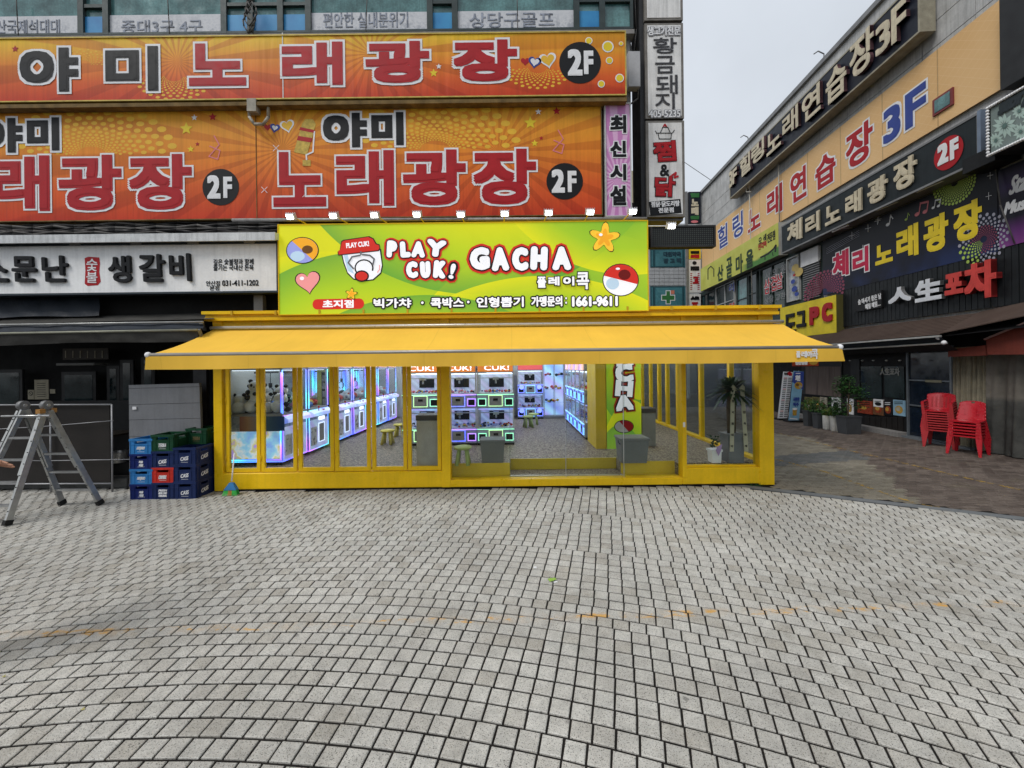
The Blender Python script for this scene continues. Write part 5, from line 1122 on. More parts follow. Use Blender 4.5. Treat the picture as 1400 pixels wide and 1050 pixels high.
# ------------------------------------------------------------------ crates
CR = {}
cm = {n: mat('crate_' + n, c, .42, 0, .22, 9) for n, c in (('navy', (.010, .022, .085)), ('blue', (.03, .18, .44)), ('green', (.008, .05, .022)), ('red', (.50, .03, .02)), ('indigo', (.008, .018, .12)))}
def crate(label, col, loc, w, h, dep, text, sidetext=False, tm=None):
    t = thing('crate', label, 'crate', loc, random.uniform(-.02, .02), 'beer and soju crates stacked beside the kiosk', local=True); c = cm[col]; hw = w / 2; tk = .018; hh = .045; z1 = h - .035
    m = MB(); m.box(-hw, 0, 0, hw, dep, .015); sl = w * .26
    m.box(-hw, 0, .015, hw, tk, z1 - hh); m.box(-hw, 0, z1 - hh, -sl, tk, z1); m.box(sl, 0, z1 - hh, hw, tk, z1)
    m.box(-hw, dep - tk, .015, hw, dep, z1 - hh); m.box(-hw, dep - tk, z1 - hh, -sl, dep, z1); m.box(sl, dep - tk, z1 - hh, hw, dep, z1)
    for s_ in (-1, 1): a, b = sorted((s_ * hw, s_ * (hw - tk))); m.box(a, tk, .015, b, dep - tk, z1 - hh); m.box(a, tk, z1 - hh, b, dep * .3, z1); m.box(a, dep * .7, z1 - hh, b, dep - tk, z1)
    m.build('body', c, t)
    m = MB(); e_ = .008
    for q in ((-hw - e_, -e_, hw + e_, tk), (-hw - e_, dep - tk, hw + e_, dep + e_), (-hw - e_, tk, -hw + tk, dep - tk), (hw - tk, tk, hw + e_, dep - tk)): m.box(q[0], q[1], z1, q[2], q[3], h)
    m.build('rim', c, t); m = MB()
    for x in (-hw + .004, -hw * .62, hw * .62 - .008, hw - .012): m.box(x, -.006, .015, x + .008, -.0005, z1 - .002)
    m.box(-hw, -.006, z1 - hh - .012, hw, -.0004, z1 - hh - .004); m.box(-hw, -.006, .0, hw, -.0004, .010)
    for y in (.01, dep * .2, dep * .8, dep - .02): m.box(hw + .0005, y, .015, hw + .006, y + .008, z1 - .002)
    m.build('ribs', c, t); m = MB(); pl = Front(-.001); M = [tm or p_white]
    n = len(text); bh = .06 / (n ** .5)
    for i, ln in enumerate(text):
        zc = h * .36 + (n - 1) * bh * .6 - i * bh * 1.2; ww = min(.13, .028 * len(ln) + .01) if n > 1 else .125; write(m, pl, ln, (-ww / 2, zc - bh / 2, ww / 2, zc + bh / 2), [(0, .0022)], 0, local=True, shear=.25, rot=8 if ln == 'CASS' else 0)
    m.add([(-.055, -.003, h * .14), (.055, -.003, h * .14), (.055, -.003, h * .155), (-.055, -.003, h * .155)], [(0, 1, 2, 3)])
    if sidetext:
        class S: P = staticmethod(lambda a, b, d=0: Vector((hw + .001 + d, a, b)))
        write(m, S, text[0], (dep * .3, h * .25, dep * .72, h * .5), [(0, .0022)], 0, local=True, shear=.25, rot=8)
    m.build('print', M, t); return t
yc = 6.24; xs = [at(193.5, 680, yc).x, at(223, 680, yc).x, at(253, 680, yc).x]; cw = .352; ch = .236; dpc = .34
dimw = mat('print_dim', (.35, .35, .34), .6)
crate('navy soju crate with white two-line print, bottom of the left column', 'indigo', (xs[0], yc, 0), cw, ch, dpc, ['처음', '처럼'])
crate('bright blue crate, lower of the two blue ones in the left column', 'blue', (xs[0], yc, ch), cw, ch, dpc, ['HITEJINRO'])
crate('navy soju crate between the two bright blue crates', 'indigo', (xs[0], yc, 2 * ch), cw, ch, dpc, ['처음', '처럼'])
crate('bright blue crate on top of the left column', 'blue', (xs[0], yc, 3 * ch), cw, ch, dpc, ['HITEJINRO'])
crate('navy crate with three small lines of print under the red crate', 'navy', (xs[1], yc, 0), cw * .96, ch + .02, dpc, ['FRESH', 'BEER CASE', 'ORIGINAL'])
crate('red crate in the middle of the crate stack', 'red', (xs[1], yc, ch + .02), cw * .96, ch, dpc, ['CHAMISUL'])
crate('navy beer crate between the red crate and the green crate', 'navy', (xs[1], yc, 2 * ch + .02), cw * .96, ch + .02, dpc, ['CASS'])
crate('green TERRA crate on top of the middle column', 'green', (xs[1], yc, 3 * ch + .04), cw * .98, ch + .02, dpc, ['TERRA'])
for i, lab in enumerate(('bottom', 'middle', 'top')): crate(f'navy CASS beer crate, {lab} of the right column', 'navy', (xs[2], yc, i * (ch + .03)), cw, ch + .03, dpc, ['CASS'], True)
crate('dim green TERRA crate set back on top of the right column', 'green', (xs[2] - .05, yc + .30, 3 * (ch + .03)), cw * .95, ch + .02, dpc, ['TERRA'], tm=mat('print_tan', (.16, .13, .06), .6))
crate('navy beer crate in the rear row against the kiosk corner', 'navy', (xs[2] - .02, yc + .36, 0), cw, ch + .03, dpc, ['CASS'], True)
for k, w_ in ((1, 'second'), (2, 'third')): crate(f'navy beer crate in the rear row, {w_} from the ground by the kiosk corner', 'navy', (xs[2] - .02, yc + .36, k * (ch + .03)), cw, ch + .03, dpc, ['CASS'], True)
# ------------------------------------------------------------------ stepladder
ld = thing('stepladder', 'open aluminium multi-hinge stepladder at the left edge of the plaza', 'ladder', (-6.8, 5.6, 0))
H1, H2 = Vector((-6.90, 5.62, 1.54)), Vector((-6.57, 5.62, 1.54))
B1, B2 = gnd(86, 690), gnd(138, 690); A2 = gnd(9, 719); A1 = A2 + (H1 - H2) * 1.7; A1.z = 0
tread = mat('rung_aluminium', (.42, .42, .41), .4, .7, .1, 10); rub = mat('rubber_foot', (.02, .02, .02), .7)
lal = mat('ladder_aluminium', (.50, .50, .48), .38, .7, .18, 14)
for (h, f, oth, of) in ((H1, A1, H2, A2), (H2, A2, H1, A1), (H1, B1, H2, B2), (H2, B2, H1, B1)):
    dirv = (f - h); mid = h + dirv * .46; inn = (oth - h).normalized() * .035
    sd = Vector((1, 0, 0)); w = 'rail'
    m = MB(); m.bar(h + dirv * .05, f - dirv * .035, .028, .075, up=(0, 1, 0)); r_ = m.build('rail', lal, ld)
    m = MB(); m.bar(h + dirv * .04 + inn, h + dirv * .60 + inn, .024, .06, up=(0, 1, 0)); m.build('inner_rail', lal, r_)
    m = MB()
    for k in range(9): p = h + dirv * (.12 + k * .095) + Vector((0, -.04 if f.y < h.y else -.04, .0)); m.ball(p, .008, seg=6, ring=4)
    m.build('rivets', dark_metal, r_)
    m = MB(); m.bar(f - dirv * .045, f + Vector((0, 0, .005)), .045, .09, up=(0, 1, 0)); m.build('foot', rub, r_)
for (f1, f2) in ((A1, A2), (B1, B2)):
    for k in range(5):
        t_ = .10 + k * .185; p, q = H1.lerp(f1, t_), H2.lerp(f2, t_); m = MB(); m.bar(p, q, .05, .026); rg2 = m.build('rung', tread, ld)
        MB().bar(p + Vector((0, 0, .0135)), q + Vector((0, 0, .0135)), .04, .003).build('grip', grey_metal, rg2)
for h in (H1, H2):
    m = MB(); m.cyl(h + Vector((-.03, 0, 0)), h + Vector((.03, 0, 0)), .065, n=18); hg = m.build('hinge', grey_metal, ld)
    MB().cyl(h + Vector((-.04, 0, 0)), h + Vector((.04, 0, 0)), .022, n=10).build('hinge_pin', alu, hg)
for dy in (-.07, .07): MB().box(H2.x - .03, H2.y + dy - .035, 1.43, H2.x + .03, H2.y + dy + .035, 1.49).build('lock_block', mat('orange_lock', (.40, .20, .06), .5), ld)
m = MB(); m.tube([H1 + Vector((-.2, -.08, -.14)), H2 + Vector((.14, -.08, -.14))], .014, 8); m.build('spreader', alu, ld)
# ------------------------------------------------------------------ people at the left edge: only a reaching hand shows
def person():
    t = thing('person', 'person just outside the left edge reaching in with one bare hand', 'person', (-3.85, 2.55, 0))
    hz = 2 - (632 - 8 - 502) / FPX * 2.5
    J = {'pel': (-3.95, 2.6, .95), 'che': (-3.93, 2.6, 1.28), 'nek': (-3.92, 2.6, 1.47), 'shR': (-3.90, 2.42, 1.40), 'shL': (-3.92, 2.80, 1.40), 'elR': (-3.60, 2.40, 1.24), 'wrR': (-3.36, 2.48, hz - .02), 'paR': (-3.285, 2.5, hz - .01), 'elL': (-3.95, 2.9, 1.12), 'wrL': (-3.9, 2.88, .86), 'hipR': (-3.95, 2.5, .92), 'knR': (-3.93, 2.48, .5), 'anR': (-3.95, 2.48, .08), 'toR': (-3.76, 2.46, .04), 'hipL': (-3.95, 2.72, .92), 'knL': (-3.95, 2.74, .5), 'anL': (-3.98, 2.74, .08), 'toL': (-3.79, 2.76, .04)}
    def skin(js, es, rs, mt, name, par, sub=2):
        ks_ = list(js); o = Vector(BASE[t.name]); me = bpy.data.meshes.new(name); me.from_pydata([Vector(js[k]) - o for k in ks_], [(ks_.index(a), ks_.index(b)) for a, b in es], [])
        ob = bpy.data.objects.new(name, me); COL.objects.link(ob); ob.parent = par
        if not me.skin_vertices: me.attributes  # layer is made by the modifier below
        md = ob.modifiers.new('skin', 'SKIN'); 
        bpy.context.view_layer.objects.active = ob
        bm = bmesh.new(); bm.from_mesh(me); ly = bm.verts.layers.skin.verify(); bm.verts.ensure_lookup_table()
        for i, k in enumerate(ks_): bm.verts[i][ly].radius = (rs[k], rs[k])
        bm.verts[0][ly].use_root = True; bm.to_mesh(me); bm.free()
        sb_ = ob.modifiers.new('sub', 'SUBSURF'); sb_.levels = sb_.render_levels = sub; me.materials.append(mt); md.use_smooth_shade = True
        CH.setdefault(par.name, []).append(ob); return ob
    rs_ = {'pel': .14, 'che': .15, 'nek': .06, 'shR': .07, 'shL': .07, 'elR': .045, 'wrR': .032, 'paR': .036, 'elL': .045, 'wrL': .032, 'hipR': .09, 'knR': .06, 'anR': .04, 'toR': .035, 'hipL': .09, 'knL': .06, 'anL': .04, 'toL': .035}
    J2 = dict(J); J2['hed'] = (-3.90, 2.6, 1.58); rs_['hed'] = .085; J2['top'] = (-3.90, 2.6, 1.68); rs_['top'] = .075
    es = [('pel', 'che'), ('che', 'nek'), ('nek', 'hed'), ('hed', 'top'), ('che', 'shR'), ('shR', 'elR'), ('elR', 'wrR'), ('wrR', 'paR'), ('che', 'shL'), ('shL', 'elL'), ('elL', 'wrL'), ('pel', 'hipR'), ('hipR', 'knR'), ('knR', 'anR'), ('anR', 'toR'), ('pel', 'hipL'), ('hipL', 'knL'), ('knL', 'anL'), ('anL', 'toL')]
    skm = mat('skin', (.50, .26, .17), .5, 0, .08, 12); b = skin(J2, es, rs_, skm, 'body', t)
    # fingers, each its own chain rooted in the palm
    px, py_, pz_ = J['paR']
    for i, (dy, dz, L, up) in enumerate(((-.035, .018, .085, .02), (-.012, .012, .095, .005), (.012, .004, .09, -.01), (.034, -.006, .07, -.02))):
        js = {'a': (px - .01, py_ + dy * .6, pz_ + dz * .5), 'b': (px + .045, py_ + dy, pz_ + dz + up * .5), 'c': (px + .045 + L * .5, py_ + dy * 1.1, pz_ + dz + up), 'd': (px + .045 + L * .95, py_ + dy * 1.1, pz_ + dz + up * .6 - .012)}
        skin(js, [('a', 'b'), ('b', 'c'), ('c', 'd')], {'a': .012, 'b': .0105, 'c': .009, 'd': .0075}, skm, 'finger', t)
    js = {'a': (px - .02, py_ - .01, pz_ + .01), 'b': (px + .01, py_ - .03, pz_ + .045), 'c': (px + .04, py_ - .035, pz_ + .065), 'd': (px + .06, py_ - .03, pz_ + .06)}; skin(js, [('a', 'b'), ('b', 'c'), ('c', 'd')], {'a': .014, 'b': .012, 'c': .010, 'd': .009}, skm, 'thumb', t)
    sh = mat('dark_shirt', (.04, .045, .06), .8); es2 = [('pel', 'che'), ('che', 'nk2'), ('che', 'shR'), ('shR', 'slR'), ('che', 'shL'), ('shL', 'slL')]
    J3 = {k: J[k] for k in ('pel', 'che', 'shR', 'shL')}; J3['nk2'] = (-3.92, 2.6, 1.42); J3['slR'] = tuple(Vector(J['shR']).lerp(Vector(J['elR']), .7)); J3['slL'] = tuple(Vector(J['shL']).lerp(Vector(J['elL']), .7))
    skin(J3, es2, {'pel': .165, 'che': .17, 'nk2': .07, 'shR': .085, 'shL': .085, 'slR': .065, 'slL': .065}, sh, 'shirt', t)
    J4 = {k: J[k] for k in ('pel', 'hipR', 'knR', 'hipL', 'knL')}; J4['aR'] = (-3.95, 2.48, .12); J4['aL'] = (-3.98, 2.74, .12)
    skin(J4, [('pel', 'hipR'), ('hipR', 'knR'), ('knR', 'aR'), ('pel', 'hipL'), ('hipL', 'knL'), ('knL', 'aL')], {'pel': .15, 'hipR': .11, 'knR': .08, 'aR': .065, 'hipL': .11, 'knL': .08, 'aL': .065}, mat('trousers', (.03, .03, .035), .85), 'trousers', t)
    MB().ball((-3.91, 2.6, 1.66), .105, (1, .9, 1.0)).build('hair', mat('hair', (.01, .008, .007), .6), t)
    MB().ball((-3.80, 2.6, 1.60), .015, (1, .8, 1.3), 8, 6).build('nose', skm, t)
    for y in (2.565, 2.635): MB().ball((-3.815, y, 1.625), .012, seg=8, ring=6).build('eye', p_black, t)
person()
# ------------------------------------------------------------------ litter on the pavers
c = gnd(755, 794); t = thing('litter', 'crumpled green snack wrapper lying on the pavers in front of the shop', 'litter', c, .3, local=True)
M_ = MB(); rr_ = random.Random(3); N_ = 7
vs = [(i / N_ * .07 - .035, j / N_ * .045 - .022, .004 + rr_.uniform(0, .018)) for i in range(N_ + 1) for j in range(N_ + 1)]
M_.add(vs, [(i * (N_ + 1) + j, (i + 1) * (N_ + 1) + j, (i + 1) * (N_ + 1) + j + 1, i * (N_ + 1) + j + 1) for i in range(N_) for j in range(N_)], 0); M_.build('wrapper', mat('wrapper_green', (.30, .48, .08), .4), t)
MB().box(.0, -.045, .002, .035, -.03, .008).build('torn_strip', p_white, t)
tag(MB().box(-.012, -.012, .001, .018, .01, .006).build('paper_scrap', p_white, loc=(0, 0, 0)), 'tiny white paper scrap above left of the green wrapper', 'litter').location = gnd(731, 776)
lf = mat('dry_leaf', (.40, .36, .14), .8)
for i, (x, y, l) in enumerate(((113, 971, 'yellowish crumpled leaf on the light pavers at lower left'), (5, 926, 'small dry leaf at the left edge of the plaza'), (1040, 802, 'small dark seed on the right side of the pavers'))):
    o = MB().add([(-.012, 0, .004), (0, -.009, .008), (.014, 0, .004), (0, .010, .012)], [(0, 1, 3), (1, 2, 3)]).build('dry_leaf', lf if i < 2 else p_black, loc=(0, 0, 0)); tag(o, l, 'leaf'); o.location = gnd(x, y)
m = MB(); b0 = gnd(1036, 664); b0.y = YK - .06
for k in range(22):
    a = random.uniform(-1.2, 1.2); L = random.uniform(.05, .16); p = b0 + Vector((random.uniform(-.16, .06), random.uniform(-.02, .02), 0)); q = p + Vector((math.sin(a) * L, random.uniform(-.02, .02), math.cos(a) * L * .7)); m.add([p + Vector((-.003, 0, 0)), p + Vector((.003, 0, 0)), q], [(0, 1, 2)])
tag(m.build('weed', leaf2, loc=b0), 'small weed growing at the foot of the yellow kiosk corner', 'weed')
# ------------------------------------------------------------------ the long building on the right side of the street
ST = Street(0); rb_ = thing('street_building', 'three storey building covered in karaoke banners on the right side of the street', 'building', ST.P(-11, 0, 0))
def sf(px, py): return ST.hit(px, py)[0]
HT = 12.35; a_far, a_near = ST.aY(25.2), ST.aY(1.0)
MB().pbox(ST, a_far, 0, a_near, HT, -10, 0).build('wall', stone_w, rb_)
MB().pbox(ST, a_far - .05, HT, a_near, HT + .16, -10, .10).build('coping', grey_metal, rb_)
PWD, PHT = 1.25, .66; vme = None; a = a_far; row0 = 8.0
for r in range(7):
    for k in range(20):
        a0 = a_far + k * PWD; z0 = row0 + r * (PHT - .04)
        if z0 + PHT > HT: continue
        if vme is None:
            mb = MB(); mb.pbox(ST, 0, 0, PWD - .02, PHT - .06, 0, .018); o = Vector(ST.P(0, 0, 0)); vme = bpy.data.meshes.new('wall_panel'); vme.from_pydata([Vector(v) - o for v in mb.v], [], mb.f); vme.materials.append(stone_w)
        ob = bpy.data.objects.new('wall_panel', vme); COL.objects.link(ob); ob.parent = rb_; ob.location = ST.P(a0, z0, .001 + random.uniform(0, .003)) - Vector(BASE[rb_.name])
class Off:
    def __init__(s, d): s.q = Street(0); s.d = d; s.o = s.q.o + s.q.n * d; s.u = s.q.u
    def hit(s, px, py):
        x, y = unroll(px, py); n = s.q.n; D = Vector((x / FPX, 1, -y / FPX)); C = Vector((0, 0, EYE)); tt = (s.o - C).dot(n) / D.dot(n); p = C + D * tt; return (p - s.o).dot(s.u), p.z
    def P(s, a, b, dd=0): q = s.o + s.u * a + s.q.n * dd; return Vector((q.x, q.y, b))
def fsign(label, TL, TR, BR, BL, face, frame, depth=.14, rim=.04, d0=.06, name='sign', off=0):
    pl = Street(off); return signboard(label, pl, sign_box(Off(d0 + depth), TL, TR, BR, BL), face, frame, depth, rim, name, d0=d0)
rimy = mat('sign_rim_cream', (.36, .33, .25), .5, .2, .25, 6)
navy = mat('sign_navy', (.014, .017, .028), .4, 0, .25, 3, streak=.15)
# top dark sign
t, d = fsign('highest dark sign on the roof edge with cream 3F karaoke letters', (996, 232), (1251, -18), (1266, 46), (1000, 266), navy, rimy, .35, .05, .1)
L = [('3', (1000, 234, 1005, 256)), ('F', (1005, 230, 1011, 250)), ('힐', (1015, 212, 1030, 238)), ('링', (1031, 194, 1049, 220)), ('노', (1052, 178, 1072, 206)), ('래', (1074, 151, 1096, 182)), ('연', (1101, 122, 1127, 160)), ('습', (1134, 89, 1163, 134)), ('장', (1167, 45, 1201, 98)), ('3', (1203, 30, 1224, 70)), ('F', (1225, 3, 1246, 53))]
def letters(t, pl, L, mt, d, bold, side=None, raised=.0, outline=None, names=True, lab='raised cream letter'):
    """L boxes: pixel box of the upright glyph, skewed glyph height measured at its centre"""
    for ch, b in L:
        m = MB(); lay = [(0, bold)] if outline is None else [(1, bold + outline[1]), (0, bold)]
        write(m, pl, ch, b, lay, d, raised=raised, side=1 if side else None); m.build('letter', [mt] + ([outline[0]] if outline else [side] if side else []), t, label=f'{lab} {ch}' if names else None)
def skew(x0, x1, yt, yb, s): return (x0, yt, x1, yb)
letters(t, Off(d), L, p_cream, .02, .028, side=mat('letter_side', (.12, .06, .07), .5), raised=.10)
# orange banner
orb = NT('orange_banner'); P = orb.n('ShaderNodeNewGeometry').outputs['Position']; x_, y_, z_ = orb.xyz(P); uu, vv_, _ = orb.xyz(orb.n('ShaderNodeUVMap').outputs[0])
st_ = orb.rng(orb.math('ABSOLUTE', orb.math('SUBTRACT', orb.math('FRACT', orb.math('MULTIPLY', uu, 10.0)), .5)), .485, .497, 1, .62)
u2 = orb.math('MULTIPLY', uu, 60); v2 = orb.math('MULTIPLY', vv_, 9); l1 = orb.math('ABSOLUTE', orb.math('SUBTRACT', orb.math('FRACT', orb.math('ADD', u2, v2)), .5)); l2 = orb.math('ABSOLUTE', orb.math('SUBTRACT', orb.math('FRACT', orb.math('SUBTRACT', u2, v2)), .5))
ln = orb.math('MAXIMUM', orb.rng(l1, .46, .49), orb.rng(l2, .46, .49)); ln = orb.math('MULTIPLY', ln, .30)
bc_ = orb.ramp(orb.noise(P, .35, 3), [(.3, (.68, .41, .17)), (.7, (.80, .53, .26))]); cc = orb.mix(ln, bc_, (.9, .68, .42)); vs_ = orb.n('ShaderNodeVectorMath'); vs_.operation = 'SCALE'; orb.l(cc, vs_.inputs[0]); orb.l(st_, vs_.inputs['Scale'])
orm = orb.fin(vs_.outputs[0], .6)
t, d = fsign('very large faded orange banner with red and blue karaoke letters and 3F', (960, 322), (1387, -11), (1387, 117), (959, 366), orm, mat('banner_edge', (.25, .15, .07), .6), .05, .0, .03)
BO = (p_white, .05)
letters(t, Off(d), [('힐', (982, 308, 995, 338)), ('링', (1002, 292, 1016, 324))], p_blue, .006, .022, outline=BO, lab='printed blue letter')
letters(t, Off(d), [('노', (1023, 283, 1040, 314)), ('래', (1049, 256, 1070, 294)), ('연', (1081, 232, 1103, 274)), ('습', (1115, 211, 1143, 254)), ('장', (1157, 172, 1194, 224))], p_red, .006, .035, outline=BO, lab='printed red letter')
letters(t, Off(d), [('3', (1208, 145, 1232, 192)), ('F', (1238, 120, 1267, 170))], p_blue, .006, .045, outline=BO, lab='printed blue letter')
qw = Off(d); s0, s1 = qw.hit(1277, 150), qw.hit(1305, 150); zc0, zc1 = qw.hit(1291, 151)[1], qw.hit(1291, 128)[1]
w = MB().pbox(ST, s0[0], zc0, s1[0], zc1, d, d + .04).build('window', mat('red_window_frame', (.22, .05, .05), .5), t); MB().pbox(ST, s0[0] + .06, zc0 + .05, s1[0] - .06, zc1 - .05, d + .041, d + .05).build('pane', pane_teal, w)
# dark 2F sign
dk2 = mat('sign_black_green', (.016, .022, .025), .5, 0, .2, 3, streak=.3)
t, d = fsign('long dark sign with cream karaoke letters and a round red 2F badge', (1068, 309), (1337, 155), (1343, 221), (1069, 347), dk2, grey_metal, .45, .05, .06)
q = Off(d)
letters(t, q, [('체', (1078, 302, 1098, 330)), ('리', (1103, 292, 1122, 319))], p_cream, .01, .03, raised=.04, lab='slanted cream letter')
letters(t, q, [('노', (1130, 279, 1150, 305)), ('래', (1158, 262, 1180, 292)), ('광', (1188, 243, 1215, 276)), ('장', (1224, 217, 1255, 257))], p_cream, .01, .028, raised=.04)
m = MB(); disc(m, q, 1297, 209, 21, 22, .012, 2, 36); write(m, q, '2', (1283, 196, 1298, 224), [(0, .03)], .02); write(m, q, 'F', (1300, 189, 1312, 217), [(0, .03)], .02); m.build('round_badge', prints, t)
MB().pbox(q, q.hit(1338, 190)[0], q.hit(1338, 222)[1], q.hit(1343, 190)[0], q.hit(1338, 152)[1], -.4, .03).build('end_plate', mat('blue_grey', (.20, .25, .33), .4, .3), t)
# yellow-green village sign
yg2 = NT('faded_yellowgreen'); P = yg2.n('ShaderNodeNewGeometry').outputs['Position']; uu, vv_, _ = yg2.xyz(yg2.n('ShaderNodeUVMap').outputs[0])
hill = yg2.rng(yg2.math('ADD', vv_, yg2.math('MULTIPLY', yg2.noise(P, .9, 3), -.5)), -.08, .0, 1, 0); hill = yg2.math('MULTIPLY', hill, yg2.rng(uu, .6, .7)); f = yg2.ramp(yg2.noise(P, 1.2, 5), [(.3, (.46, .46, .07)), (.7, (.60, .62, .15))])
ygm = yg2.fin(yg2.mix(hill, f, (.08, .22, .05)), .55)
t, d = fsign('faded yellow-green restaurant sign with dark green brush letters at the far end of the street', (957, 366), (1062, 309), (1067, 348), (959, 398), ygm, mat('pale_edge', (.4, .4, .37), .5), .35, .0, .06)
q = Off(d); letters(t, q, [('산', (981, 363, 989, 384)), ('골', (993, 352, 1001, 380)), ('마', (1006, 348, 1016, 374)), ('을', (1020, 341, 1030, 366))], mat('dark_olive', (.03, .06, .03), .6), .006, .03, lab='dark green brush letter')
m = MB(); write(m, q, '오 색', (1037, 322, 1048, 333), [(0, .01)], .004); write(m, q, '전문점', (1049, 317, 1060, 330), [(0, .01)], .004); write(m, q, '빈대떡', (1037, 331, 1048, 340), [(1, .01)], .004)
stroke(m, q, [(1040, 352), (1050, 347), (1058, 340), (1061, 335), (1060, 344)], 2.2, .004, 0); stroke(m, q, [(1046, 350), (1046, 355)], 1, .004, 0); stroke(m, q, [(1056, 345), (1057, 350)], 1, .004, 0)
stroke(m, q, [(968, 382), (968, 368), (972, 364), (976, 368), (976, 378)], 1.2, .004, 0); m.build('print', [p_black, p_red], t)
# black karaoke banner with stage lights
nb = NT('night_banner'); P = nb.n('ShaderNodeNewGeometry').outputs['Position']; uu, vv_, _ = nb.xyz(nb.n('ShaderNodeUVMap').outputs[0])
g = nb.math('MULTIPLY', nb.rng(vv_, 0, .55, 1, 0), nb.rng(nb.noise(P, .8, 3), .35, .6)); nbm = nb.fin(nb.mix(nb.math('MULTIPLY', g, .8), (.005, .005, .009), (.015, .03, .11)), .42)
t, d = fsign('black banner with large yellow karaoke letters, music notes and dotted light bursts', (1125, 324), (1362, 236), (1366, 342), (1125, 405), nbm, black, .05, .0, .06)
q = Off(d)
letters(t, q, [('노', (1197, 333, 1221, 360)), ('래', (1226, 309, 1256, 352)), ('광', (1263, 294, 1297, 343)), ('장', (1304, 276, 1343, 328))], p_yellow, .006, .035, lab='printed yellow letter')
letters(t, q, [('체', (1139, 343, 1161, 378)), ('리', (1166, 339, 1188, 373))], mat('print_crimson', (.55, .02, .07), .5), .006, .035, outline=(p_white, .035), lab='slanted crimson letter')
m = MB(); dm = [mat('dot_lime', (.40, .55, .10), .5), mat('dot_plum', (.25, .06, .10), .5), p_white, p_pink, mat('dot_grey', (.35, .35, .42), .5)]
def burst(cx, cy, r0, r1, n, a0, a1, mf):
    r = r0; k = 0
    while r < r1:
        for i in range(n): a = R(a0 + (a1 - a0) * (i + .5 * (k % 2)) / n); disc(m, q, cx + r * math.cos(a), cy - r * math.sin(a) - (r * math.cos(a)) * .28, r * .07, r * .075, .004, mf(a, r), 8)
        r *= 1.17; k += 1
burst(1305, 250, 5, 29, 22, 150, 372, lambda a, r: 0 if math.sin(a) < .3 or r < 20 else 0)
burst(1345, 327, 5, 34, 22, 0, 360, lambda a, r: 0 if (math.cos(a) < -.2 and math.sin(a) < 0) else 1 if r < 20 else 4); burst(1127, 398, 4, 28, 20, -20, 200, lambda a, r: 1)
for x, y in ((1221, 256), (1354, 240), (1187, 312), (1200, 302), (1165, 322), (1201, 300), (1352, 268), (1180, 340)): stroke(m, q, [(x - 4, y + 1), (x + 4, y - 1)], .5, .005, 2); stroke(m, q, [(x, y - 5), (x, y + 5)], .5, .006, 2)
def note(x, y, c, s=1.0, two=False):
    disc(m, q, x, y, 2.8 * s, 2.2 * s, .005, c, 12); stroke(m, q, [(x + 2.3 * s, y - 1), (x + 4 * s, y - 13 * s)], 1.1 * s, .006, c)
    if two: disc(m, q, x + 9 * s, y - 3 * s, 2.8 * s, 2.2 * s, .005, c, 12); stroke(m, q, [(x + 11.3 * s, y - 4 * s), (x + 13 * s, y - 15 * s)], 1.1 * s, .007, c); stroke(m, q, [(x + 4 * s, y - 12.5 * s), (x + 13 * s, y - 14.5 * s)], 2.2 * s, .008, c)
    else: stroke(m, q, [(x + 4 * s, y - 12.5 * s), (x + 7 * s, y - 8 * s)], 1.3 * s, .007, c)
note(1214, 307, 2); note(1239, 300, 0, .7); note(1254, 293, 3, 1.2, True); note(1276, 284, 2, .8, True)
for k in range(4): stroke(m, q, [(1130, 340 + k * 2.4), (1175, 315 + k * 2.4)], .35, .004, 4)
m.build('print', dm, t)
# purple banner at the right edge
pb = NT('purple_banner'); P = pb.n('ShaderNodeNewGeometry').outputs['Position']; uu, vv_, _ = pb.xyz(pb.n('ShaderNodeUVMap').outputs[0]); pbm = pb.fin(pb.ramp(vv_, [(0, (.20, .05, .22)), (.16, (.12, .03, .16)), (.35, (.012, .012, .02)), (.6, (.014, .012, .022)), (.75, (.04, .022, .08)), (1, (.012, .012, .018))]), .42)
t, d = fsign('dark purple banner with white cursive words at the right edge', (1364, 235), (1475, 185), (1475, 310), (1367, 341), pbm, black, .05, .0, .06); q = Off(d); m = MB()
write(m, q, 'Star', (1382, 236, 1412, 261), [(0, .012)], .004, shear=.25); write(m, q, 'Music', (1374, 270, 1416, 288), [(0, .012)], .004, shear=.25); m.build('lettering', [p_white], t)
m = MB(); m.tube([q.P(*q.hit(1365, 232), .05), q.P(*q.hit(1376, 280), .12), q.P(*q.hit(1391, 333), .05)], .014, 6); tag(m.build('hanging_cable', cab, loc=q.P(*q.hit(1376, 280), .1)), 'pale cable hanging down across the purple banner', 'cable')
# flower sign with bulbs, black speaker-like box under it
t, d = fsign('pale flower-patterned sign with a rim of round bulbs at the right edge', (1352, 145), (1450, 95), (1450, 172), (1353, 209), mat('sign_grey_green', (.20, .25, .24), .5, 0, .15, 5), black, .7, .03, .06); q = Off(d); m = MB()
mint = [mat('petal_mint', (.42, .55, .50), .5), mat('petal_line', (.12, .2, .18), .5), mat('dark_letter', (.03, .04, .045), .5)]
def flower(x, y, r):
    for k in range(12):
        a = k * math.pi / 6; cx, cy = x + math.cos(a) * r * .6, y + math.sin(a) * r * .6; pts = [(cx + math.cos(a + s_) * r * (.42 if abs(s_) < .1 or abs(s_) > 3 else .16), cy + math.sin(a + s_) * r * (.42 if abs(s_) < .1 or abs(s_) > 3 else .16)) for s_ in (0, 1.2, 1.9, 3.14, -1.9, -1.2)]
        m.flat(q, [q.hit(px, py) for px, py in pts][::-1], .004 + k * .0003, 0)
    disc(m, q, x, y, r * .2, r * .2, .012, 1, 10)
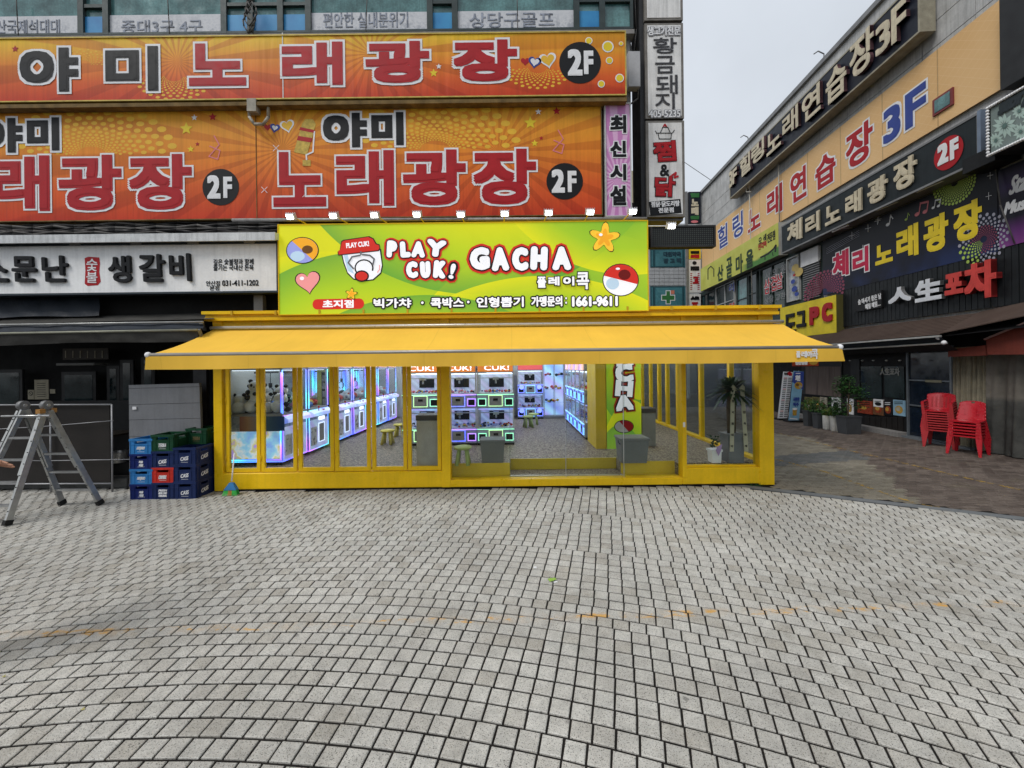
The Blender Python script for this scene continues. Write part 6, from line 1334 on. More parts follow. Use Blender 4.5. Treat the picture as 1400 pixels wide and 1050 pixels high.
for x, y, r in ((1374, 172, 17), (1394, 152, 11), (1362, 192, 11), (1396, 180, 12), (1410, 160, 14), (1420, 185, 12)): flower(x, y, r)
write(m, q, 'story', (1366, 128, 1412, 152), [(2, .02)], .02, shear=.2); m.build('print', mint, t); m = MB()
bxx = sign_box(q, (1352, 145), (1450, 95), (1450, 172), (1353, 209))
for k in range(16): m.ball(q.P(bxx[0], bxx[1] + (bxx[3] - bxx[1]) * k / 15, .03), .03, seg=8, ring=5)
for k in range(1, 26): a = bxx[0] + (bxx[2] - bxx[0]) * k / 26; m.ball(q.P(a, bxx[1], .03), .03, seg=8, ring=5); m.ball(q.P(a, bxx[3], .03), .03, seg=8, ring=5)
m.build('bulbs', p_white, t)
bx_ = sign_box(ST, (1353, 218), (1400, 195), (1400, 226), (1352, 242)); tag(MB().pbox(ST, bx_[0], bx_[1] + .1, bx_[2], bx_[3], .05, .55).build('dark_canopy_box', black, loc=ST.P(bx_[0], bx_[1], 0)), 'black box casing under the flower sign', 'casing')
bx_ = sign_box(ST, (1388, -10), (1460, -60), (1460, 90), (1388, 116)); tag(MB().pbox(ST, bx_[0], bx_[1], bx_[2], bx_[3], .02, .30).build('dark_wall_sign', dark_metal, loc=ST.P(bx_[0], bx_[1], 0)), 'dark wall cladding right of the orange banner', 'cladding')
# window row of the second floor, far part
wf_ = mat('white_window_frame', (.42, .43, .42), .5, .1, .15, 6)
def win(x0, x1, yt, yb, fm_, pm_, cols=1, rows=1, d0=.02, name='window'):
    bxw = sign_box(ST, (x0, yt[0]), (x1, yt[1]), (x1, yb[1]), (x0, yb[0])); a0, b0, a1, b1 = bxw; fwd = .055; m = MB()
    for q_ in ((a0, b0, a1, b0 + fwd), (a0, b1 - fwd, a1, b1), (a0, b0 + fwd, a0 + fwd, b1 - fwd), (a1 - fwd, b0 + fwd, a1, b1 - fwd)): m.pbox(ST, *q_, d0, d0 + .09)
    for k in range(1, cols): a = a0 + (a1 - a0) * k / cols; m.pbox(ST, a - .025, b0 + fwd, a + .025, b1 - fwd, d0, d0 + .08)
    for k in range(1, rows): b = b0 + (b1 - b0) * k / rows; m.pbox(ST, a0 + fwd, b - .02, a1 - fwd, b + .02, d0, d0 + .07)
    w = m.build(name, fm_, rb_); MB().pbox(ST, a0 + fwd, b0 + fwd, a1 - fwd, b1 - fwd, d0 + .01, d0 + .03).build('pane', pm_, w); return w, bxw
dgr = mat('dark_green_wall', (.035, .055, .052), .5, .1, .35, 4); bxw = sign_box(ST, (956, 398), (1126, 330), (1126, 440), (956, 455)); MB().pbox(ST, *bxw, .0021, .018).build('window_wall', dgr, rb_)
win(960, 980, (404, 396), (440, 438), frame_m, pane_dark, 2, 2); win(981, 1007, (394, 382), (440, 438), wf_, pane_dark, 2, 2)
win(1010, 1025, (383, 375), (440, 436), frame_m, pane_teal, 1, 2); win(1026, 1038, (376, 371), (430, 427), frame_m, pane_dark, 1, 2); w, bb = win(1042, 1077, (368, 354), (428, 423), frame_m, mat('dim_green_pane', (.025, .045, .03), .15, 0, .4, 3), 2, 1)
q = Off(.13); m = MB(); 
for t_, b in (('삼', (1045, 381, 1053, 402)), ('겹', (1054, 377, 1062, 398)), ('살', (1062, 374, 1070, 395))): write(m, q, t_, b, [(0, .025), (1, .008)], .0)
write(m, q, '사 의 원', (1046, 366, 1074, 378), [(2, 0)], 0); write(m, q, '상담 교환', (1045, 403, 1074, 412), [(2, 0)], 0); m.build('window_lettering', [p_white, p_red, p_grey], w)
m = MB(); write(m, q, '리', (997, 387, 1004, 399), [(0, .02), (1, .008)], 0); write(m, q, '점', (997, 414, 1004, 426), [(0, .02), (2, .008)], 0); m.build('window_lettering', [p_white, p_blue, p_red], rb_)
win(1079, 1096, (354, 347), (414, 409), wf_, mat('decor_pane', (.38, .40, .42), .3, 0, .5, 4), 1, 1); m = MB(); q2 = Off(.12)
for x, y, r, c_ in ((1087, 366, 5, 0), (1092, 372, 6, 0), (1086, 376, 2, 1), (1086, 395, 4, 2), (1089, 402, 3, 2), (1084, 385, 3, 2)): disc(m, q2, x, y, r, r, 0, c_, 12)
m.build('pane_picture', [mat('pic_yellow', (.6, .45, .15), .5), p_red, p_blue], rb_)
bxw = sign_box(ST, (1099, 346), (1123, 335), (1123, 357), (1099, 366)); MB().pbox(ST, *bxw, .02, .12).build('white_box_panel', p_white, rb_)
bxw = sign_box(ST, (1101, 363), (1123, 353), (1124, 403), (1101, 412)); n_ = 16; lv = MB().pbox(ST, *bxw, .02, .05).build('louvre_grille', dark_metal, rb_)
for k in range(n_): b = bxw[1] + (bxw[3] - bxw[1]) * k / n_; MB().pbox(ST, bxw[0], b, bxw[2], b + .035, .051, .09).build('slat', grey_metal, lv)
# pipes on the facade
m = MB(); m.tube([ST.P(*ST.hit(1033, 236), .2), ST.P(*ST.hit(1034, 262), .3), ST.P(*ST.hit(1035, 425), .2)], .022, 8); m.tube([ST.P(*ST.hit(1071, 205), .2), ST.P(*ST.hit(1071, 310), .15)], .022, 8)
m.tube([ST.P(*ST.hit(1029, 243), .25), ST.P(*ST.hit(1031, 262), .35), ST.P(*ST.hit(1038, 262), .35)], .022, 8)
tag(m.build('drain_pipe', mat('pale_pipe', (.42, .40, .35), .5, 0, .2, 6), loc=ST.P(*ST.hit(1035, 400), .2)), 'pale drain pipe running down over the orange banner at the far end', 'pipe')
for k, (x, y) in enumerate(((1169, 312), (1236, 281), (1297, 254))): 
    p = ST.P(*ST.hit(x, y), .3); m = MB(); m.bar(p + Vector((.25, 0, .02)), p + Vector((-.15, 0, 0)), .02, .02); m.bar(p + Vector((-.15, -.3, 0)), p + Vector((-.15, .3, 0)), .05, .04)
    tag(m.build('sign_lamp', p_white, loc=p), f'small white bar lamp over the black banner, {["leftmost", "middle", "rightmost"][k]} of three', 'lamp', 'bar lamps over the black banner')
# yellow PC sign
t, d = fsign('yellow sign with black and red letters ending in PC behind the awning corner', (1067, 422), (1143, 402), (1144, 449), (1067, 468), mat('sign_yellow_flat', (.75, .60, .03), .5, 0, .15, 3), mat('sign_edge_dark', (.1, .09, .03), .5), .25, .0, .06); q = Off(d)
letters(t, q, [('도', (1074, 429, 1089, 456)), ('그', (1090, 425, 1103, 447))], p_black, .01, .035, lab='slanted black letter', raised=.03); letters(t, q, [('P', (1108, 419, 1121, 444)), ('C', (1125, 414, 1139, 440))], p_red, .01, .05, lab='raised red letter', raised=.03)
# black boarded fascia with 人生포차
fb = thing('boarded_fascia', 'black vertical-board fascia with white and red raised street-bar letters', 'fascia', ST.P(sf(1260, 420), ST.hit(1260, 450)[1], .1)); bxw = sign_box(ST, (1144, 399), (1470, 315), (1470, 400), (1144, 452)); a0, b0, a1, b1 = bxw
n_ = 46; wd_ = (a1 - a0) / n_; bdm = mat('black_boards', (.014, .016, .018), .45, 0, .3, 6, .2)
for k in range(n_): MB().pbox(ST, a0 + k * wd_ + .008, b0, a0 + (k + 1) * wd_ - .008, b1, .05, .10 + random.uniform(0, .008)).build('board', bdm, fb)
MB().pbox(ST, a0, b0, a1, b1, .02, .049).build('backing', black, fb); q = Off(.13)
letters(fb, q, [('人', (1220, 392, 1252, 413)), ('生', (1257, 381, 1294, 411))], mat('letter_white', (.70, .72, .76), .4), .02, .03, raised=.09, side=grey_metal, lab='raised white brush letter')
letters(fb, q, [('포', (1300, 373, 1326, 402)), ('차', (1327, 357, 1372, 408))], mat('letter_red', (.60, .06, .05), .4), .02, .035, raised=.12, side=mat('letter_darkred', (.18, .015, .015), .5), lab='raised red brush letter')
pbx = sign_box(q, (1170, 405), (1208, 396), (1208, 421), (1170, 426)); MB().pbox(q, *pbx, 0, .06).build('plate', black, fb); m = MB(); q3 = Off(.195); write(m, q3, '술 마시기 좋은 날', (1173, 405, 1205, 413), [(0, .006)], .0, rot=4); write(m, q3, '매일 매일…', (1183, 413, 1204, 421), [(0, .006)], .0, rot=4); m.build('plate_lettering', [p_white], fb)
# brown awning and rolled blind
ab = thing('brown_awning', 'long brown corrugated awning sloping over the street bar front', 'awning', ST.P(sf(1200, 460), 2.6, .5)); brown = NT('brown_corrugated'); x_, y_, z_ = brown.xyz(brown.n('ShaderNodeNewGeometry').outputs['Position'])
P = brown.n('ShaderNodeNewGeometry').outputs['Position']; brm = brown.fin(brown.mix(brown.rng(brown.noise(P, 2, 4), .3, .7), (.055, .036, .028), (.085, .058, .046)), .7)
def slat_roof(A0, A1, d_out, z_in, z_out, mt, name, parent, n=10):
    for k in range(n):
        t0, t1 = k / n, (k + 1) / n; m = MB()
        for (a, b) in ((A0, A1),): m.add([ST.P(a, z_in + (z_out - z_in) * t0, .1 + d_out * t0), ST.P(b, z_in + (z_out - z_in) * t0, .1 + d_out * t0), ST.P(b, z_in + (z_out - z_in) * t1 + .012, .1 + d_out * t1), ST.P(a, z_in + (z_out - z_in) * t1 + .012, .1 + d_out * t1), ST.P(a, z_in + (z_out - z_in) * t1, .1 + d_out * t1), ST.P(b, z_in + (z_out - z_in) * t1, .1 + d_out * t1)], [(0, 1, 2, 3), (3, 2, 5, 4)])
        m.build(name, mt, parent)
zi = ST.hit(1250, 440)[1] + .02; A0, A1 = ST.aY(17.5), ST.aY(8.9); zo = 2.62
slat_roof(A0, A1, .85, zi, zo, brm, 'roof_slat', ab, 12)
MB().pbox(ST, A0, zo - .05, A1, zo - .01, .90, .95).build('front_rail', rl_, ab)
m = MB(); m.add([ST.P(A0, zo - .06, .9), ST.P(A1, zo - .06, .9), ST.P(A1, zo - .20, .78), ST.P(A0, zo - .20, .78)], [(0, 1, 2, 3)]); m.build('blind_fabric', tarp, ab)
m = MB(); m.tube([ST.P(A0, zo - .21, .80), ST.P(A1, zo - .19, .80)], .025, 8); m.build('blind_rail', rl_, ab)
m = MB(); m.add([ST.P(A0, zo - .23, .78), ST.P(A1, zo - .21, .78), ST.P(A1, zo - .36, .55), ST.P(A0, zo - .38, .55)], [(0, 1, 2, 3)]); m.build('valance', mat('near_black_fabric', (.02, .02, .022), .8), ab)
for a in (A1, A1 - .12): MB().ball(ST.P(a, zo - .18 + (A1 - a), .86), .05).build('end_knob', p_white, ab)
m = MB(); P4 = [ST.P(A1 + .004, zi, .1), ST.P(A1 + 3, zi + .30, .1), ST.P(A1 + 3, zi + .02, .42), ST.P(A1 + .004, zo + .02, .945)]; m.add(P4 + [p + Vector((0, 0, .02)) for p in P4], [(0, 1, 2, 3), (7, 6, 5, 4), (2, 6, 7, 3)]); m.build('roof_end_sheet', brm, ab)
m = MB(); m.add([ST.P(A1 + .05, zi - .1, .08), ST.P(A1 + 3, zi - .02, .08), ST.P(A1 + 3, zo + .12, .38), ST.P(A1 + .05, zo - .04, .90)], [(0, 1, 2, 3)]); m.build('dark_roof_end', black, ab)
# street bar front under the awning
bar_ = thing('street_bar', 'dark-fronted street bar with food posters and curtains under the brown awning', 'bar front', ST.P(sf(1200, 600), 0, 0))
def rect(x0, x1, yt, yb, d0, d1, mt, name, par=None, lab=None):
    bxw = sign_box(Off(d1), (x0, yt[0]), (x1, yt[1]), (x1, yb[1]), (x0, yb[0])); q_ = Off(0); return MB().pbox(ST, *bxw, d0, d1).build(name, mt, par or bar_, label=lab), bxw
MB().pbox(ST, ST.aY(25.1), .0, ST.aY(9.0), 3.0, .0185, .05).build('dark_front', mat('bar_front_black', (.012, .012, .013), .6, 0, .3, 4), bar_)
MB().pbox(ST, ST.aY(15.5), .0, ST.aY(10.7), .12, .055, .35).build('plinth', concrete, bar_)
rect(1096, 1151, (498, 490), (540, 543), .055, .08, dark_metal, 'window_frame')
cur = NT('dusty_curtain'); P = cur.n('ShaderNodeNewGeometry').outputs['Position']; mp = cur.n('ShaderNodeMapping'); cur.l(P, mp.inputs[0]); mp.inputs['Scale'].default_value = (5, 5, .35); curm = cur.fin(cur.ramp(cur.noise(mp.outputs[0], 1.5, 3), [(.3, (.08, .06, .055)), (.55, (.16, .125, .11)), (.75, (.10, .07, .07))]), .7)
rect(1101, 1149, (503, 499), (540, 541), .081, .10, curm, 'window_curtain'); rect(1163, 1175, (492, 490), (545, 546), .06, .08, dark_metal, 'window_frame')
for x0, x1 in ((1177, 1205), (1209, 1236)): rect(x0, x1, (502, 500), (543, 545), .055, .075, pane_dark, 'window_pane')
m = MB(); write(m, Off(.085), '人生포차', (1203, 503, 1230, 513), [(0, .008)], 0); m.build('window_lettering', [mat('chalk_white', (.4, .4, .38), .6)], bar_)
for i, x in enumerate((1162, 1179, 1194, 1212, 1230)): MB().ball(Off(.5).P(*Off(.5).hit(x, 493), 0), .035, (1, 1, .6), 8, 6).build('downlight', mat('dim_lamp', (.3, .3, .28), .4), bar_)
# poster strip
pmats = [mat('food_brown', (.16, .07, .03), .5, 0, .4, 15), mat('food_red', (.32, .05, .02), .5, 0, .5, 20), mat('food_cream', (.42, .38, .30), .5, 0, .3, 12), mat('poster_blue', (.25, .42, .55), .5), mat('food_gold', (.50, .30, .05), .5, 0, .3, 20), p_black, p_white, mat('poster_olive', (.16, .14, .05), .5, 0, .4, 14)]
posters = [((1100, 1110, 543, 560), 7, 'olive food poster at the far left of the poster strip', 2), ((1110, 1121, 543, 561), 7, 'olive and yellow food poster beside a dark bowl picture', 4), ((1121, 1130, 543, 562), 2, 'cream food poster between the olive posters and the menu card', 0), ((1137, 1148, 543, 563), 6, 'white menu card with a black bowl above the white planters', 5), ((1158, 1166, 545, 566), 6, 'narrow white and yellow poster behind the small tree', 4),
           ((1172, 1192, 548, 565), 1, 'brown and red stew poster just right of the small tree', 1), ((1193, 1208, 547, 567), 0, 'dark poster with a red dish under the white card', 1), ((1194, 1207, 546, 556), 6, 'white card with black writing over the dish posters', 5), ((1208, 1220, 548, 568), 5, 'black poster with a red and white pizza-like dish', 1), ((1221, 1237, 547, 568), 3, 'light blue beer poster at the right end of the strip', 4)]
for i, ((x0, x1, yt, yb), mi, lab, m2) in enumerate(posters):
    o_, bxw = rect(x0, x1, (yt, yt), (yb, yb + .6), .055, .085 + (.012 if 'card with' in lab else 0), pmats[mi], 'poster_sheet'); o_.parent = None; CH[bar_.name].remove(o_)
    o_.location = Vector(BASE[bar_.name]); o_.name = 'poster'; tag(o_, lab, 'poster', 'posters under the bar windows'); BASE[o_.name] = tuple(BASE[bar_.name])
    m = MB(); qq = Off(.088 + (.012 if 'card with' in lab else 0)); cx, cy = (x0 + x1) / 2, yt + (yb - yt) * .62; disc(m, qq, cx, cy, (x1 - x0) * .34, (yb - yt) * .26, .002, m2, 16)
    if m2 in (1, 4): disc(m, qq, cx - 1, cy - 1, (x1 - x0) * .2, (yb - yt) * .14, .004, 2 if m2 == 4 else 4, 12)
    for k in range(2): stroke(m, qq, [(x0 + 2, yt + 2.5 + k * 2.4), (x1 - 3, yt + 2.5 + k * 2.4)], .9, .003, 5 if mi != 5 else 6)
    m.build('print', pmats, o_)
for k in range(7): rect(1182 + k * 7.6, 1188.5 + k * 7.6, (570, 570), (584 + k, 585 + k), .055, .075, mat('dark_wood_panel', (.018, .016, .015), .5, 0, .3, 8), 'lower_panel')
# tall dark glazed door
dr = thing('glazed_door', 'tall dark glazed double door left of the red chairs', 'door', ST.P(sf(1270, 600), 0, .1)); q = Off(.12)
dz = [ST.hit(1270, 601)[1] * 0 + .06, .78, 1.42, 2.22]; a0, a1 = q.hit(1241, 560)[0], q.hit(1303, 560)[0]; tk = .045; dfm = mat('door_frame_grey', (.16, .18, .20), .4, .4, .2, 8)
for a in (a0, a1 - tk): MB().pbox(ST, a, .02, a + tk, 2.4, .08, .15).build('stile', dfm, dr)
for z in (.04, .86, 1.52, 2.30): MB().pbox(ST, a0 + tk, z, a1 - tk, z + .035, .085, .14).build('rail', dfm, dr)
dglass = mat('door_glass_blue', (.008, .014, .026), .12, 0, .3, 2)
for z0, z1 in ((.075, .86), (.895, 1.52), (1.555, 2.30)): MB().pbox(ST, a0 + tk, z0, a1 - tk, z1, .10, .11).build('pane', dglass, dr)
m = MB(); m.pbox(ST, (a0 + a1) / 2 - .05, 1.50, (a0 + a1) / 2 + .35, 1.56, .141, .16); m.build('handle_plate', mat('brass_dull', (.25, .23, .16), .4, .5), dr)
MB().pbox(ST, a0 - .2, 0, a1 + .5, .05, .05, .25).build('threshold', mat('sill_metal', (.2, .22, .24), .5, .4), dr)
# tent: curtain, tarpaulin, red canopy
tn = thing('street_tent', 'grey tarpaulin tent side with a beige curtain and red canopy at the right edge', 'tent', ST.P(sf(1370, 610), 0, .3))
def drape(x0, x1, z0, z1, d0, amp, freq, mt, name, n=60, flare=0):
    q_ = Off(d0); a0 = q_.hit(x0, 550)[0]; a1 = q_.hit(x1, 550)[0]; vs = []; fs = []; K_ = 10
    for j in range(K_ + 1):
        z = z1 + (z0 - z1) * j / K_
        for i in range(n + 1):
            s_ = i / n; a = a0 + (a1 - a0) * s_ + flare * (j / K_) ** 2 * s_; vs.append(q_.P(a, z, amp * (math.sin(s_ * freq + j * .12) + .5 * math.sin(s_ * freq * 2.3 + 1 + j * .3)) * (1 + .4 * j / K_)))
    for j in range(K_):
        for i in range(n): b = j * (n + 1) + i; fs.append((b, b + n + 1, b + n + 2, b + 1))
    return MB().add(vs, fs, 0, True).build(name, mt, tn)
beige = mat('beige_curtain', (.24, .215, .155), .9, 0, .3, 4, .4, streak=.3); tgrey = NT('grey_tarp'); P = tgrey.n('ShaderNodeNewGeometry').outputs['Position']; x_, y_, z_ = tgrey.xyz(P)
tgm = tgrey.fin(tgrey.mix(tgrey.rng(z_, 1.15, 1.25), tgrey.mix(tgrey.rng(tgrey.noise(P, 3, 5), .3, .7), (.035, .036, .033), (.075, .074, .068)), tgrey.mix(tgrey.rng(tgrey.noise(P, 5, 5), .3, .7), (.11, .10, .085), (.155, .14, .12))), .8); tgrey.bump(tgrey.noise(P, 5, 5), .8, .03)
drape(1303, 1352, .02, 2.35, .08, .04, 42, beige, 'curtain', flare=-.0); drape(1350, 1520, .02, 2.33, .14, .03, 26, tgm, 'tarpaulin', 110)
red = mat('red_canvas', (.17, .038, .026), .75, 0, .2, 4, .4, streak=.15); q_ = Off(.5)
def rpoly(pts, d0, mt, name): 
    q1 = Off(d0); P_ = [q1.P(*q1.hit(*p), 0) for p in pts]; return MB().add(P_ + [p + q1.q.n * -.03 for p in P_], [list(range(len(P_)))] + [[(i + 1) % len(P_), i, i + len(P_), (i + 1) % len(P_) + len(P_)] for i in range(len(P_))]).build(name, mt, tn)
rpoly([(1348, 464), (1480, 410), (1480, 484), (1350, 485)], .52, red, 'canopy_flap'); rpoly([(1296, 478), (1347, 472), (1348, 486), (1296, 488)], .50, red, 'canopy_strip')
m = MB(); m.tube([Off(.56).P(*Off(.56).hit(1346, 464)), Off(.56).P(*Off(.56).hit(1480, 409))], .022, 8); m.build('canopy_pole', mat('pole_pink', (.45, .30, .28), .5), tn)
MB().pbox(ST, ST.aY(9.6), 0, ST.aY(1), 3.0, .0195, .04).build('dark_side', black, tn)
# ------------------------------------------------------------------ red plastic chairs
red_p = mat('red_plastic', (.42, .010, .020), .30, 0, .08, 5); red_o = mat('red_plastic_faded', (.38, .03, .035), .45, 0, .14, 8)
def chair(label, loc, rz, arms, mt, group):
    t = thing('plastic_chair', label, 'chair', loc, rz, group, local=True)
    m = MB(); n = 8; vs = []; fs = []                      # dished seat, front at -y
    for j in range(n + 1):
        for i in range(n + 1):
            x = -.22 + .44 * i / n; y = -.20 + .40 * j / n; w = 1 - .10 * (j / n); z = .42 - .012 * math.cos(x * 7) * math.cos(y * 7) - (.018 if j == 0 else 0); vs.append((x * w, y, z))
    for j in range(n):
        for i in range(n): a = j * (n + 1) + i; fs.append((a, a + 1, a + n + 2, a + n + 1))
    b = len(vs); vs2 = [(x, y, z - .012) for x, y, z in vs]; m.add(vs, fs, 0, True); m.add(vs2, [f[::-1] for f in fs], 0, True)
    m.box(-.22, -.205, .385, .22, -.195, .415); m.box(-.222, -.20, .39, -.212, .19, .418); m.box(.212, -.20, .39, .222, .19, .418); m.build('seat', mt, t)
    m = MB(); cols = 14; rows = 9                          # back shell with openings
    def bp(u, v): ang = (u - .5) * 2; wv = (.215 - .03 * v) if not arms else .23; top = 1 - .10 * abs(ang) ** 3; x = ang * wv; y = .19 + .11 * v - (.07 if arms else .045) * ang * ang; z = .42 + v * (.40 if not arms else .38) * top; return (x, y, z)
    for i in range(cols):
        for j in range(rows):
            hole = (2 <= j <= 6 and (3 <= i <= 4 or 9 <= i <= 10)) or (j == 8 and 5 < i < 8) if not arms else (1 <= j <= 6 and i in (2, 4, 6, 7, 9, 11)) or (j == 8 and 5 < i < 8 and False)
            if hole: continue
            P_ = [bp(i / cols, j / rows), bp((i + 1) / cols, j / rows), bp((i + 1) / cols, (j + 1) / rows), bp(i / cols, (j + 1) / rows)]; m.add(P_, [(0, 1, 2, 3)], 0, True); m.add([(x, y + .012, z) for x, y, z in P_], [(3, 2, 1, 0)], 0, True)
    m.tube([tuple(Vector(bp(k / 12, 1)) + Vector((0, .006, 0))) for k in range(13)], .011, 6); m.tube([tuple(Vector(bp(0, k / 5)) + Vector((0, .006, 0))) for k in range(6)], .011, 6); m.tube([tuple(Vector(bp(1, k / 5)) + Vector((0, .006, 0))) for k in range(6)], .011, 6); m.build('backrest', mt, t)
    for sx in (-1, 1):
        for (y0, y1) in ((-.175, -.235), (.16, .26)):
            m = MB(); x0, x1 = sx * .195, sx * .245; w0, w1 = .032, .022
            vs = [(x0 - w0, y0 - .02, .40), (x0 + w0, y0 - .02, .40), (x0 + w0, y0 + .03, .40), (x0 - w0, y0 + .03, .40), (x1 - w1, y1 - .012, 0), (x1 + w1, y1 - .012, 0), (x1 + w1, y1 + .018, 0), (x1 - w1, y1 + .018, 0)]
            m.add(vs, [(0, 1, 2, 3), (7, 6, 5, 4), (0, 4, 5, 1), (1, 5, 6, 2), (2, 6, 7, 3), (3, 7, 4, 0)]); m.build('leg', mt, t)
        if arms: m = MB(); m.bar((sx * .235, -.20, .60), (sx * .235, .18, .63), .045, .018); m.bar((sx * .225, -.19, .40), (sx * .235, -.19, .60), .05, .02); m.build('armrest', mt, t)
    return t
nm = ['bottom', 'second from the bottom', 'third from the bottom', 'fourth from the bottom', 'fifth from the bottom', 'sixth from the bottom', 'seventh from the bottom', 'eighth from the bottom', 'topmost']
la = gnd(1287, 611); c0 = None
for k in range(9):
    lab = f'faded red plastic armchair, {nm[k]} of the left taller stack' if k < 8 else 'bright red plastic armchair, topmost of the left taller stack'
    loc = (la.x + .004 * k, la.y + .010 * k, .056 * k); rz = R(-58)
    if c0 is None: c0 = chair(lab, loc, rz, True, red_o, 'stacked red armchairs')
    elif k < 8: dup(c0, loc, rz, lab)
    else: chair(lab, loc, rz, True, red_p, 'stacked red armchairs')
lb_ = gnd(1323, 621); c1_ = None
for k in range(6):
    lab = f'red armless plastic chair, {nm[k] if k < 5 else "topmost"} of the right lower stack'; loc = (lb_.x + .010 * k, lb_.y + .006 * k, .062 * k); rz = R(-64)
    if c1_ is None: c1_ = chair(lab, loc, rz, False, red_p, 'stacked red armless chairs')
    else: dup(c1_, loc, rz, lab)
# ------------------------------------------------------------------ planters and banners on the street
pw2 = mat('pot_white', (.52, .51, .48), .5, 0, .2, 8, streak=.3)
def foliage(t, c, rx, rz_, n, size, mts, rng, name='leaves'):
    m = MB()
    for k in range(n):
        th = rng.uniform(0, 6.283); ph = math.acos(rng.uniform(-1, 1)); rr = rng.uniform(.25, 1) ** .45; p = Vector((c[0] + rx * rr * math.sin(ph) * math.cos(th), c[1] + rx * rr * math.sin(ph) * math.sin(th), c[2] + rz_ * rr * math.cos(ph)))
        n_ = Vector((rng.uniform(-1, 1), rng.uniform(-1, 1), rng.uniform(.0, 1.2))).normalized(); u = n_.orthogonal().normalized(); v = n_.cross(u); ln_ = size * rng.uniform(.6, 1.3)
        m.add([p, p + u * ln_ * .5 + v * ln_ * .28, p + u * ln_ - n_ * ln_ * .2, p + u * ln_ * .5 - v * ln_ * .28], [(0, 1, 2, 3)], rng.randrange(len(mts)))
    return m.build(name, mts, t, kind='stuff')
RP = random.Random(9)
def potplant(label, px0, px1, pyb, ph_, mt, fol, round_=False, grp='potted plants in front of the street bar'):
    a, b = gnd(px0, pyb), gnd(px1, pyb); w = (b.x - a.x); c = (a + b) / 2; t = thing('potted_plant', label, 'plant', c, 0, grp, local=True)
    if round_:
        MB().lathe([(0, 0), (w * .40, 0), (w * .46, .02), (w * .5, ph_), (w * .46, ph_ + .01), (w * .42, ph_ - .04), (0, ph_ - .05)], c=(0, w * .5, 0), n=18).build('pot', mt, t)
    else: planter(t, w, w * .8, ph_, mt)
    fol(t, w, ph_); return t
def bush(mts, rx, rz_, n=420, size=.06):
    def f(t, w, h): foliage(t, (0, w * .45, h + rz_ * .8), rx, rz_, n, size, mts, RP); MB().tube([(0, w * .4, h - .05), (.02, w * .4, h + rz_)], .015, 6).build('stem', bark, t)
    return f
potplant('yellow-green shrub in a tall charcoal planter, farthest left of the row', 1104, 1117, 583, .50, pot_d, bush([leaf3, leaf2], .20, .20))
potplant('dark green shrub in a charcoal planter, second from the left', 1117, 1130, 586, .47, pot_d, bush([leaf, leaf2], .22, .22))
potplant('low bright green plant in a white stained pot, leftmost of three white pots', 1129, 1139, 588, .42, pw2, bush([leaf2, leaf3], .14, .12, 260), True)
potplant('bright green leafy plant in the middle white pot', 1139, 1149, 590, .44, pw2, bush([leaf2, leaf3], .17, .16, 300), True)
potplant('dark green plant in the white pot with a rim beside the large charcoal planter', 1148, 1158, 592, .46, pw2, bush([leaf, leaf2], .17, .18, 320), True)
def tree(t, w, h):
    y = w * .4; MB().tube([(-.02, y, h - .08), (0, y, h + .35), (.03, y, h + .7), (.05, y, h + 1.0)], .02, 8, rr=[.026, .022, .016, .008]).build('trunk', bark, t)
    m = MB(); pts = []
    for k in range(16): a = RP.uniform(0, 6.28); z = h + RP.uniform(.2, .95); L_ = RP.uniform(.12, .30) * (1.15 - (z - h) * .4); p = Vector((.01, y, z)); q1 = p + Vector((math.cos(a) * L_, math.sin(a) * L_, RP.uniform(.03, .18))); m.tube([p, q1], .007, 5); pts.append(q1)
    m.build('branches', bark, t); m = MB(); mt3 = [leaf2, leaf2, leaf]
    for q1 in pts + [Vector((.05, y, h + 1.05))]:
        for k in range(75):
            p = q1 + Vector((RP.gauss(0, .085), RP.gauss(0, .085), RP.gauss(0, .06))); n_ = Vector((RP.uniform(-.6, .6), RP.uniform(-.6, .6), 1)).normalized(); u = n_.orthogonal().normalized(); u = (Matrix.Rotation(RP.uniform(0, 6.28), 3, n_) @ u); v = n_.cross(u); s_ = RP.uniform(.06, .10); m.add([p, p + u * s_ * .5 + v * s_ * .25, p + u * s_ - n_ * .01, p + u * s_ * .5 - v * s_ * .25], [(0, 1, 2, 3)], RP.randrange(3))
    m.build('leaves', mt3, t, kind='stuff')
potplant('small glossy-leaved tree in the large charcoal planter nearest the camera', 1156, 1179, 594, .50, pot_d, tree)
# standing banners
def sbanner(label, px0, px1, pyt, pyb, lean, face, fn):
    a = gnd((px0 + px1) / 2, pyb); Y = a.y; F = Front(Y); t = thing('standing_banner', label, 'banner', a, local=False)
    P_ = [at(px0 + lean, pyt, Y), at(px1 + lean, pyt + 1, Y), at(px1, pyb, Y), at(px0, pyb - 1, Y)]; m = MB(); m.add(P_ + [p + Vector((0, .012, 0)) for p in P_], [(3, 2, 1, 0), (4, 5, 6, 7), (0, 1, 5, 4), (1, 2, 6, 5), (3, 7, 6, 2)]); m.build('sheet', face, t)
    m = MB(); fn(m, Front(Y - .004)); m.build('print', pmats + [p_red, p_blue], t); c_ = at((px0 + px1) / 2 + 4, pyb, Y); MB().box(c_.x - .3, Y - .12, 0, c_.x + .3, Y + .25, .06).build('base', black, t)
    MB().cyl((c_.x + .1, Y + .08, .05), at((px0 + px1) / 2 + lean, pyt, Y + .05), .012, n=6).build('pole', alu, t); return t
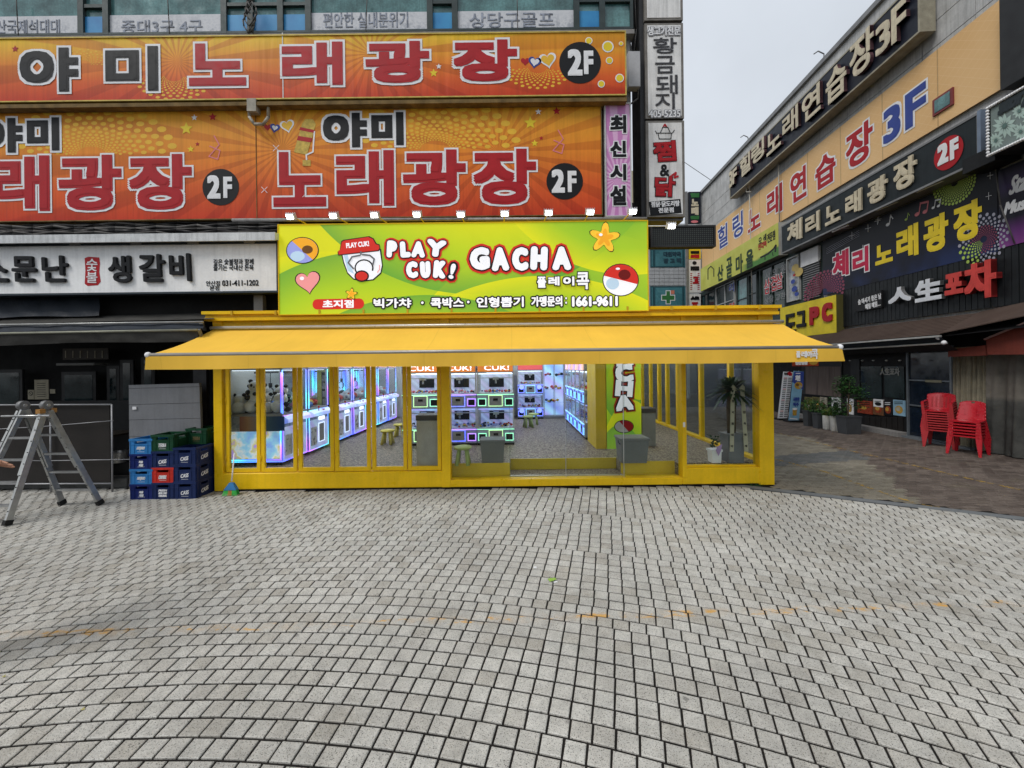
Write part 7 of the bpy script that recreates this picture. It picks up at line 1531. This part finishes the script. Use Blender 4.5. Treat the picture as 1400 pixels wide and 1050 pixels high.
def f1(m, q):
    write(m, q, '비스킷', (1072, 509, 1077, 513), [(5, .006)], .0); write(m, q, '메뉴', (1077, 508, 1083, 514), [(8, .012)], .0)
    for k in range(22):
        y = 517 + k * 2.5; l = (k * 2.5) * .115
        stroke(m, q, [(1072 - l, y), (1076 - l, y)], 1.1, .0, 8 if k % 6 == 0 else 5); stroke(m, q, [(1078 - l, y), (1082 - l + (k % 3) * .3, y)], 1.1, .0, 5)
def f2(m, q):
    m.flat(q, [q.hit(*p) for p in ((1086, 508), (1099, 508), (1098, 533), (1083, 522))][::-1], .001, 9); write(m, q, '치킨', (1087, 513, 1094, 521), [(6, .012)], .004); stroke(m, q, [(1088, 510.5), (1094, 510.5)], 1, .004, 6)
    disc(m, q, 1091.5, 527, 5.5, 5, .004, 4, 16); disc(m, q, 1090, 526, 2.2, 2, .008, 0, 10); disc(m, q, 1094, 529, 2.2, 2, .008, 2, 10)
    write(m, q, '시원한', (1084, 543, 1093, 549), [(9, .008)], .003); write(m, q, '맥주', (1084, 550, 1092, 556), [(9, .008)], .003); m.flat(q, [q.hit(*p) for p in ((1083.5, 560), (1089.5, 560), (1089, 568), (1083.5, 568))][::-1], .003, 4); disc(m, q, 1086.5, 559, 3.4, 1.6, .006, 6, 12); stroke(m, q, [(1080, 572), (1090, 573)], 1.5, .003, 6)
sbanner('white standing menu banner densely printed with small black text', 1063, 1076, 508, 574, 8, p_white, f1)
sbanner('blue and white standing banner with fried chicken and a beer mug', 1078, 1092, 507, 577, 7, mat('banner_sky', (.22, .42, .58), .5), f2)
fh = Front(12.6); tt = signboard('small hanging red food banner under the right end of the yellow awning', fh, sign_box(fh, (1082, 492), (1120, 490), (1116, 500), (1082, 501)), mat('food_red', (.32, .05, .02)), black, .03, 0, 'hanging_banner'); m = MB(); write(m, fh, '안산명물', (1086, 493, 1103, 499), [(6, .012)], .036); disc(m, fh, 1111, 495, 6, 4, .036, 4, 14); m.build('print', pmats, tt[0])
# ------------------------------------------------------------------ end of the street: teal building, sign column
YE = 28; FE = Front(YE); eb = thing('end_building', 'distant teal and white tiled building with a pharmacy cross behind the kiosk roof', 'building', (8, YE, 0)); x0, x1 = at(861, 350, YE).x, at(958, 350, YE).x; zT = at(910, 306, YE).z
wt = mat('white_tile_wall', (.42, .43, .44), .5, 0, .15, 1); MB().box(x0, YE, 3.6, x1, YE + 10, zT).build('wall', wt, eb); MB().box(x0 - 6, YE + .1, 0, x1 + 2, YE + 10, 3.58).build('ground_floor', mat('dark_shopfront', (.05, .055, .06), .4, 0, .5, 1), eb)
MB().box(at(858, 260, YE).x, YE - 1, at(865, 300, YE).z, at(880, 260, YE).x, YE + 8, at(862, 243, YE).z).build('roof_block', mat('cream_wall', (.42, .38, .26), .7), eb)
for (ya, yb) in ((341, 366), (392, 422)):
    for (xa, xb) in ((889, 893), (894, 933), (934, 939)):
        w = MB().pbox(FE, *FE.hit(xa, yb), *FE.hit(xb, ya), .0, .10).build('window', mat('teal_frame', (.03, .10, .12), .4), eb); h0 = FE.hit(xa, yb); h1 = FE.hit(xb, ya); MB().pbox(FE, h0[0] + .08, h0[1] + .08, h1[0] - .08, h1[1] - .08, .101, .11).build('pane', mat('teal_pane', (.06, .20, .23), .3, 0, .3, .6), w)
tlc = MB(); n0 = 0
for r in range(5):
    for c_ in range(8):
        h0 = FE.hit(888 + c_ * 6.6, 391 - r * 5 - .4); h1 = FE.hit(888 + (c_ + 1) * 6.6 - .4, 391 - (r + 1) * 5)
        MB().pbox(FE, *h0, *h1, .0, .06 + random.uniform(0, .02)).build('wall_tile', wt, eb) if h1[0] < x1 else None
m = MB(); qE = Front(YE - .12); write(m, qE, '대원약국', (907, 344, 931, 351), [(5, .02)], .004); write(m, qE, '광 고 텍', (907, 353, 931, 360), [(5, .02)], .004)
m.flat(qE, [qE.hit(*p) for p in ((910, 397), (917, 397), (917, 403), (923, 403), (923, 411), (917, 411), (917, 416), (910, 416), (910, 411), (904, 411), (904, 403), (910, 403))][::-1], .003, 6)
for p4 in (((911, 398), (916, 398), (916, 415), (911, 415)), ((905, 404), (922, 404), (922, 410), (905, 410))): m.flat(qE, [qE.hit(*p) for p in p4][::-1], .006 + .002 * (p4[0][0] < 908), 8)
m.flat(qE, [qE.hit(*p) for p in ((917, 397), (922, 397), (922, 402), (917, 402))][::-1], .006, 9); m.build('sign_print', [p_white] * 5 + [mat('print_teal', (.02, .05, .07), .5), p_white, p_white, p_green, mat('print_salmon', (.6, .2, .13), .5)], eb)
FC = Front(24.0); column = thing('sign_column', 'narrow stacked column of small shop signs at the far end of the street', 'sign', FC.P(FC.hit(949, 430)[0], 0)); h0 = FC.hit(942, 430); h1 = FC.hit(958, 262)
MB().pbox(FC, h0[0] - .15, 0, h0[0] - .02, h1[1], -.1, .05).build('pole', grey_metal, column)
for ya, yb, c_ in ((262, 305, navy), (338, 354, p_yellow), (355, 400, mat('aged_white_panel', (.4, .4, .39))), (402, 434, mat('aged_white_panel', (.4, .4, .39)))): g0_ = FC.hit(942, yb); g1_ = FC.hit(958, ya); MB().pbox(FC, *g0_, *g1_, -.2, .0).build('panel', c_, column)
m = MB(); Q = Front(23.99)
for t_, b, c_ in (('힐링', (944, 264, 956, 270), 2), ('노', (945, 272, 955, 282), 0), ('래', (945, 283, 955, 294), 0), ('연습장', (944, 295, 956, 300), 2), ('人生', (944, 405, 956, 410), 1), ('포', (945, 413, 955, 424), 3), ('차', (945, 425, 955, 434), 3), ('전문점', (944, 343, 956, 347), 1), ('고기집', (944, 348, 956, 353), 3), ('고', (947, 378, 955, 388), 3), ('1983', (944, 364, 956, 370), 1)): write(m, Q, t_, b, [(c_, .04)], .003)
disc(m, Q, 949.5, 303, 5, 1.8, .003, 5, 14); disc(m, Q, 949.5, 359.5, 3, 2.6, .003, 1, 14)
for k in range(9):
    for x in (944, 954): stroke(m, Q, [(x, 374 + k * 2.7), (x + 2, 374 + k * 2.7)], 1, .003, 3)
m.build('print', [p_cream, p_black, p_green, p_red, p_white, p_pink], column)
m = MB(); m.tube([at(936, 222, 18), at(973, 247, 18.5)], .012, 5); m.tube([at(866, 230, 20), at(880, 214, 20)], .012, 5); tag(m.build('overhead_wire', cab, loc=at(950, 232, 18)), 'thin overhead wire from the pylon to the building on the right', 'wire')
for k, px in enumerate((1020, 1124)):
    p = ST.P(ST.hit(px, 220)[0], HT + .16, -.1); m = MB(); m.tube([p, p + Vector((0, 0, .3)), p + Vector((-.2, 0, .4)), p + Vector((-.35, 0, .3))], .02, 6); tag(m.build('roof_lamp', grey_metal, loc=p), f'small curved lamp arm on the roof edge, {["far", "near"][k]} one', 'lamp')
print('OBJECTS', len(bpy.data.objects), 'TRIS', sum(len(me.polygons) for me in bpy.data.meshes))
